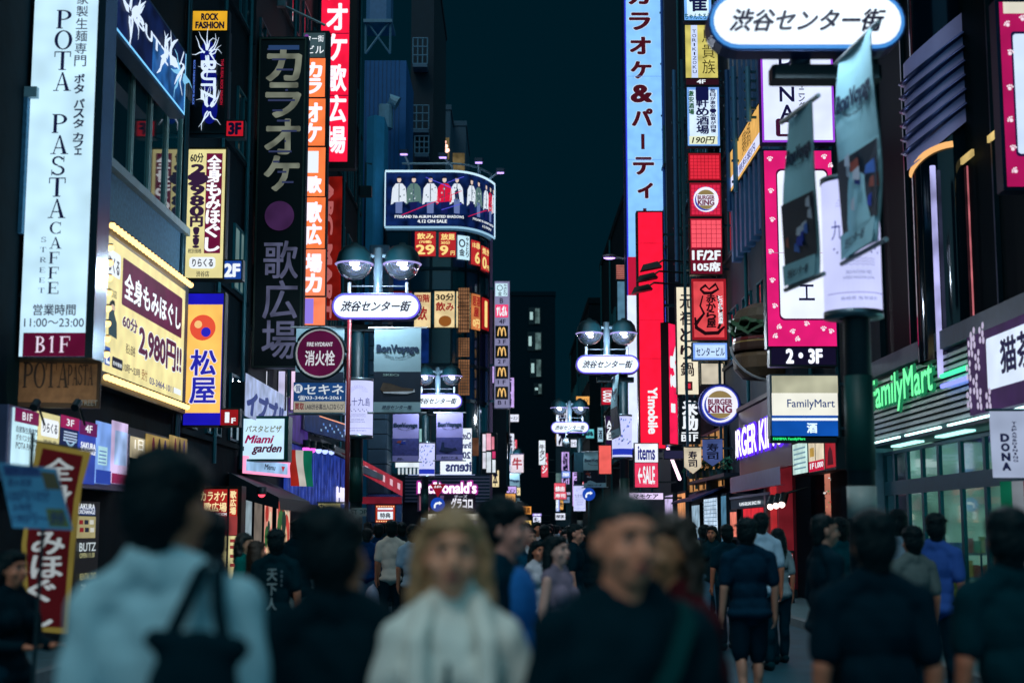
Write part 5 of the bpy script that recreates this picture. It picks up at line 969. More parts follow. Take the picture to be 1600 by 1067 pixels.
s.urect(u0+.85, va+.25*(vb-va), u1, vb-.12*(vb-va), em((206, 220, 240), 1, .1), r=.15); s.utxt('猫茶', u0+1.4, va+.4*(vb-va), u0+2.6, vb-.2*(vb-va), BKI, .03)
for k, (a, c) in enumerate(((.25, .85), (.55, .65), (.2, .55), (.5, .35), (.25, .2), (.7, .15), (1.1, .12), (.6, .92), (1.0, .93))):
    for j in range(5): s.flat([(u0+a+.05*cos(x)+(.11*cos(j*1.3) if j else 0), va+c*(vb-va)+.05*sin(x)+(.11*sin(j*1.3) if j else 0)) for x in np.linspace(0, 5.6, 8)], em((200, 190, 220), .9, quiet=True), 'face')
s.done()
e = empty('shop_canopy', (0, 0, 0), 0, 'dark underside canopy between the louvred fascia and the glass doors', 'canopy'); zf = atX(1363, 690, FXX)[2]; b = MB(); b.box(6.45, 7.0, 14, 25.9, zf-.12, zf-.06, pm((40, 60, 70), .5)); b.build('soffit', e)
for k in range(5):
    b = MB(); b.box(6.46, 6.5, 14.6+k*2.3, 16.5+k*2.3, zf-.05, zf-.02, em((190, 240, 236), 3)); b.build('fascia_light', e)
for k in range(4):
    b = MB(); b.box(6.6, 6.75, 15.5+k*2.6, 17+k*2.6, zf-.15, zf-.121, em((150, 220, 214), 2)); b.build('strip_light', e)
# glass doors of the convenience shop
e = empty('shop_glazing', (0, 0, 0), 0, 'tall teal lit glass doors and windows under the convenience shop fascia', 'shop front')
gl = em((120, 170, 160), .55, .5); gl2 = em((70, 120, 124), .35, .6); fr = pm((40, 70, 80), .35, .6)
ys = [25.7, 25.0, 24.2, 23.3, 22.4, 21.3, 20.2, 19.0, 17.8, 16.5, 15.2]
for k in range(len(ys)-1):
    y1_, y0_ = ys[k], ys[k+1]
    for (za_, zb_, nm) in ((.18, 2.3, 'door'), (2.42, zf-.2, 'transom_window')):
        b = MB(); x = 6.72; t = .06
        for (p, q, r, w_) in ((y0_, y0_+t, za_, zb_), (y1_-t, y1_, za_, zb_), (y0_+t, y1_-t, za_, za_+t), (y0_+t, y1_-t, zb_-t, zb_)): b.box(x-.03, x+.03, p, q, r, w_, fr)
        o = b.build(nm, e); b = MB(); b.box(x-.004, x+.004, y0_+t, y1_-t, za_+t, zb_-t, pm((30, 60, 66), .05, 0, 0, spec=.8) if k < 2 else pm((210, 236, 232), .03, 0, 0, trans=1.)); b.build('pane', o)
        if nm == 'door': b = MB(); b.tube([(x-.08, y0_+.15, .9), (x-.08, y0_+.15, 1.3)], .015, STEEL, 6); b.build('handle', o)
b = MB(); b.box(6.69, 6.75, 15.2, 25.7, 2.3, 2.42, fr); b.build('rail', e)
b = MB(); b.box(8.6, 8.7, 14, 24.6, .1, zf, em((140, 206, 196), 1.6, .6)); b.build('back_wall', e)  # wall itself glows in place of the shop's inside lighting
b = MB(); b.box(6.84, 9.2, 25.5, 25.56, .1, zf-.02, em((130, 180, 164), .7, .5)); b.build('end_wall', e)  # glowing wall too, inside lighting put into its colour
r = random.Random(8)
for j in range(3):
    b = MB(); b.box(6.9, 8.6, 25.2, 25.5, .35+.42*j, .39+.42*j, pm((90, 120, 130), .5)); b.build('shelf', e)
    b = MB(); x = 6.95
    while x < 8.5: w_ = r.uniform(.07, .16); b.box(x, x+w_*.9, 25.24, 25.4, .392+.42*j, .4+.42*j+r.uniform(.15, .3), pm(r.choice([(190, 60, 60), (200, 190, 120), (90, 170, 140), (210, 220, 220), (60, 110, 170), (220, 150, 70)]), .5)); x += w_
    b.build('stock', e)
for k in range(6):
    b = MB(); r = random.Random(k); y = 16+k*1.15; b.box(7.5, 8.1, y, y+.9, .1, 1.25, pm((30, 50, 60), .5))
    b.build('shelf', e)
b = MB(); b.box(6.5, 7.2, 25.72, 26.35, .1, 3.3, pm((120, 160, 180), .3, .5)); b.build('end_pier', e)
# convenience side banner and flag cloths
s = Sign('shop_banner', 'white cloth banner with hand drawn dark capitals hanging before the glass doors', 'banner', at(1575, 745, 16.8)); u0, v0, u1, v1 = s.uv(1549, 640, 1606, 746); cloth(s, u0, v0, u1, v1, em((176, 190, 220), .85, .2)); BKQ = em((20, 26, 60), 1, quiet=True)
s.vtxt('DONA', 1566, 676, 1578, 736, BKQ, .06, .25); s.vtxt('TAPAS&DINING', 1583, 658, 1590, 722, BKQ, .03, .3); wave(s, .02, 5); b = MB(); b.tube([(u0-.05, .02, v1), (u1+.4, .02, v1)], .018, STEEL, 6); b.build('rod', s.e); s.done()
s = Sign('flag', 'large green white and red flag draped beside the glass doors', 'flag', at(1575, 900, 17.4), -20); u0, v0, u1, v1 = s.uv(1562, 752, 1625, 905); w = u1-u0
for k, c in enumerate(((20, 120, 90), (150, 160, 170), (120, 26, 40))): 
    for j in range(1): cloth(s, u0+w*k/3, v0, u0+w*(k+1)/3, v1, em(c, .55, .5), ('green_stripe', 'white_stripe', 'red_stripe')[k], 5, 10)
wave(s, .07, 9); s.done()
# pink vertical sign at the right edge, glossy curtain wall with round fins above the fascia
s = Sign('cafe_sign', 'pink paw print sign with a white panel at the right edge, above the fascia', 'sign', at(1600, 295, 16.6)); s.cab(1567, 4, 1660, 292, pm((20, 30, 50), .3, .5), .25, pad=.04); s.rect(1567, 4, 1660, 292, em((176, 20, 90), 1, .2)); s.rect(1567, 4, 1660, 22, em((220, 216, 200), .9, .2)); s.rect(1583, 50, 1660, 245, em((24, 20, 60), 1), r=.15); s.rect(1586, 54, 1660, 241, em((196, 214, 240), 1, .1), r=.15)
for x, y in ((1574, 40), (1577, 85), (1576, 140), (1578, 190), (1580, 235), (1584, 270), (1594, 34)): paw(s, x, y, 3, pk, rr.uniform(-50, 50)) if hasattr(rr, 'uniform') else None
s.arm(RX+.6, STEEL); s.done()
e = empty('metal_drum', (0, 0, 0), 0, 'ribbed curved metal drum on the corner of the black glossy building', 'facade column'); q = at(1478, 250, 21.5); cx, cy = q[0]+.15, 21.9; R_ = .62
zt_, zb_ = at(1470, 30, 21.3)[2], at(1470, 200, 21.3)[2]; b = MB(); N = 48; b.add([(cx+R_*cos(2*pi*i/N), cy+R_*sin(2*pi*i/N), (zb_-.5 if j == 0 else zt_-.5)+.5*(1+cos(2*pi*i/N))) for j in (0, 1) for i in range(N)], [(i, (i+1) % N, N+(i+1) % N, N+i) for i in range(N)], pm((170, 172, 235), .5, .1, .1)); b.lathe([(R_-.1, zt_-.6), (R_-.1, zt_+6)], (cx, cy, 0), pm((20, 24, 40), .15, .6), 32); b.build('drum', e, True)  # lavender light on the metal put into its base colour
for k in range(6):
    z = zb_ + (zt_-zb_)*(.18+.13*k); b = MB(); v = []; N = 40
    for i in range(N+1):
        a = pi*.9 + pi*1.1*i/N; zz = z - .5 + .5*(1+cos(a))
        v += [(cx+(R_+.01)*cos(a), cy+(R_+.01)*sin(a), zz), (cx+(R_+.09)*cos(a), cy+(R_+.09)*sin(a), zz-.04), (cx+(R_+.01)*cos(a), cy+(R_+.01)*sin(a), zz-.09)]
    b.add(v, [(3*i, 3*i+3, 3*i+4, 3*i+1) for i in range(N)] + [(3*i+1, 3*i+4, 3*i+5, 3*i+2) for i in range(N)], pm((70, 86, 140), .3, .7)); b.build('fin', e, True)
b = MB(); b.lathe([(R_-.06, zf+1), (R_-.06, zb_)], (cx, cy, 0), pm((14, 20, 30), .08, .4, 0, spec=1.), 32); b.build('glass_tube', e, True)
b = MB(); b.tube([(cx-R_*cos(a)*.9, cy-R_*sin(a)*.9-.05, zb_-.5+.25*sin(a*1.0)) for a in np.linspace(-.3, 1.4, 10)], .05, em((214, 160, 100), 1.2), 8); b.build('lamp_ring', e, True)
for dx, c, k in ((-.42, (190, 190, 250), .9), (.12, (220, 120, 130), .8), (.3, (170, 150, 240), .6)):
    b = MB(); b.tube([(cx+dx, cy-R_*.95, zf+.7), (cx+dx, cy-R_*.95, zb_-.6)], .02 if dx > -.4 else .045, em(c, k, .6), 8); b.build('light_tube', e)
for k in range(7):
    y = 15.5+k*1.5; b = MB(); b.box(6.93, 7.0, y, y+.06, zf+1.3, 17, pm((24, 36, 46), .3, .6)); b.build('mullion', RA)
for k in range(3):
    q = at(1560-k*14, 170+k*40, 19.5); b = MB(); b.box(6.9, 6.94, 18+k*1.4, 18.7+k*1.4, 7.2, 7.3, em((220, 190, 120), .9, .4)); b.build('light_strip', RA)

# ------------------------------------------------------------------ street lamps, name signs, banners, drum signs
LMP = pm((12, 36, 44), .5, .1); GLS = pm((190, 210, 230), .05, 0, 0, trans=.95)
def globe(par, x, z):
    o = None; b = MB(); b.lathe([(.02, .42), (.06, .42), (.07, .38), (.22, .33), (.33, .2), (.385, .0), (.395, -.02), (.37, -.02), (.31, .17), (.2, .29), (.001, .33)], (x, 0, z), LMP, 24); o = b.build('lamp_head', par, True)
    b = MB(); b.lathe([(.372, -.025), (.36, -.12), (.29, -.25), (.17, -.34), (.001, -.37)], (x, 0, z), GLS, 24); b.build('glass_bowl', o, True)
    b = MB(); b.lathe([(.385, -.02), (.41, -.035), (.385, -.06)], (x, 0, z), em((180, 170, 240), .8), 24); b.build('rim', o, True)
    b = MB(); b.ball((x, 0, z-.02), (.16, .13, .1), em((238, 232, 255), 16), 12, 8); b.ball((x+.06, 0, z-.17), (.13, .1, .07), em((225, 225, 255), 5), 12, 8); b.build('bulb', o, True)
    b = MB(); b.lathe([(.34, .0), (.3, .1), (.15, .16)], (x, 0, z), pm((220, 220, 230), .15, .9), 20); b.build('reflector', o, True)
def lamp(xs, ys_, Y, off, desc, drum=None, W=1.8):
    """xs: left and right edge of the name sign in the photograph, ys_: its middle; off: pole to the right (+) or left of it"""
    c = at((xs[0]+xs[1])/2, ys_, Y); W = (xs[1]-xs[0])*(Y*cos(TILT)+(c[2]-CH)*sin(TILT))/FPX; X = c[0]; H_ = .52*W/1.8; zs = c[2]; px = X+off
    e = empty('street_lamp', (X, Y, 0), 0, f'twin globe street lamp {desc}', 'street lamp', 'twin globe street lamps')
    b = MB(); b.tube([(off, .25, 0), (off, .25, 1.2)], .15, pm((4, 34, 42), .5, .2), 16); b.tube([(off, .25, 1.2), (off, .25, zs+.1)], .13, pm((4, 34, 42), .5, .2), 16); b.build('pole', e, True)
    for za_, zb_, m in ((2.2, 3.1, pm((4, 56, 54), .5, .1)), (1.75, 2.05, pm((150, 170, 170), .5))):
        b = MB(); b.lathe([(.133, za_), (.14, za_), (.14, zb_), (.133, zb_)], (off, .25, 0), m, 16); b.build('band', e, True)
    b = MB(); b.bbox(min(0, off)-.3, max(0, off)+.3, .12, .38, zs-H_/2-.22, zs-H_/2-.08, DK, .03); b.build('beam', e)
    b = MB(); b.tube([(0, .25, zs-H_/2-.1), (0, .25, zs+H_/2+1.02)], .1, pm((110, 140, 160), .35, .5), 12); b.tube([(-.48, .25, zs+H_/2+.86), (.48, .25, zs+H_/2+.86)], .05, pm((110, 140, 160), .35, .5), 8); b.build('stem', e, True)
    b = MB(); b.tube([(-.62, .25, zs+H_/2+.22), (.62, .25, zs+H_/2+.22)], .015, pm((150, 170, 190), .4, .5), 6)
    for x in (-.6, .6): b.tube([(x, .25, zs+H_/2), (x, .25, zs+H_/2+.3)], .04, pm((180, 195, 210), .4, .4), 8)
    b.build('crossbar', e, True)
    for x in (-.5, .5):
        g_ = empty('g', (0, 0, 0)); D.objects.remove(g_); globe(e, x, zs+H_/2+.72)
    for ch in e.children:
        if ch.name.startswith('lamp_head'): ch.location.y = .25
    s = Sign('street_name_sign', f'rounded white street name sign {desc}', 'street sign', (X, Y, zs), 0, 'white street name signs')
    def stad(y0, y1, pad, m, part):
        n = 12; r = H_/2+pad; p = [(W/2-H_/2 + r*cos(a), r*sin(a)) for a in np.linspace(-pi/2, pi/2, n)] + [(-W/2+H_/2 + r*cos(a), r*sin(a)) for a in np.linspace(pi/2, 3*pi/2, n)]; N = len(p)
        b = MB(); b.add([(u, y, v) for y in (y0, y1) for u, v in p], [tuple(range(N)), tuple(range(N, 2*N))[::-1]] + [(i, N+i, N+(i+1) % N, (i+1) % N) for i in range(N)], m); b.build(part, s.e)
    stad(-.1, .16, .02, pm((36, 60, 110), .4, .3), 'cabinet'); stad(-.12, -.102, -.0, em((110, 90, 230) if Y > 20 else (60, 130, 200), .9), 'edge_light'); stad(-.13, -.122, -.035, em((228, 240, 252), 1.0, .1), 'face'); s.n = 64
    s.utxt('渋谷センター街', -W*.4, -H_*.2, W*.4, H_*.2, INK, .03, .35); s.done()
    l = D.lights.new('lamp_light', 'POINT'); l.energy = 300; l.color = (.80, .90, 1); l.shadow_soft_size = .15; l.use_custom_distance = False
    o = D.objects.new('lamp_light', l); COL.objects.link(o); o.parent = e; o.location = (0, -1.0, zs+H_/2+.25)
    return e, X+off, zs
lamps = [lamp((1107, 1408), 40, 13.3, .47, 'nearest of all by the pink cafe sign'),
         lamp((520, 657), 480, 29, -.40, 'beside the round hydrant sign'),
         lamp((900, 998), 570, 41, .48, 'beside the tall red sign'),
         lamp((645, 722), 627, 51.8, -.45, 'in front of the corner building'),
         lamp((861, 920), 668, 66, .45, 'on the pole with the hanging camera'),
         lamp((778, 818), 731, 96, -.3, 'small and far, beyond the corner building'),
         lamp((840, 868), 753, 132, -.3, 'tiny, in the middle of the far street')]
def banner(label, P0, a, w, h, style, ph=0., face=1):
    """cloth banner hung from an arm: P0 = top left corner"""
    s = Sign('street_banner', label, 'banner', P0, a, 'street banners on the lamp posts'); G = pm((140, 178, 192), .7, 0, .12, 3); V = pm((168, 164, 236), .7, 0, .12, 3); G = pm((150, 206, 222), .7, 0, .12, 3) if style == 'near' else G
    base = G if style in ('shoe', 'near') else V
    cloth(s, 0, -h, w, 0, base); s.dp = 'cloth'; s.n = 4; t = pm((14, 34, 60), .7); mid = -.52*h
    s.utxt('BonVoyage', .06*w, -.31*h, .94*w, -.2*h, t, .05); v, f = glyph('Shibuya Center-Gai', .03); lo, hi = v.min(0), v.max(0); y = s.lay(); pts = []
    for q, r in v:
        A = (q-lo[0])/(hi[0]-lo[0]) - .5; B_ = (r-lo[1])/(hi[1]-lo[1]); ang = A*1.7; R_ = .42*w*(1-.16*B_); pts.append((w/2 + R_*sin(ang), y, -.22*h - R_*cos(ang)*.62))
    s.part('face').add(pts, f, t)
    s.urect(0, -.88*h, w, mid, pm((16, 26, 44), .6) if style in ('shoe', 'near') else pm((70, 76, 150), .6, 0, .6, 8), 'picture')
    if style == 'shoe':
        s.utxt('SKECHERS', .2*w, -.57*h, .8*w, -.545*h, pm((120, 150, 150), .5), .04); s.flat([(.14*w, -.73*h), (.2*w, -.65*h), (.36*w, -.66*h), (.62*w, -.71*h), (.84*w, -.72*h), (.84*w, -.75*h), (.2*w, -.76*h)], pm((70, 60, 50), .6, 0, .6, 8), 'picture'); s.flat([(.2*w, -.76*h), (.84*w, -.75*h), (.86*w, -.72*h), (.88*w, -.76*h), (.7*w, -.785*h), (.22*w, -.775*h)], pm((180, 190, 200), .5), 'picture')
    elif style == 'sofa':
        s.flat([(.1*w, -.8*h), (.3*w, -.72*h), (.6*w, -.75*h), (.9*w, -.7*h), (.85*w, -.78*h), (.4*w, -.84*h)], pm((20, 24, 60), .6), 'picture'); s.flat([(.16*w, -.8*h), (.2*w, -.62*h), (.3*w, -.62*h), (.3*w, -.8*h)], pm((24, 30, 70), .6), 'picture')
    else:
        r = random.Random(int(ph*10))
        for k in range(9): c, d, q = r.uniform(.1, .8)*w, -r.uniform(.56, .82)*h, r.uniform(.08, .25)*w; s.flat([(c, d), (c+q, d-.02*h), (c+q*.9, d+.05*h), (c+.1*q, d+.04*h)], pm(r.choice([(30, 60, 170), (190, 200, 220), (150, 70, 60), (60, 110, 200)]), .6), 'picture')
    s.urect(0, -h, w, -.88*h, base, 'picture'); s.utxt('渋谷センター街', .18*w, -.965*h, .82*w, -.92*h, t, .03, .3)
    wave(s, .012 if style != 'near' else .03, 4, ph); s.sm.discard('cloth')
    for z in (.01, -h-.01):
        b = MB(); b.tube([(-.12, .02, z), (w+.12, .02, z)], .022, pm((150, 165, 175), .4, .5), 8); b.build('rod', s.e)
    s.done(); return s
def fb(label, x0, y0, x1, y1, Y, style, ph=0.):
    q0, q1 = at(x0, y0, Y), at(x1, y1, Y); return banner(label, q0, 0, q1[0]-q0[0], q0[2]-q1[2], style, ph)
fb('grey banner with a shoe picture on the lamp by the hydrant sign', 585, 513, 657, 644, 28.6, 'shoe', .3)
fb('grey banner hanging behind the round hydrant sign', 463, 512, 536, 646, 29.1, 'shoe', 1.)
fb('violet banner with a pool picture on the lamp before the corner building', 614, 646, 654, 721, 51.4, 'pool', 2.)
fb('violet banner with a lying figure on the lamp before the corner building', 682, 645, 723, 719, 51.4, 'sofa', .5)
fb('pale violet banner with a shoe on the small far lamp', 790, 740, 812, 783, 95.6, 'shoe', .5)
fb('small grey violet banner in the middle of the far street', 849, 765, 866, 793, 131, 'shoe', .5)
b1a, b1b = at(1225, 188, 13.25), at(1279, 150, 12.45)
banner('long teal banner seen edgeways under the nearest name sign', b1a, math.degrees(atan2(b1b[1]-b1a[1], b1b[0]-b1a[0])), float(np.hypot(b1b[0]-b1a[0], b1b[1]-b1a[1]))*.8, 1.62, 'near', 1.2)
b2a, b2b = at(1309, 96, 12.9), at(1362, 52, 12.0)
banner('pale banner seen edgeways in front of the nearest lamp pole', b2a, math.degrees(atan2(b2b[1]-b2a[1], b2b[0]-b2a[0])), float(np.hypot(b2b[0]-b2a[0], b2b[1]-b2a[1])), 1.9, 'near', .2)
b3a, b3b = at(956, 592, 40.6), at(972, 588, 38.7)
banner('narrow banner seen edgeways on the lamp beside the tall red sign', b3a, math.degrees(atan2(b3b[1]-b3a[1], b3b[0]-b3a[0])), 1.3, 1.7, 'near', .9)
b4a, b4b = at(912, 706, 64.8), at(926, 704, 63.6)
banner('tilted dark banner on the lamp with the hanging camera', b4a, -30, 1.1, 1.6, 'near', .4)
def drum(label, x0, y0, x1, y1, Y, X, style='isle'):
    """curved advertising sheet on two rings round a lamp pole"""
    q0, q1 = at(x0, y0, Y), at(x1, y1, Y); R_ = (q1[0]-q0[0])/2; cx, cy = (q0[0]+q1[0])/2, Y+.02; z1_, z0_ = q0[2], q1[2]
    e = empty('drum_sign', (cx, cy, z0_), 0, label, 'drum sign', 'drum signs round the lamp poles'); h = z1_-z0_
    b = MB(); b.lathe([(R_, 0), (R_, h)], (0, 0, 0), em((196, 202, 246), .95, .12), 36); T_ = b
    for za_, zb_ in ((-.12*R_*2, -.002), (h+.002, h+.1*R_*2)): b = MB(); b.lathe([(R_*.5, za_), (R_*1.03, za_), (R_*1.03, zb_), (R_*.5, zb_)], (0, 0, 0), pm((120, 140, 150), .3, .8), 30); b.build('ring', e, True)
    inkb = em((40, 50, 130), 1, quiet=True)
    def cyl(pts, f, m, o=.008): T_.add([((R_+o)*sin(a), -(R_+o)*cos(a), z) for a, z in pts], f, m)
    if style == 'isle':
        v, f = glyph('九十九島', .0); lo, hi = v.min(0), v.max(0); cyl([(((q-lo[0])/(hi[0]-lo[0])-.5)*1.9, h*(.53 + .15*(r-lo[1])/(hi[1]-lo[1]))) for q, r in v], f, inkb)
        for k in range(17):
            a = pi*(k+.5)/17; cyl([(.55*cos(a)*.6, h*(.78+.06*sin(a))), (.57*cos(a+.03)*.6, h*(.78+.06*sin(a+.03))), (.75*cos(a+.03), h*(.78+.13*sin(a+.03))), (.75*cos(a), h*(.78+.13*sin(a)))], [(0, 1, 2, 3)], em((120, 120, 190), 1, quiet=True))
        for j, zc in enumerate((.46, .43)):
            for k in range(6): cyl([(-.85+.3*k+.12*j+.035*cos(t), h*zc+.035*R_*sin(t)*1.2) for t in np.linspace(0, 5.5, 7)], [tuple(range(7))], inkb)
        for j in range(3):
            n = 24; cyl([(-.6+1.2*i/n, h*(.375-.022*j)+h*.006*sin(i*1.6)+d_*h*.004) for i in range(n+1) for d_ in (0, 1)], [(2*i, 2*i+2, 2*i+3, 2*i+1) for i in range(n)], em((90, 96, 170), 1, quiet=True))
        for t_, z_, w_ in (('SAIKAI NATIONAL PARK', .26, .9), ('SASEBO NAGASAKI JAPAN', .215, 1.1), ('長崎県 佐世保市', .06, 1.3)):
            v, f = glyph(t_, .0); lo, hi = v.min(0), v.max(0); cyl([(((q-lo[0])/(hi[0]-lo[0])-.5)*w_, h*(z_ + .028*(r-lo[1])/(hi[1]-lo[1]))) for q, r in v], f, em((80, 90, 160), 1, quiet=True))
        cyl([(-1.2+2.4*i/10, h*.115+d_*.008) for i in range(11) for d_ in (0, 1)], [(2*i, 2*i+2, 2*i+3, 2*i+1) for i in range(10)], em((120, 120, 190), 1, quiet=True))
    else:
        r = random.Random(9); cyl([(-1.3+2.6*i/8, h*(.05 if d_ == 0 else .2)) for i in range(9) for d_ in (0, 1)], [(2*i, 2*i+2, 2*i+3, 2*i+1) for i in range(8)], em((40, 60, 190), .9))
        for k in range(40): a, z, q = r.uniform(-1.1, 1.1), h*r.uniform(.2, .9), r.uniform(.05, .2); cyl([(a, z), (a+q, z+.02*h), (a+q*1.1, z+.05*h), (a+.3*q, z+.06*h)], [(0, 1, 2, 3)], em(r.choice([(60, 90, 210), (110, 150, 230), (230, 236, 250), (40, 60, 160), (140, 170, 220)]), .9, quiet=True), .01)
    T_.build('sheet', e); return e
drum('large white drum sign round the nearest lamp pole', 1284, 288, 1379, 487, 13.55, 0)
drum('white drum sign round the pole of the lamp by the hydrant sign', 540, 596, 582, 680, 29.2, 0)
drum('drum sign with a blue picture on the pole before the corner building', 655, 693, 679, 743, 52, 0, 'pic')
drum('drum sign with a blue picture on the pole beside the tall red sign', 956, 651, 988, 714, 41.2, 0, 'pic')
drum('white drum sign behind the blue arrow sign, farther down the right side', 896, 759, 915, 798, 66.2, 0)
# hydrant sign on its thin red post
X_ = at(543, 700, 28.2)[0]; e = empty('hydrant_sign', (X_, 28.2, 0), 0, 'round dark red fire hydrant sign on a thin red post with a pawnshop plate', 'sign'); 
b = MB(); b.tube([(0, 0, 0), (0, 0, at(543, 500, 28.2)[2])], .045, pm((120, 24, 40), .4), 10); b.build('post', e, True)
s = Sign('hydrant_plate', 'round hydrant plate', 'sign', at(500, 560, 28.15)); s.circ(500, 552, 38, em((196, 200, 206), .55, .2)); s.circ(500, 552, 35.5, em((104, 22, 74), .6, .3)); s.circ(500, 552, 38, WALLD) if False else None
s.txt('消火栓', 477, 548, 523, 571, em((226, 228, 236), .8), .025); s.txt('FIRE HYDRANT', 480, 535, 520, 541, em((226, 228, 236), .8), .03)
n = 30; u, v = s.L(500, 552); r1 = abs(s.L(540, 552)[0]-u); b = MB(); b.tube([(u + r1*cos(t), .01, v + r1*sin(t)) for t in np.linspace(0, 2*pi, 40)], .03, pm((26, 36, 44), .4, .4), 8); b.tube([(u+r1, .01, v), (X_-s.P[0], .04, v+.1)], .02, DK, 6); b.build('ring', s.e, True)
s.done(); s.e['label'] = 'dark round plate'; 
s2 = Sign('pawn_plate', 'blue and cream pawnshop plate', 'sign', at(500, 646, 28.1)); s2.cab(459, 598, 539, 644, DK, .04, pad=.01); s2.rect(459, 598, 539, 627, em((36, 84, 150), .65, .2)); s2.rect(459, 627, 539, 644, em((190, 186, 170), .7, .2)); wq = em((214, 224, 232), .9, quiet=True)
s2.circ(466, 607, 7, wq); s2.txt('質', 462, 602, 470, 612, em((30, 70, 140), .8), .02); s2.txt('セキネ', 476, 601, 537, 616, wq, .02); s2.txt('☎03-3464-2061', 466, 618, 533, 625, wq, .015); s2.txt('買取', 461, 630, 475, 640, em((120, 40, 50), .9), .03); s2.txt('LABI渋谷裏出入口ならび', 477, 631, 537, 640, em((60, 60, 70), .9), .02); s2.done()
for q in (s, s2):
    M = q.e.location.copy()
    for k in ('label', 'category'): del q.e[k]
    for c in [x for x in q.e.children]:
        c.parent = e; c.location = (M.x-X_, M.y-28.2, M.z)
        if c.name.startswith('face'): c.name = 'plate'
    D.objects.remove(q.e)
# stop board, traffic signs
s = Sign('stop_plate', 'white plate lettered STOP strapped to the lamp pole by the hydrant sign', 'sign', at(560, 806, 28.55)); u0, v0, u1, v1 = s.uv(547, 793, 575, 806); b = MB(); R_ = .15
b.add([(R_*sin(a), .12-R_*cos(a)+0.0, z) for z in (v0, v1) for a in np.linspace(-1.5, 1.5, 15)], [(i, i+1, 16+i, 15+i) for i in range(14)], pm((150, 170, 170), .6)); b.build('plate', s.e); s.n = 10; s.utxt('STOP', u0+.02, v0+.04, u1-.02, v1-.04, pm((50, 60, 64), .6), .02); s.done()
X_ = at(684, 780, 50)[0]; e = empty('traffic_sign', (X_, 50, 0), 0, 'red triangular stop sign above a blue round arrow sign on one post', 'traffic sign'); b = MB(); b.tube([(0, .06, 0), (0, .06, at(684, 750, 50)[2])], .035, STEEL, 8); b.build('post', e, True)
q = at(684, 765, 50); r = .27; z = q[2]; b = MB(); b.add([(-r, 0, z+.2), (r, 0, z+.2), (0, 0, z-.26), (-r, .02, z+.2), (r, .02, z+.2), (0, .02, z-.26)], [(0, 2, 1), (3, 4, 5), (0, 1, 4, 3), (1, 2, 5, 4), (2, 0, 3, 5)], em((170, 24, 50), .7, .2)); 
v, f = glyph('止まれ', .03); lo, hi = v.min(0), v.max(0); b.add([(-.13+.26*(a-lo[0])/(hi[0]-lo[0]), -.006, z+.07+.09*(c-lo[1])/(hi[1]-lo[1])) for a, c in v], f, WHF); b.build('stop_plate', e)
def arrow_disc(e, r, z, x=0.):
    b = MB(); n = 24; b.add([(x+r*cos(2*pi*i/n), y, z+r*sin(2*pi*i/n)) for y in (0, .02) for i in range(n)], [tuple(range(n)), tuple(range(n, 2*n))[::-1]] + [(i, n+i, n+(i+1) % n, (i+1) % n) for i in range(n)], em((30, 80, 200), .8, .15))
    p = [(x-.5*r + .12*r*cos(t), 0) for t in (0,)]; path = [(-.42, -.5), (-.42, -.1), (-.3, .14), (-.05, .2), (.2, .2)]; w = .14
    L_ = [(x+r*(a-w*(0 if j > 1 else 1)*.9), z+r*(c+(w if j > 1 else 0))) for j, (a, c) in enumerate(path)]; R2 = [(x+r*(a+w*(0 if j > 2 else 1)), z+r*(c-(w if j > 1 else 0))) for j, (a, c) in enumerate(path)]
    m = len(path); b.add([(a, -.008, c) for a, c in L_ + R2], [(i, m+i, m+i+1, i+1) for i in range(m-1)], WHF); b.add([(x+.2*r, -.008, z+.5*r), (x+.2*r, -.008, z-.1*r), (x+.62*r, -.008, z+.2*r)], [(0, 1, 2)], WHF); b.build('arrow_plate', e)
arrow_disc(e, .25, at(684, 788, 50)[2])
X_ = at(920, 772, 64)[0]; e = empty('traffic_sign', (X_, 64, 0), 0, 'blue round arrow sign in front of the far white drum sign', 'traffic sign'); b = MB(); b.tube([(0, .06, 0), (0, .06, at(920, 765, 64)[2])], .04, STEEL, 8); b.build('post', e, True); arrow_disc(e, .29, at(920, 772, 64)[2])
# camera and box on the far right lamp
q = at(884, 692, 65.6); e = empty('street_camera', q, 0, 'white dome camera hanging from an arm on the far right lamp', 'camera'); b = MB(); b.ball((0, 0, 0), (.17, .17, .2), pm((150, 170, 180), .3), 12, 8); b.build('dome', e, True); b = MB(); b.tube([(0, 0, .2), (0, 0, .5), (.3, .1, .62), (1.0, .4, .55)], .05, pm((130, 150, 165), .4, .4), 8); b.build('arm', e, True)
q = at(906, 722, 65.4); b = MB(); b.bbox(-.27, .27, -.2, .2, -.45, .45, pm((50, 104, 124), .4, .2), .03)
for x in (-.17, .17):
    for z in (-.3, .3): b.ball((x, -.2, z), .025, STEEL, 6, 4)
tag(b.build('control_box', None, False, q), 'teal steel control box on the pole of the far right lamp', 'box')
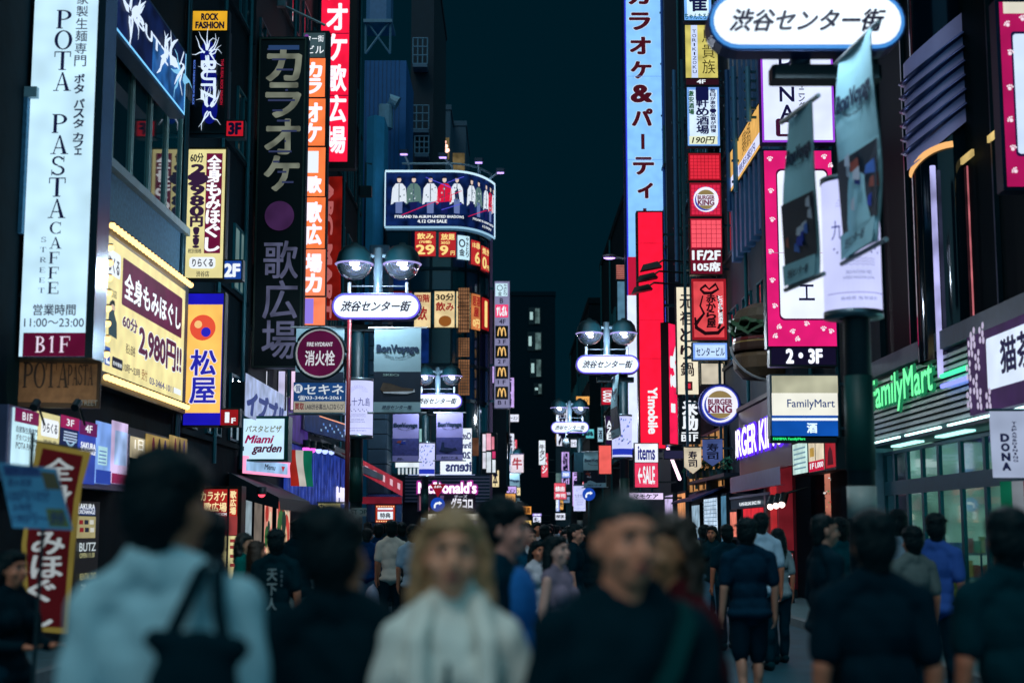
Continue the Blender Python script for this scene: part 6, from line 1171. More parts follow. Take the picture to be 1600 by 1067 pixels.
# far small signs
FAR = [((842, 688, 852, 726), 100, (220, 230, 240), '牛タン', INK, 'white vertical beef tongue sign far down the left side'), ((846, 708, 856, 745), 104, (214, 70, 90), 'スシ', WHF, 'pink red vertical sign behind the white beef tongue sign'), ((798, 710, 818, 738), 92, (226, 214, 226), '牛', em((170, 30, 50), 1, quiet=True), 'white sign with a red mark behind the small far lamp'),
       ((815, 791, 830, 803), 88, (226, 150, 70), '居酒', em((80, 40, 20), 1, quiet=True), 'small orange box sign near the far crowd'), ((816, 813, 830, 822), 86, (226, 190, 110), '丼', INK, 'low yellow lit sign just above the far crowd'), ((832, 802, 846, 806), 90, (170, 150, 240), '酒場', WHF, 'thin violet strip sign above the far crowd'), ((833, 807, 845, 816), 90, (220, 226, 250), '寿し', INK, 'small white sign under the thin violet strip'),
       ((865, 761, 883, 769), 120, (220, 226, 250), 'センター街', INK, 'small white name strip far down the street'), ((880, 769, 892, 773), 140, (214, 210, 250), '通り', INK, 'tiny white strip far down the street'), ((880, 776, 890, 785), 138, (120, 150, 190), '', INK, 'tiny pale blue box far down the street'),
       ((936, 696, 955, 740), 57, (232, 96, 90), '', WHF, 'plain salmon red panel left of the blue picture drum'), ((947, 650, 957, 694), 58, (40, 20, 60), 'AZE', WHF, 'dark violet sign with stacked white capitals beside the drum'), ((940, 606, 958, 632), 58, (196, 26, 50), 'CoCo', WHF, 'red cup shaped lit sign right of the middle name sign'), ((934, 668, 942, 690), 70, (150, 190, 210), '酒', INK, 'small pale sign in the dark beside the stacked capitals'),
       ((992, 693, 1028, 722), 48, (236, 240, 250), 'items', NAVY, 'white shop sign with blue small letters under the tall red sign'), ((992, 723, 1028, 761), 48, (226, 60, 96), '←SALE', WHF, 'red shop sign with white arrows under the white items sign'), ((982, 770, 1036, 780), 47, (226, 206, 246), 'マモケア', INK, 'long white violet strip sign behind the dark haired man'),
       ((1038, 704, 1068, 716), 46, (40, 40, 70), '', WHF, 'dim violet awning strip near the sushi flags'), ((852, 770, 862, 779), 126, (240, 120, 190), '', WHF, 'tiny pink lit sign far down the street'), ((905, 800, 918, 806), 110, (220, 230, 200), '', INK, 'tiny pale strip above the far right crowd')]  # the violet awning strip is no lamp, its glow is painted in
for bx_, Y, c, t, tm, lab in FAR:
    s = psign('shop_sign', lab, bx_, Y, .2, DK, 0, LX, False, .03); s.rect(*bx_, em(c, .95, .2)); w, h = bx_[2]-bx_[0], bx_[3]-bx_[1]
    if t: (s.vtxt if h > w*1.3 else s.txt)(t, bx_[0]+.14*w, bx_[1]+.15*h, bx_[2]-.14*w, bx_[3]-.15*h, tm, .03)
    s.part('bracket').box(s.box[2], s.box[2]+.6, .1, .16, s.box[1]+.2*(s.box[3]-s.box[1]), s.box[1]+.2*(s.box[3]-s.box[1])+.06, DK)
    if 'items' in lab: s.txt('→セール', bx_[0]+3, bx_[3]-8, bx_[2]-3, bx_[3]-2, em((220, 60, 100), 1), .03)
    s.done()
# pale lit billboard panel on the right, upper lattice part, long street lamp arm
s = psign('billboard', 'plain pale blue lit billboard panel behind the middle twin globe lamp', (965, 440, 984, 508), 64, .3, DK, 0, RX, True); s.rect(965, 440, 984, 508, em((100, 150, 180), .7, .3)); s.done()
s = psign('billboard', 'small salmon louvred panel above the pale blue billboard', (963, 414, 984, 436), 64, .3, DK, 0, RX, True); s.rect(963, 414, 984, 436, em((200, 120, 110), .8, .3))
for k in range(6): s.rect(963, 417+k*3.4, 984, 418+k*3.4, em((110, 50, 50), .8))
s.done()
q = at(948, 400, 58); d = at(984, 406, 58)-q; e = empty('arm_lamp', q, 0, 'slim violet tipped street lamp arm reaching left from the tall blue sign', 'lamp'); b = MB(); b.tube([d*.25, d*.6, d*1.1], .04, pm((150, 160, 180), .4, .4), 8); b.build('arm', e); b = MB(); b.ball(d*.12, (.32, .14, .1), pm((90, 90, 110), .4, .4), 12, 6); b.build('lamp_head', e); b = MB(); b.ball(d*.12-np.array((0, 0, .05)), (.26, .11, .08), em((190, 150, 255), 2.5), 12, 6); b.build('lens', e)
# shop lights at street level on both sides
SL = [(376, 392, 780, 880, LX+.05, (150, 170, 180), 'cool lit glass shop door under the black awning', 0), (396, 410, 786, 880, LX+.05, (120, 110, 100), 'dim glass pane beside the first pizza poster', 0), (412, 424, 788, 880, LX+.1, (220, 150, 130), 'first pink pizza poster under the black awning', 1), (431, 452, 790, 860, LX+.1, (226, 160, 140), 'second pink pizza poster under the black awning', 1)]
for k, (x0_, x1_, yt, yb, X, c, lab, pz) in enumerate(SL):
    s = Sign('pizza_poster' if pz else 'door_pane', lab, 'poster' if pz else 'shop window', atX((x0_+x1_)/2, 830, X), 90); u0, u1 = s.L(x0_, 830)[0], s.L(x1_, 830)[0]; v1, v0 = s.L(x1_, yt)[1], s.L(x1_, yb)[1]; s.part('frame').box(u0-.06, u1+.06, -.01, .08, v0-.06, v1+.06, DK); s.n = 4; s.urect(u0, v0, u1, v1, em(c, .9, .35)); w, h = u1-u0, v1-v0
    if pz:
        for (a, c_, r_, cc) in ((.3, .85, .22, (190, 60, 50)), (.75, .75, .2, (240, 210, 180)), (.3, .45, .28, (60, 110, 60)), (.7, .4, .25, (200, 70, 60)), (.5, .15, .3, (230, 190, 150)), (.5, .62, .16, (30, 60, 50))): s.flat([(u0+w*a+w*r_*cos(t), v0+h*c_+w*r_*sin(t)*.9) for t in np.linspace(0, 5.8, 12)], em(cc, .9, .4, True))
    s.done()
s = Sign('karaoke_stand', 'tall red and cream lit karaoke price stand behind the white shirted man', 'sign', at(345, 900, 29)); s.cab(316, 762, 373, 905, pm((40, 30, 30), .4), .5, pad=.04); s.rect(318, 764, 355, 806, em((170, 36, 34), 1, .2)); s.rect(358, 764, 371, 806, em((180, 50, 40), 1, .2)); yq = em((250, 226, 170), 1, quiet=True)
s.txt('カラオケ', 314, 768, 354, 782, yq, .03); s.txt('歌広場', 319, 785, 354, 799, yq, .03); s.txt('KARAOKE ROOM', 320, 801, 354, 805, WHF, .04); s.vtxt('歌広場', 360, 766, 369, 804, yq, .04); s.rect(318, 806, 355, 836, em((96, 20, 34), 1, .3)); s.circ(342, 818, 9, em((200, 206, 220), .9)); s.rect(358, 806, 371, 836, em((150, 60, 60), .9, .4)); s.rect(318, 836, 371, 905, em((216, 206, 150), .9, .15)); s.txt('5', 341, 848, 349, 862, em((110, 20, 30), 1), .06); s.txt('円', 350, 856, 354, 861, INK)
for y in (868, 876, 884): s.rect(322, y, 350, y+2, em((110, 90, 60), 1))
for y in (842, 852, 866, 880): s.rect(360, y, 369, y+5, em((150, 60, 60), 1))
s.rect(318, 836, 371, 837, DK); s.rect(355, 764, 358, 905, DK); s.done()
s = Sign('exchange_flag', 'small yellow money exchange flag with a black yen emblem', 'flag', at(515, 815, 33)); u0, v0, u1, v1 = s.uv(497, 785, 531, 816); cloth(s, u0, v0, u1, v1, em((214, 204, 140), .85, .2)); s.circ(502, 794, 6, INK, 'face'); s.txt('¥', 499.5, 790, 504.5, 798, em((214, 204, 140), .85), .06)
for k, t in enumerate(('MONEY', 'EXCHANGE', 'SHIBUYA')): s.txt(t, 511, 791+k*7, 511+9+k*3, 796+k*7, INK, .05)
s.poly([(498, 806), (506, 806), (502, 814)], INK); wave(s, .03, 4); b = MB(); b.tube([(u0-.03, 0, v1), (u1+.1, 0, v1)], .02, DK, 6); b.build('rod', s.e); s.done()
# nobori flag and placard at the left edge
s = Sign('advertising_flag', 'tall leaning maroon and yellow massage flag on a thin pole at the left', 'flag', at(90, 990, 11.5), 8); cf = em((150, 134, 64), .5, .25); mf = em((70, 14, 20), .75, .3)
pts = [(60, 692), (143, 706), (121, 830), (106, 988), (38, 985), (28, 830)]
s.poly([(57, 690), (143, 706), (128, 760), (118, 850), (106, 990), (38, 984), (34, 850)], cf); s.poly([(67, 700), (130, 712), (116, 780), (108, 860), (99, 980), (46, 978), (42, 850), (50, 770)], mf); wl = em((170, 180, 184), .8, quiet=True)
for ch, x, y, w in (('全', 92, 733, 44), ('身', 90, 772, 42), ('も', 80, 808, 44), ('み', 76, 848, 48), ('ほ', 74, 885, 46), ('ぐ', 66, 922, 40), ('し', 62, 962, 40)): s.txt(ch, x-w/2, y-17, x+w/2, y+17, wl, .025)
k_ = [s.L(41, y) for y in (700, 1067)]; b = MB(); b.tube([(s.L(50, 676)[0], .03, s.L(50, 676)[1]), (s.L(38, 985)[0]-.02, .03, -s.P[2]+.02)], .014, DK, 8); b.build('pole', s.e); b = MB(); b.tube([(s.L(50, 688)[0], .02, s.L(50, 688)[1]), (s.L(147, 704)[0], .02, s.L(147, 704)[1])], .01, DK, 6); b.build('crossbar', s.e); b = MB(); b.lathe([(.001, 0), (.22, 0), (.22, .06), (.03, .12)], (s.L(38, 985)[0]-.02, .03, -s.P[2]), DK, 16); b.build('base', s.e); s.done()

r = random.Random(77)
for k, (px0, px1, yt, yb, c, lab) in enumerate(((1101, 1122, 780, 862, (190, 214, 236), 'bright white ribbed shutter between the sushi shop and the red door'), (1060, 1072, 772, 850, (226, 150, 96), 'warm lit wooden doorway left of the masked woman'), (1040, 1052, 775, 850, (196, 180, 226), 'pale violet lit doorway right of the facing man'), (1082, 1094, 790, 850, (150, 180, 200), 'cool lit doorway behind the masked woman'), (1128, 1136, 775, 860, (80, 130, 160), 'thin blue lit doorway left of the burger shop'), (1142, 1152, 800, 838, (236, 130, 110), 'small pinkish lantern panel left of the red burger shop door'))):
    s = Sign('lit_doorway', lab, 'doorway', atX((px0+px1)/2, 830, RX-.12 if px0 > 1075 else 5.7), -90); u0, u1 = s.L(px0, 830)[0], s.L(px1, 830)[0]; v1, v0 = s.L(px0, yt)[1], s.L(px0, yb)[1]; s.part('frame').box(u0-.08, u1+.08, -.01, .1, v0-.08, v1+.08, DK); s.n = 4; s.urect(u0, v0, u1, v1, em(c, .9, .45))
    if k == 0:
        for j in range(14): s.urect(u0, v0+(v1-v0)*j/14, u1, v0+(v1-v0)*j/14+.025, em((120, 150, 180), .8, quiet=True))
    s.done()
s = Sign('shop_awning', 'dark blue awning over the bright white ribbed shutter', 'awning', atX(1110, 770, RX-.1), -90); u0, u1 = s.L(1090, 770)[0], s.L(1128, 770)[0]; v0, v1 = s.L(1110, 782)[1], s.L(1110, 764)[1]; b = MB(); b.add([(u0, 0, v1), (u1, 0, v1), (u1, -.9, v0), (u0, -.9, v0), (u0, 0, v1-.06), (u1, 0, v1-.06), (u1, -.9, v0-.06), (u0, -.9, v0-.06)], [(0, 1, 2, 3), (7, 6, 5, 4), (3, 2, 6, 7), (0, 3, 7, 4), (1, 5, 6, 2)], pm((10, 40, 96), .6)); b.build('cover', s.e); s.n = 300; s.done()
b = MB(); q = atX(1062, 748, 5.6); b.tube([q, q+np.array((.0, 3.5, 1.2))], .06, em((250, 210, 236), 2), 8); tag(b.build('tube_lamp', None), 'slanting white tube lamp over the warm wooden doorway', 'lamp')
TX = ['酒場', '寿司', '焼肉', 'カフェ', '薬', '靴', '居酒屋', 'ラーメン', '本', '服', '喫茶', '鍋']; CC = [(226, 232, 250), (230, 90, 110), (236, 170, 90), (120, 150, 236), (200, 170, 240), (240, 220, 170), (90, 190, 200)]
SD = ['narrow', 'squarish', 'tiny', 'slim', 'short', 'blurred']
for k in range(44):
    L_ = k % 2 == 0; Y = 70+k*2.0; x = (r.uniform(-1.2, .2) if L_ else r.uniform(3.2, 4.4)) ; z = r.uniform(2.6, 9.5) if k % 3 else r.uniform(2.3, 4); w = r.uniform(.35, .9); h = r.choice([.5, .9, 1.8, 2.6]); c = r.choice(CC); t = r.choice(TX)
    cn = {(226, 232, 250): 'white', (230, 90, 110): 'pink red', (236, 170, 90): 'orange', (120, 150, 236): 'blue', (200, 170, 240): 'violet', (240, 220, 170): 'cream', (90, 190, 200): 'turquoise'}[c]
    s = Sign('shop_sign', 'small lit shop sign in the dense glow of the far street end', 'sign', (x, Y, z), 0, 'small signs of the far street'); s.part('cabinet').bbox(-w/2-.04, w/2+.04, 0, .2, -.04, h+.04, DK, .01); s.urect(-w/2, 0, w/2, h, em(c, .9, .25)); m = INK if c[1] > 150 else WHF
    if h > w*1.4:
        n = len(t)
        for j, ch in enumerate(t): s.utxt(ch, -w*.32, h-(j+1)*h/n+.06, w*.32, h-j*h/n-.06, m, .03)
    else: s.utxt(t, -w*.4, h*.25, w*.4, h*.75, m, .03)
    s.part('bracket').box((-w/2-.8) if L_ else w/2, -w/2 if L_ else w/2+.8, .06, .12, h*.5, h*.5+.06, DK); s.done()
# ------------------------------------------------------------------ people
TS = D.scenes.new('tmp')
def cap(p, q, r1, r2, n=10):
    """tapered capsule between two joints"""
    p, q = np.array(p, float), np.array(q, float); d = q-p; L = np.linalg.norm(d)+1e-9; d /= L
    a = np.array((0, 0, 1.)) if abs(d[2]) < .9 else np.array((1., 0, 0)); e1 = np.cross(d, a); e1 /= np.linalg.norm(e1); e2 = np.cross(d, e1)
    rings = [(p - d*r1*cos(t), r1*sin(t)) for t in (.12, .6, 1.1, pi/2)] + [(q + d*r2*cos(t), r2*sin(t)) for t in (pi/2, 1.1, .6, .12)]
    v = [c + r*(cos(2*pi*k/n)*e1 + sin(2*pi*k/n)*e2) for c, r in rings for k in range(n)]; m = len(rings)
    f = [(i*n+k, i*n+(k+1) % n, (i+1)*n+(k+1) % n, (i+1)*n+k) for i in range(m-1) for k in range(n)] + [tuple(range(n))[::-1], tuple((m-1)*n+k for k in range(n))]
    return v, f
def ell(c, r, rx=0., n=14, k=9):
    v = []
    for j in range(k+1):
        a = max(sin(pi*j/k), .02); b = -cos(pi*j/k)
        for i in range(n):
            x, y, z = r[0]*a*cos(2*pi*i/n), r[1]*a*sin(2*pi*i/n), r[2]*b; v.append((c[0]+x, c[1]+y*cos(rx)-z*sin(rx), c[2]+y*sin(rx)+z*cos(rx)))
    f = [(j*n+i, j*n+(i+1) % n, (j+1)*n+(i+1) % n, (j+1)*n+i) for j in range(k) for i in range(n)] + [tuple(range(n))[::-1], tuple(k*n+i for i in range(n))]
    return v, f
def blob(name, prims, vox, mat, par, noise=0., fr=30., sm=3, extra=()):
    """one continuous skin over overlapping tapered limbs"""
    me = D.meshes.new(name); V, F_, k = [], [], 0
    for v, f in prims: V += [tuple(x) for x in v]; F_ += [tuple(a+k for a in q) for q in f]; k += len(v)
    me.from_pydata(V, [], F_); ob = D.objects.new(name, me); TS.collection.objects.link(ob)
    md = ob.modifiers.new('r', 'REMESH'); md.mode = 'VOXEL'; md.voxel_size = vox; md.use_smooth_shade = True
    ms = ob.modifiers.new('s', 'SMOOTH'); ms.iterations = sm; ms.factor = .5
    vl = TS.view_layers[0]; vl.update(); m2 = D.meshes.new_from_object(ob.evaluated_get(vl.depsgraph)); D.objects.remove(ob); D.meshes.remove(me); m2.name = name
    n = len(m2.vertices)
    if noise and n:
        co = np.empty(n*3); m2.vertices.foreach_get('co', co); co = co.reshape(-1, 3); no = np.empty(n*3); m2.vertices.foreach_get('normal', no); no = no.reshape(-1, 3)
        w = sin_(co, fr); m2.vertices.foreach_set('co', (co + no*(w*noise)[:, None]).ravel())
    if extra and n:
        pass
    m2.materials.clear(); m2.materials.append(mat); m2.polygons.foreach_set('use_smooth', [True]*len(m2.polygons)); m2.update()
    o = D.objects.new(name, m2); COL.objects.link(o); o.parent = par; return o
def sin_(c, f):
    x, y, z = c[:, 0]*f, c[:, 1]*f, c[:, 2]*f
    x, y = x + 3*np.sin(z*.05), y + 2*np.cos(z*.04)
    if f < 40: return .55*np.sin(x*.75+2.2*np.sin(z*.22+y*.2)+1.2*np.sin(y*.5)) + .45*np.sin(z*.62+x*.5+1.5*np.sin(x*.4)+y*.6) + .3*np.sin(x*1.6-z*1.1+y)
    return (np.sin(x*1.7+z*.45+2*np.sin(z*.31))*np.sin(y*1.1+z*.3) + .6*np.sin(x*2.9-z*.8+y*1.3) + .4*np.sin(z*1.9+x*.7))*.5
def skin(c): return pm(c, .5, 0, .08, 12, .05)
def cl(c, r=.85, b=.25): return pm(c, r, 0, .18, 9, b, spec=.06)
HAIR = pm((2, 21, 26), .55, 0, .4, 60, .4, spec=.15)
def person(label, px, top, Y, rot=180, sex='m', hair='short', shirt=(18, 44, 54), sleeve='short', low='trousers', lowc=(16, 36, 48), stride=.15, hyaw=0., hpitch=0., skinc=(196, 126, 98), hairc=None, arms=(0., 0.), face=None, group=None, wide=1., H=None, tilt=0., heavy=False, collar=None, hoff=0.):
    """px, top: where the crown of the head is in the photograph; Y: metres away; rot: 0 faces the camera, 180 walks away"""
    q = at(px, top, Y); H = H or q[2]; s = H/1.75; fem = sex == 'f'
    e = empty('person', (q[0], Y, 0), radians(rot), label, 'person', group); e.scale = (s, s, s)
    face = (abs(((rot+hyaw*0) % 360) - 180) > 60 and Y < 26) if face is None else face
    vox = .011 if Y < 8 else .015 if Y < 16 else .02 if Y < 28 else .028; sk = skin(skinc); hm = pm(hairc, .5, 0, .4, 50, .4) if hairc else HAIR
    sw, hw = (.142 if fem else .163)*wide, (.095 if fem else .092); bw = wide*(.9 if fem else 1.); bd = wide
    # joints
    hip = [(x, 0, .92) for x in (-hw, hw)]; kn = [(-hw*1.0, -.10*stride*2-.02, .5), (hw*1.0, .06*stride*2-.02, .5)]; an = [(-hw, -.26*stride*2, .09), (hw, .30*stride*2, .1+.15*stride)]
    sh = [(-sw, .0, 1.40), (sw, .0, 1.40)]; el, wr = [], []
    for i, a in enumerate(arms):
        sg = -1 if i == 0 else 1
        if a == 'up': el.append((sg*(sw+.07), -.10, 1.17)); wr.append((sg*(sw-.02), -.27, 1.32))
        elif a == 'fwd': el.append((sg*(sw+.06), -.02, 1.13)); wr.append((sg*(sw-.02), -.27, 1.12))
        else: el.append((sg*(sw+.05), -.10*a+.02, 1.13)); wr.append((sg*(sw+.06), -.30*a-.03, .885))
    hc = np.array((0, -.012, 1.635)); ny, npz = radians(hyaw), radians(hpitch)
    def hd(v):
        """turn a head shape on the neck"""
        out = []
        for x, y, z in v:
            y, z = y, z-1.5
            y, z = y*cos(npz)-z*sin(npz), y*sin(npz)+z*cos(npz); x, y = x*cos(ny)-y*sin(ny), x*sin(ny)+y*cos(ny); out.append((x + tilt*z, y, z+1.5))
        return out
    H_ = lambda pr: [(hd(v), f) for v, f in pr]
    fw = .93 if fem else 1.
    head = [ell((0, .005, 1.655), (.076*fw, .097, .096)), ell((0, -.022, 1.60), (.066*fw, .076, .085)), ell((0, -.045, 1.548), (.042*fw, .045, .038)), cap((0, -.09, 1.645), (0, -.115, 1.602), .010, .0155, 8), ell((0, -.088, 1.672), (.05, .016, .012)),
            ell((-.044, -.066, 1.60), (.024, .022, .024)), ell((.044, -.066, 1.60), (.024, .022, .024)), ell((0, -.094, 1.566), (.024, .012, .011)), ell((-.079*fw, .012, 1.625), (.012, .022, .034)), ell((.079*fw, .012, 1.625), (.012, .022, .034))]
    neck = [cap((0, .022, 1.43), (0, .005, 1.57), .055 if fem else .062, .05 if fem else .057)]
    def torso(g):
        t = [ell((0, .0, 1.30), (.158*bw+g, .102*bd+g, .17+g)), ell((0, .005, 1.10), (.132*bw+g, .092*bd+g, .17)), ell((0, .01, .955), (.152*(1.03 if fem else .98)*wide+g, .104*bd+g, .125+g)), cap((-sw+.03, .008, 1.405), (sw-.03, .008, 1.405), .058+g, .058+g), cap((-.04, .025, 1.485), (-sw+.02, .01, 1.41), .045+g, .05+g), cap((.04, .025, 1.485), (sw-.02, .01, 1.41), .045+g, .05+g)]
        if fem: t += [ell((-.068, -.082, 1.285), (.06+g, .05+g, .06+g)), ell((.068, -.082, 1.285), (.06+g, .05+g, .06+g))]
        if heavy: t += [ell((0, -.05, 1.08), (.16+g, .13+g, .17))]
        return t
    k = .88 if fem else 1.
    def uarm(i, g, t=1.): a, b = np.array(sh[i]), np.array(el[i]); return cap(a, a+(b-a)*t, .053*k+g, (.053-.011*t)*k+g)
    def farm(i, g, t=1.): a, b = np.array(el[i]), np.array(wr[i]); return cap(a, a+(b-a)*t, .041*k+g, (.041-.014*t)*k+g)
    def leg(i, g, t=1.):
        a, b, c = np.array(hip[i]), np.array(kn[i]), np.array(an[i]); o = [cap(a, b, .085+g, .056+g)]
        if t > 0: o += [cap(b, b+(c-b)*t, .055+g, .055-.02*t+g), ell((b+(c-b)*.28)+np.array((0, .02, 0)), (.045+g, .05+g, .12))] if t > .3 else [cap(b, b+(c-b)*t, .056+g, .055+g)]
        return o
    hands = []
    for i in (0, 1):
        w = np.array(wr[i]); d = w-np.array(el[i]); d /= np.linalg.norm(d); sg = -1 if i == 0 else 1; n_ = np.array((sg*.25, -1, 0.)); n_ -= d*n_.dot(d); n_ /= np.linalg.norm(n_); t_ = np.cross(d, n_)
        hands += [cap(w-d*.02, w+d*.03, .027*k, .03*k, 8), cap(w+d*.03-n_*.014, w+d*.075-n_*.018, .019*k, .018*k, 8), cap(w+d*.03+n_*.014, w+d*.075+n_*.018, .019*k, .018*k, 8)]
        if Y < 27:
            for j in range(4):
                c = w+d*.085+n_*(.029-.019*j); L = (.05, .056, .052, .04)[j]; m = c+d*L*.55+t_*sg*.006; hands += [cap(c-d*.01, m, .0095, .009, 6), cap(m, m+d*L*.5*.8+t_*sg*.02, .009, .0075, 6)]
            c = w+d*.03+n_*.028; hands += [cap(c, c+d*.03+n_*.025, .012, .011, 6), cap(c+d*.03+n_*.025, c+d*.062+n_*.03, .011, .009, 6)]
        else: hands += [cap(w+d*.08, w+d*.15, .032, .018, 6)]
    feet = [cap((x, y+.02, .055), (x, y-.13, .04), .045, .036) for x, y, z in an]
    body = H_(head) + neck + torso(0) + [uarm(0, 0), uarm(1, 0), farm(0, 0), farm(1, 0)] + leg(0, 0) + leg(1, 0) + hands + feet
    blob('body', body, min(vox, .0115) if Y < 27 else vox, sk, e, sm=2)
    # clothes
    g = .016
    sl = [uarm(0, g+.006, .75 if sleeve == 'short' else 1.), uarm(1, g+.006, .75 if sleeve == 'short' else 1.)] if sleeve != 'none' else []
    if sleeve == 'long': sl += [farm(0, g+.002, .93), farm(1, g+.002, .93)]
    hem = [cap((0, .01, 1.0), (0, .01, .90), .10*wide, .11*wide)] if low != 'dress' else []
    hem += [ell((0, .012, .90), (.176*wide+g, .132*wide+g, .08))]
    up = torso(g) + sl + hem
    if sleeve != 'none': up += [cap((0, .028, 1.46), (0, .022, 1.50), .066, .066)]
    if collar: up += [cap((0, .03, 1.47), (0, .02, 1.53), .072, .068)]
    blob('jacket' if sleeve == 'long' else 'shirt', up, vox, cl(shirt), e, .012 if Y < 5 else .008 if Y < 9 else .006, 30, 1)
    if low == 'skirt' or low == 'dress':
        lw = [cap((0, .01, .98), (0, .01, .56), .14, .2), cap((-.07, .01, .95), (-.11, .01, .55), .1, .12), cap((.07, .01, .95), (.11, .01, .55), .1, .12)]
    else:
        t = .96 if low == 'trousers' else 0.
        lw = [ell((0, .01, .94), (.146*wide, .1*wide, .115))] + leg(0, .016, t) + leg(1, .016, t)
        if low == 'shorts': lw += [cap(hip[i], (kn[i][0], kn[i][1], .55), .1, .088) for i in (0, 1)]
        if low == 'trousers': lw += [cap(kn[i], (an[i][0], an[i][1], .13), .07, .064) for i in (0, 1)]
    blob('skirt' if low in ('skirt', 'dress') else low, lw, vox, cl(lowc), e, .006, 24, 2)
    for x, y, z in an: blob('shoe', [cap((x, y+.03, .06), (x, y-.14, .045), .056, .046), cap((x, y+.03, .03), (x, y-.15, .03), .04, .04)], max(vox, .014), cl((30, 40, 48)), e)
    # hair
    r = random.Random(int(px*7+top)); hp = [ell((0, .014, 1.70), (.083*fw+.004, .100, .066)), ell((0, .042, 1.645), (.083*fw, .076, .105)), ell((0, .06, 1.565), (.066*fw, .042, .07)), ell((-.07*fw, .03, 1.655), (.02, .055, .055)), ell((.07*fw, .03, 1.655), (.02, .055, .055)), ell((0, -.062, 1.725), (.055, .035, .024)), cap((-.05, -.07, 1.712), (.02, -.085, 1.705), .02, .016)]
    if hair in ('short', 'full', 'crop'):
        amp = {'short': 1., 'full': 1.5, 'crop': .5}[hair]
        if hair == 'full': hp += [ell((0, .02, 1.70), (.098, .112, .085)), ell((0, .05, 1.64), (.095, .08, .115))]
        for i in range(int(26*amp)):
            a, b_ = r.uniform(0, 2*pi), r.uniform(.1, .7 if hair == 'crop' else 1.25); d = np.array((sin(b_)*cos(a), sin(b_)*sin(a), cos(b_)))
            if d[1] < -.75: continue
            c = np.array((0, .02, 1.67)); p0 = c + d*np.array((.08, .095, .08) if hair != 'crop' else (.066, .085, .08)); hp.append(cap(p0, p0 + d*.022*amp + np.array((r.uniform(-.02, .02), .012, r.uniform(-.02, .0))), .014, .006, 6))
    if hair in ('long', 'bob', 'wavy'):
        zb_ = {'long': 1.22, 'bob': 1.47, 'wavy': 1.40}[hair]; fat = 1.1 if hair == 'wavy' else 1.
        hp += [ell((0, .05, (1.66+zb_)/2), (.09*fat, .055*fat, (1.70-zb_)/2)), ell((0, .02, 1.69), (.09 if hair != 'wavy' else .081, .105, .075))]
        for i in range(16):
            a = pi*(.02+.96*i/15) if hair != 'wavy' else pi*(-.04+1.08*i/15); x, y = .088*fat*cos(a), .02+.075*sin(a)*fat
            m = (x*(1.12+.1*r.random()) if hair != 'wavy' else x*(.98+.1*r.random()), y+.01, 1.53+r.uniform(-.03, .03)); hp += [cap((x*.72, y*.8, 1.705), (x*.95, y, 1.64), .022, .022*fat, 7), cap((x*.95, y, 1.64), m, .026, .022*fat, 7), cap(m, (x*(1.05+.2*r.random())*(1.08 if hair == 'wavy' else 1), y+r.uniform(-.02, .02), zb_+r.uniform(-.03, .05)), .022*fat, .012, 7)]
    if hair in ('long', 'wavy'):
        for i in range(34):
            a = pi*r.uniform(-.05, 1.05); R_ = .06*r.uniform(.8, 1.1); x, y = R_*cos(a), .02+.06*sin(a); z_ = 1.735; dx_ = cos(a)
            for j in range(4): p0 = (x, y, z_); x, y, z_ = x+dx_*(.032, .012, .01, .004)[j]+r.uniform(-.014, .014), y+r.uniform(-.012, .014), z_-(1.74-zb_)/4; hp.append(cap(p0, (x, y, z_), .012-.002*j, .010-.002*j, 6))
    if hair == 'crop': hp = [ell((0, .014, 1.702), (.0785, .098, .066)), ell((0, .042, 1.645), (.078, .076, .105)), ell((0, .06, 1.565), (.06, .042, .06)), ell((-.068, .035, 1.665), (.014, .05, .045)), ell((.068, .035, 1.665), (.014, .05, .045))] + hp[9:-2]
    if hair == 'crop' and 0: hp = hp[:-2] + [ell((0, -.05, 1.728), (.058, .04, .02))]
    if hair == 'wavy': hp = hp[:4] + hp[6:]
    if hair == 'bun': hp += [ell((0, .1, 1.72), (.045, .045, .045))]
    if hair == 'hat': hp += [ell((0, .01, 1.71), (.10, .115, .075)), ell((0, -.005, 1.685), (.15, .165, .014))]
    zmin_ = None
    h = blob('hat' if hair == 'hat' else 'hair', H_(hp), min(vox, .012), hm, e, .012 if hair == 'wavy' else .007, 48 if hair == 'wavy' else 85, 1)
    if face:
        for sg in (-1, 1):
            B = MB(); v, f = ell((sg*.031*fw, -.083, 1.638), (.0135, .008, .0062), 0, 10, 6); B.add(hd(v), f, pm((196, 200, 200), .3, 0, 0)); v, f = ell((sg*.031*fw, -.0885, 1.638), (.0062, .004, .006), 0, 8, 6); B.add(hd(v), f, pm((10, 14, 18), .2, 0, 0)); B.build('eye', e, True)
            B = MB(); v, f = cap((sg*.014, -.0955, 1.662), (sg*.046, -.084, 1.664), .0045, .0035, 6); B.add(hd(v), f, hm); B.build('eyebrow', e, True)
            B = MB(); v, f = ell((sg*.031*fw, -.086, 1.646), (.016, .008, .0035), 0, 10, 6); B.add(hd(v), f, pm((70, 44, 40), .5, 0, 0)); B.build('eyelid', e, True)
        B = MB(); v, f = ell((0, -.1025, 1.5725), (.023, .007, .0052), 0, 12, 6); B.add(hd(v), f, pm((140, 66, 66), .4, 0, 0)); v, f = ell((0, -.1015, 1.5635), (.02, .008, .006), 0, 12, 6); B.add(hd(v), f, pm((150, 74, 72), .4, 0, 0)); B.build('lips', e, True)
    e['_s'] = s; del e['_s']; return e, s, hd, vox
def wpt(e, p):
    s = e.scale[0]; a = e.rotation_euler.z; return np.array((e.location.x + s*(p[0]*cos(a)-p[1]*sin(a)), e.location.y + s*(p[0]*sin(a)+p[1]*cos(a)), s*p[2]))
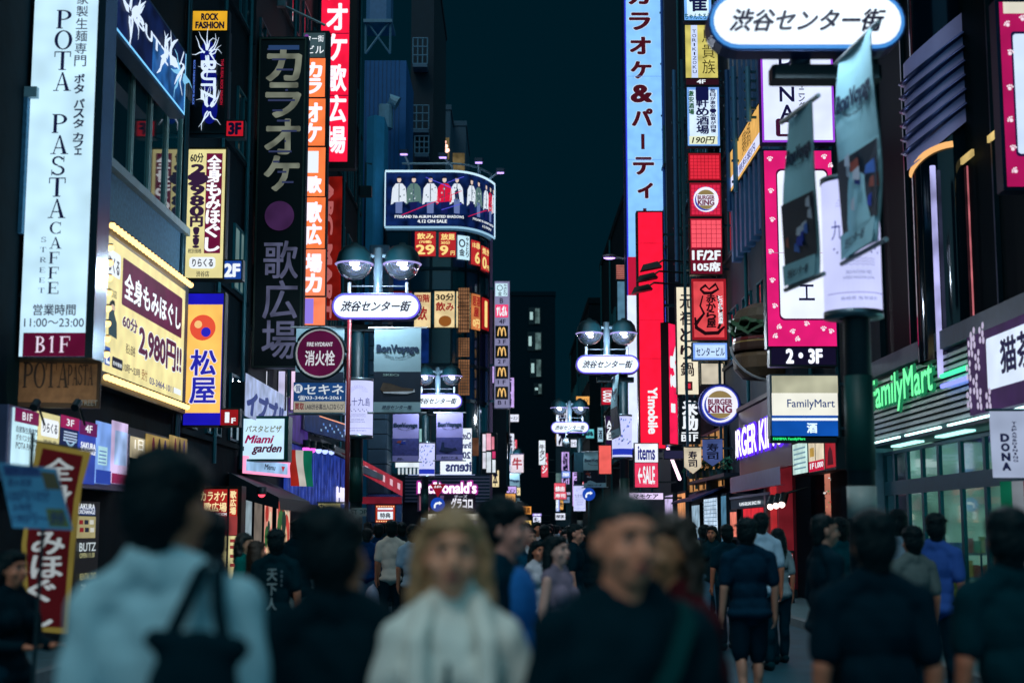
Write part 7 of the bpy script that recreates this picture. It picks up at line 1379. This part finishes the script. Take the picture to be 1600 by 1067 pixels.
def held(name, label, cat, e, prims, m, vox=.015, noise=.004):
    o = empty(name, e.location, e.rotation_euler.z, label, cat); o.scale = e.scale
    blob('body', prims, vox, m, o, noise, 30, 2); return o
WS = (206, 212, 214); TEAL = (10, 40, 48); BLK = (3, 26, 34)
# the near, out of focus walkers
E1, _, hd1, _ = person('man in a pale shirt seen from behind with a dark tote on his shoulder', 268, 716, 3.65, 176, hair='full', shirt=(158, 206, 220), sleeve='long', hyaw=-28, wide=1.0, stride=.2)
o = held('tote_bag', 'dark tote bag with two long straps on the pale shirted man', 'bag', E1, [ell((-.13, .2, 1.16), (.12, .05, .2)), ell((-.13, .2, 1.05), (.13, .055, .12)), cap((-.23, .2, 1.31), (-.04, .2, 1.33), .03, .03)], cl((12, 26, 34)))
B = MB()
for dx, dy in ((-.05, .02), (.05, -.0)): B.tube([(-.13+dx*1.4, .2, 1.31), (-.13+dx*.8, .155, 1.40), (-.125+dx*.4, .085, 1.475), (-.12+dx*.3, .0, 1.50), (-.13+dx*.3, -.085, 1.42), (-.2+dx*.4, -.06, 1.25), (-.25, .06, 1.18)], .017, cl((12, 26, 34)), 8)
B.build('strap', o, True)
person('dark haired person in black just beyond the shoulder of the pale shirted man', 322, 806, 5.6, 185, hair='full', shirt=BLK, sleeve='long')
person('person with full black hair and black top seen from behind, centre', 534, 802, 4.1, 180, hair='full', shirt=BLK, sleeve='long', hyaw=-20, wide=1.05, tilt=.1)
E3, *_ = person('blonde woman in an open white coat walking toward the camera', 706, 799, 3.95, 4, sex='f', hair='wavy', shirt=(224, 232, 226), sleeve='long', skinc=(232, 164, 132), hairc=(170, 134, 96), stride=.2, wide=1.02, collar=True)
v = [(-.05, -.145, 1.47), (.05, -.145, 1.47), (.075, -.168, 1.3), (.06, -.16, 1.05), (-.06, -.16, 1.05), (-.075, -.168, 1.3)]; 
blob('coat_gap', [cap((-.012, -.165, 1.34), (-.035, -.16, 1.0), .012, .018)], .011, cl((40, 66, 72)), E3)
blob('scarf', [cap((-.07, -.02, 1.49), (-.1, -.13, 1.40), .035, .03), cap((.07, -.02, 1.49), (.1, -.13, 1.40), .035, .03), cap((-.1, -.13, 1.40), (-.085, -.17, 1.18), .032, .03), cap((.1, -.13, 1.4), (.085, -.17, 1.18), .032, .03)], .012, cl((228, 234, 226)), E3, .006, 30)
E4, *_ = person('man in a black round neck shirt with a strap across his chest, facing the camera', 975, 777, 3.75, 8, hair='crop', shirt=(3, 27, 35), skinc=(230, 150, 118), hairc=(26, 30, 32), hyaw=16, wide=1.06, stride=.2)
o = empty('shoulder_strap', E4.location, E4.rotation_euler.z, 'dark green bag strap across the black shirt of the facing man', 'bag'); o.scale = E4.scale
B = MB(); P_ = [(.17, .02, 1.475), (.145, -.085, 1.43), (.09, -.138, 1.32), (.02, -.143, 1.2), (-.06, -.142, 1.08), (-.14, -.12, .98)]
B.add([(x+a, y-.012, z+b) for x, y, z in P_ for a, b in ((-.02, .012), (.02, -.012))], [(2*i, 2*i+1, 2*i+3, 2*i+2) for i in range(5)], cl((8, 46, 48))); B.add([(x+a, y-.004, z+b) for x, y, z in P_ for a, b in ((-.02, .012), (.02, -.012))], [(2*i, 2*i+2, 2*i+3, 2*i+1) for i in range(5)], cl((8, 46, 48))); B.build('strap', o, True)
person('brown haired person in black and red half hidden behind the facing man', 1040, 806, 4.7, -55, hair='wavy', hairc=(40, 28, 18), shirt=(60, 18, 26), sleeve='long', skinc=(170, 118, 84))
E6, *_ = person('dark haired man in profile with a blue shirt under a black jacket', 790, 786, 6.6, 70, hair='full', shirt=(12, 34, 46), sleeve='long', hyaw=5, skinc=(200, 140, 126))
blob('undershirt', [ell((-.0, -.06, 1.3), (.14, .085, .17)), ell((0.0, -.05, 1.1), (.12, .09, .16))], .014, cl((34, 104, 176)), E6)
person('big dark man seen from behind beside the near lamp pole', 1362, 806, 5.8, 180, hair='full', shirt=(3, 26, 36), sleeve='short', wide=1.1, heavy=True)
person('tall dark figure at the right edge seen from behind', 1572, 802, 6.0, 188, hair='full', shirt=(5, 38, 46), sleeve='short', wide=1.06, hyaw=-15)
E16, *_ = person('girl in black with a cropped fringe holding a price placard pole', 22, 862, 8.6, 60, sex='f', hair='bob', shirt=(3, 24, 32), sleeve='long', arms=('fwd', 'fwd'), face=True)
# middle distance
person('broad man in black shirt and black shorts seen from behind', 1168, 813, 13.2, 190, hair='full', shirt=(3, 32, 48), low='shorts', lowc=(3, 26, 38), wide=1.2, heavy=True, hyaw=-35, skinc=(190, 140, 120))
person('man in a pale blue shirt walking away toward the red lit door', 1189, 802, 17, 188, hair='short', shirt=(150, 190, 214), hyaw=-25)
E9, *_ = person('woman in a black hat, face mask and pale lace top', 1077, 818, 23.5, -40, sex='f', hair='long', shirt=(176, 196, 196), sleeve='long', low='trousers', lowc=(70, 110, 140), face=False, arms=(0, 'fwd'))
blob('hat', [ell((0, .01, 1.72), (.10, .115, .075)), ell((0, -.005, 1.70), (.16, .175, .014))], .016, HAIR, E9)
blob('face_mask', [ell((0, -.07, 1.578), (.06, .055, .045))], .012, cl((206, 226, 230)), E9)
held('carrier_bag', 'white carrier bag held by the masked woman', 'bag', E9, [ell((.26, -.2, .95), (.09, .06, .2)), ell((.26, -.2, .8), (.1, .07, .1)), cap((.2, -.2, 1.1), (.3, -.2, 1.1), .03, .03)], cl((200, 210, 214)))
person('woman in a dark top and faded jeans walking behind the masked woman', 1112, 822, 22.6, -20, sex='f', hair='long', shirt=(18, 36, 46), sleeve='short', lowc=(84, 130, 160), stride=.3)
person('man in a blue shirt between the hatted woman and the jeans woman', 1098, 822, 27, 160, shirt=(40, 100, 190))
person('man with cropped hair in a black jacket looking to the left', 1288, 806, 11.2, 100, hair='crop', shirt=(4, 28, 38), sleeve='long', face=True, skinc=(160, 120, 104), wide=1.15, H=None)
person('man in a grey ribbed shirt seen from behind, near the glass doors', 1424, 826, 12.5, 190, hair='full', shirt=(92, 110, 112), sleeve='short', stride=.3)
person('man in a blue and white shirt walking left past the glass doors', 1461, 806, 13.5, 150, hair='full', shirt=(50, 90, 170), sleeve='short', stride=.3, hyaw=20)
person('person in black with a white sleeve beside the red brush poster', 1402, 800, 15, 175, hair='full', shirt=(160, 180, 200), sleeve='short')
person('small person in a yellow green top by the glass doors', 1482, 872, 19.5, 170, sex='f', hair='bun', shirt=(130, 150, 60), lowc=(20, 40, 60))
person('person in dark clothes between the masked woman and the black shirted man', 1135, 822, 20, 185, shirt=(14, 36, 48), hair='full')
person('person in black beyond the cropped hair man by the dark doorway', 1310, 812, 16, 200, hair='full', shirt=(40, 60, 70))
person('woman with a patterned jacket looking left beside the karaoke stand', 383, 834, 15.6, 80, sex='f', hair='wavy', shirt=(74, 84, 80), sleeve='long', skinc=(206, 150, 120), hairc=(16, 16, 18))
person('woman with long brown hair behind the patterned jacket woman', 402, 846, 15.0, 130, sex='f', hair='long', shirt=(16, 36, 44), hairc=(44, 32, 22), sleeve='long')
E18, *_ = person('young man in a black shirt with three white brush characters on its back', 432, 830, 13.6, 184, hair='full', shirt=(10, 30, 38), wide=1.05)
for k, ch in enumerate('天下人'):
    v, f = glyph(ch, .03); lo, hi = v.min(0), v.max(0); B = MB(); w, x0_, z = .1, -.02, 1.32-.145*k
    B.add([(-(x0_ + w*((a-lo[0])/(hi[0]-lo[0])-.5)), .156-.004*k, z + .12*((c-lo[1])/(hi[1]-lo[1])-.5)) for a, c in v], [q[::-1] for q in f], pm((190, 214, 220), .7)); B.build('lettering', E18)
B = MB(); 
for k, ch in enumerate('戦国武将'): 
    v, f = glyph(ch, .02); lo, hi = v.min(0), v.max(0); B.add([(-(.075 + .022*((a-lo[0])/(hi[0]-lo[0])-.5)), .152, 1.35-.045*k + .026*((c-lo[1])/(hi[1]-lo[1])-.5)) for a, c in v], [q[::-1] for q in f], pm((150, 176, 190), .7))
B.build('side_lettering', E18)
person('man in black with pale grey trousers near the exchange flag', 466, 812, 17.5, 182, hair='short', shirt=(8, 28, 36), lowc=(140, 150, 150), wide=1.1)
E20, *_ = person('man in an untucked white short sleeved shirt carrying a plastic bag', 612, 815, 22, 184, hair='full', shirt=(214, 208, 200), lowc=(14, 30, 40), arms=(0.1, .1))
held('carrier_bag', 'pale translucent plastic bag carried by the man in the white shirt', 'bag', E20, [ell((.28, 0, .62), (.11, .09, .17)), ell((.28, 0, .5), (.12, .1, .1)), cap((.27, -.02, .8), (.28, 0, .68), .02, .05)], pm((150, 160, 190), .35, 0, .3, 20, .4))
person('man in a pale blue shirt walking away beside the white shirted man', 646, 822, 20.5, 178, hair='full', shirt=(150, 180, 206), sleeve='short')
E23, *_ = person('young woman with long dark hair and bare shoulders looking up to the right', 872, 838, 10.6, 52, sex='f', hair='long', shirt=(120, 110, 130), sleeve='none', skinc=(206, 160, 148), face=True, hpitch=-6)
for lab, px, top, Y, rot, kw in (
    ('woman with long black hair looking right, in front of the far crowd', 812, 832, 17, 40, dict(sex='f', hair='long', shirt=(20, 50, 70), skinc=(214, 166, 150))),
    ('man in a white shirt with black hair facing the camera in the crowd', 829, 826, 19, 20, dict(shirt=(180, 190, 200), skinc=(200, 150, 130), hair='short')),
    ('black haired woman with a fringe between white shirt and long haired woman', 840, 846, 15.5, 35, dict(sex='f', hair='bob', shirt=(170, 178, 190))),
    ('woman wearing a white face mask in the crowd', 884, 828, 21, 0, dict(sex='f', hair='bob', shirt=(14, 34, 44), skinc=(200, 150, 140))),
    ('man in profile in black near the masked woman in the crowd', 899, 820, 18, 80, dict(hair='crop', shirt=(10, 30, 40), skinc=(190, 136, 116))),
    ('tall dark haired man with his back turned left of the long haired woman', 851, 822, 24, 180, dict(hair='full', shirt=(12, 34, 44))),
    ('man in a dark suit behind the black haired woman in the crowd', 818, 822, 26, 10, dict(hair='short', shirt=(20, 40, 60), sleeve='long')),
    ('dark haired man carrying a rucksack, left of the white shirted man', 592, 820, 26, 180, dict(shirt=(14, 40, 70), hair='full')),
    ('man in black between white and pale blue shirts', 628, 818, 27, 180, dict(shirt=(10, 30, 40), hair='full')),
    ('person in a pale pink top near the metal shop front', 580, 824, 33, 175, dict(shirt=(200, 190, 210))),
    ('woman in a grey blouse at the metal shop front', 658, 826, 30, 182, dict(sex='f', hair='long', shirt=(90, 100, 120))),
    ('man with a cap of black hair at the counter, left of the blonde woman', 600, 818, 36, 180, dict(shirt=(20, 40, 50))),
    ('person in dark blue left of the white shirted man with the bag', 574, 826, 24, 178, dict(shirt=(20, 46, 90), lowc=(90, 120, 150))),
    ('man in a black coat near the small salmon panel', 918, 824, 22, 170, dict(shirt=(10, 28, 38), sleeve='long', hair='full')),
    ('person in dark teal right of the facing man', 1056, 815, 19, 160, dict(shirt=(20, 60, 80), hair='full')),
    ('woman in black close to the pale shirted man on the right', 1214, 826, 18, 190, dict(sex='f', hair='long', shirt=(120, 150, 160)))):
    E, *_ = person(lab, px, top, Y, rot, **kw)
    if 'rucksack' in lab: held('rucksack', 'navy rucksack on the back of the dark haired man left of the white shirt', 'bag', E, [ell((0, .17, 1.28), (.13, .08, .17)), ell((0, .2, 1.2), (.11, .08, .1)), cap((-.1, .12, 1.4), (-.12, -.06, 1.42), .02, .02), cap((.1, .12, 1.4), (.12, -.06, 1.42), .02, .02)], cl((24, 40, 90)), .02)
    if 'face mask in' in lab: blob('face_mask', [ell((0, -.07, 1.578), (.06, .055, .045))], .012, cl((226, 230, 236)), E)
# far crowd: a few figures built once, then copied
protos = []
r = random.Random(21)
cols = [((210, 214, 216), 180, 'm', 'full'), ((150, 176, 200), 184, 'm', 'short'), ((200, 190, 196), 4, 'f', 'long'), ((14, 34, 44), 180, 'm', 'full'), ((120, 140, 150), 0, 'm', 'short'), ((30, 44, 70), 0, 'f', 'long'), ((160, 150, 170), 180, 'f', 'bob'), ((70, 30, 44), 10, 'f', 'long'), ((12, 26, 34), 0, 'm', 'short')]
GL = 'people of the far crowd'; LB = 'pedestrian far down the street in the packed evening crowd'
for k, (c, rot, sx_, hr) in enumerate(cols): protos.append(person(LB, 780+k*19, 826, 27+3*k, rot, sex=sx_, hair=hr, shirt=c, group=GL, H=1.66)[0])
for i in range(96):
    Y = 26 + 70*(i/96)**1.25; px = r.uniform(770, 960) if Y > 45 else r.choice([r.uniform(780, 930), r.uniform(1020, 1130), r.uniform(560, 660)]) if Y > 34 else r.choice([r.uniform(785, 930), r.uniform(1020, 1100), r.uniform(565, 640)])
    X = (px-800)/FPX*Y
    if -1.6 > X and Y > 56: X = r.uniform(-.3, 3)
    c = copy_tree(protos[i % len(protos)]); c.location = (X, Y, 0); s_ = r.uniform(.9, 1.02); c.scale = (s_*.97, s_*.97, s_); c.rotation_euler.z += r.uniform(-.6, .6)
# placard held by the girl at the left
hx = wpt(E16, (.0, -.3, 1.1)); q = at(66, 835, hx[1]); zc = q[2]
s = Sign('price_placard', 'tilted blue price placard on a thin pole held by the girl in black', 'placard', at(60, 780, 8.3), 6); pc = em((46, 110, 150), .55, .3); pi_ = em((14, 34, 70), .8, quiet=True)
s.poly([(-2, 722), (88, 732), (114, 828), (20, 824)], pc); s.poly([(4, 726), (62, 732), (66, 745), (10, 744)], em((30, 60, 100), .7, .3)); s.poly([(64, 736), (87, 739), (96, 765), (72, 764)], em((50, 60, 50), .7, .4)); s.poly([(72, 794), (100, 795), (110, 824), (78, 822)], em((50, 74, 50), .7, .4))
s.txt('NEW OPEN', 8, 728, 60, 742, pi_, .03); s.txt('飲み放題', 14, 747, 50, 760, pi_, .02); s.txt('100円/10分', 14, 765, 78, 784, pi_, .02); s.txt('お時間', 22, 786, 50, 799, pi_, .02); s.txt('190円～', 22, 802, 76, 818, pi_, .02); s.txt('渋谷', 80, 799, 102, 819, pi_, .03)
B = MB(); a0 = s.L(66, 826); B.tube([(a0[0], .02, a0[1]), (s.L(52, 1000)[0], .02, .62-s.P[2])], .012, DK, 8); B.build('pole', s.e); B = MB(); w_ = [s.L(*p) for p in ((-2, 722), (88, 732), (114, 828), (20, 824))]; B.add([(u, y, v) for y in (-.004, .012) for u, v in w_], [(4, 5, 6, 7), (0, 4, 7, 3), (1, 2, 6, 5), (0, 1, 5, 4), (2, 3, 7, 6)], DK); B.build('board', s.e); s.done()
D.scenes.remove(TS)
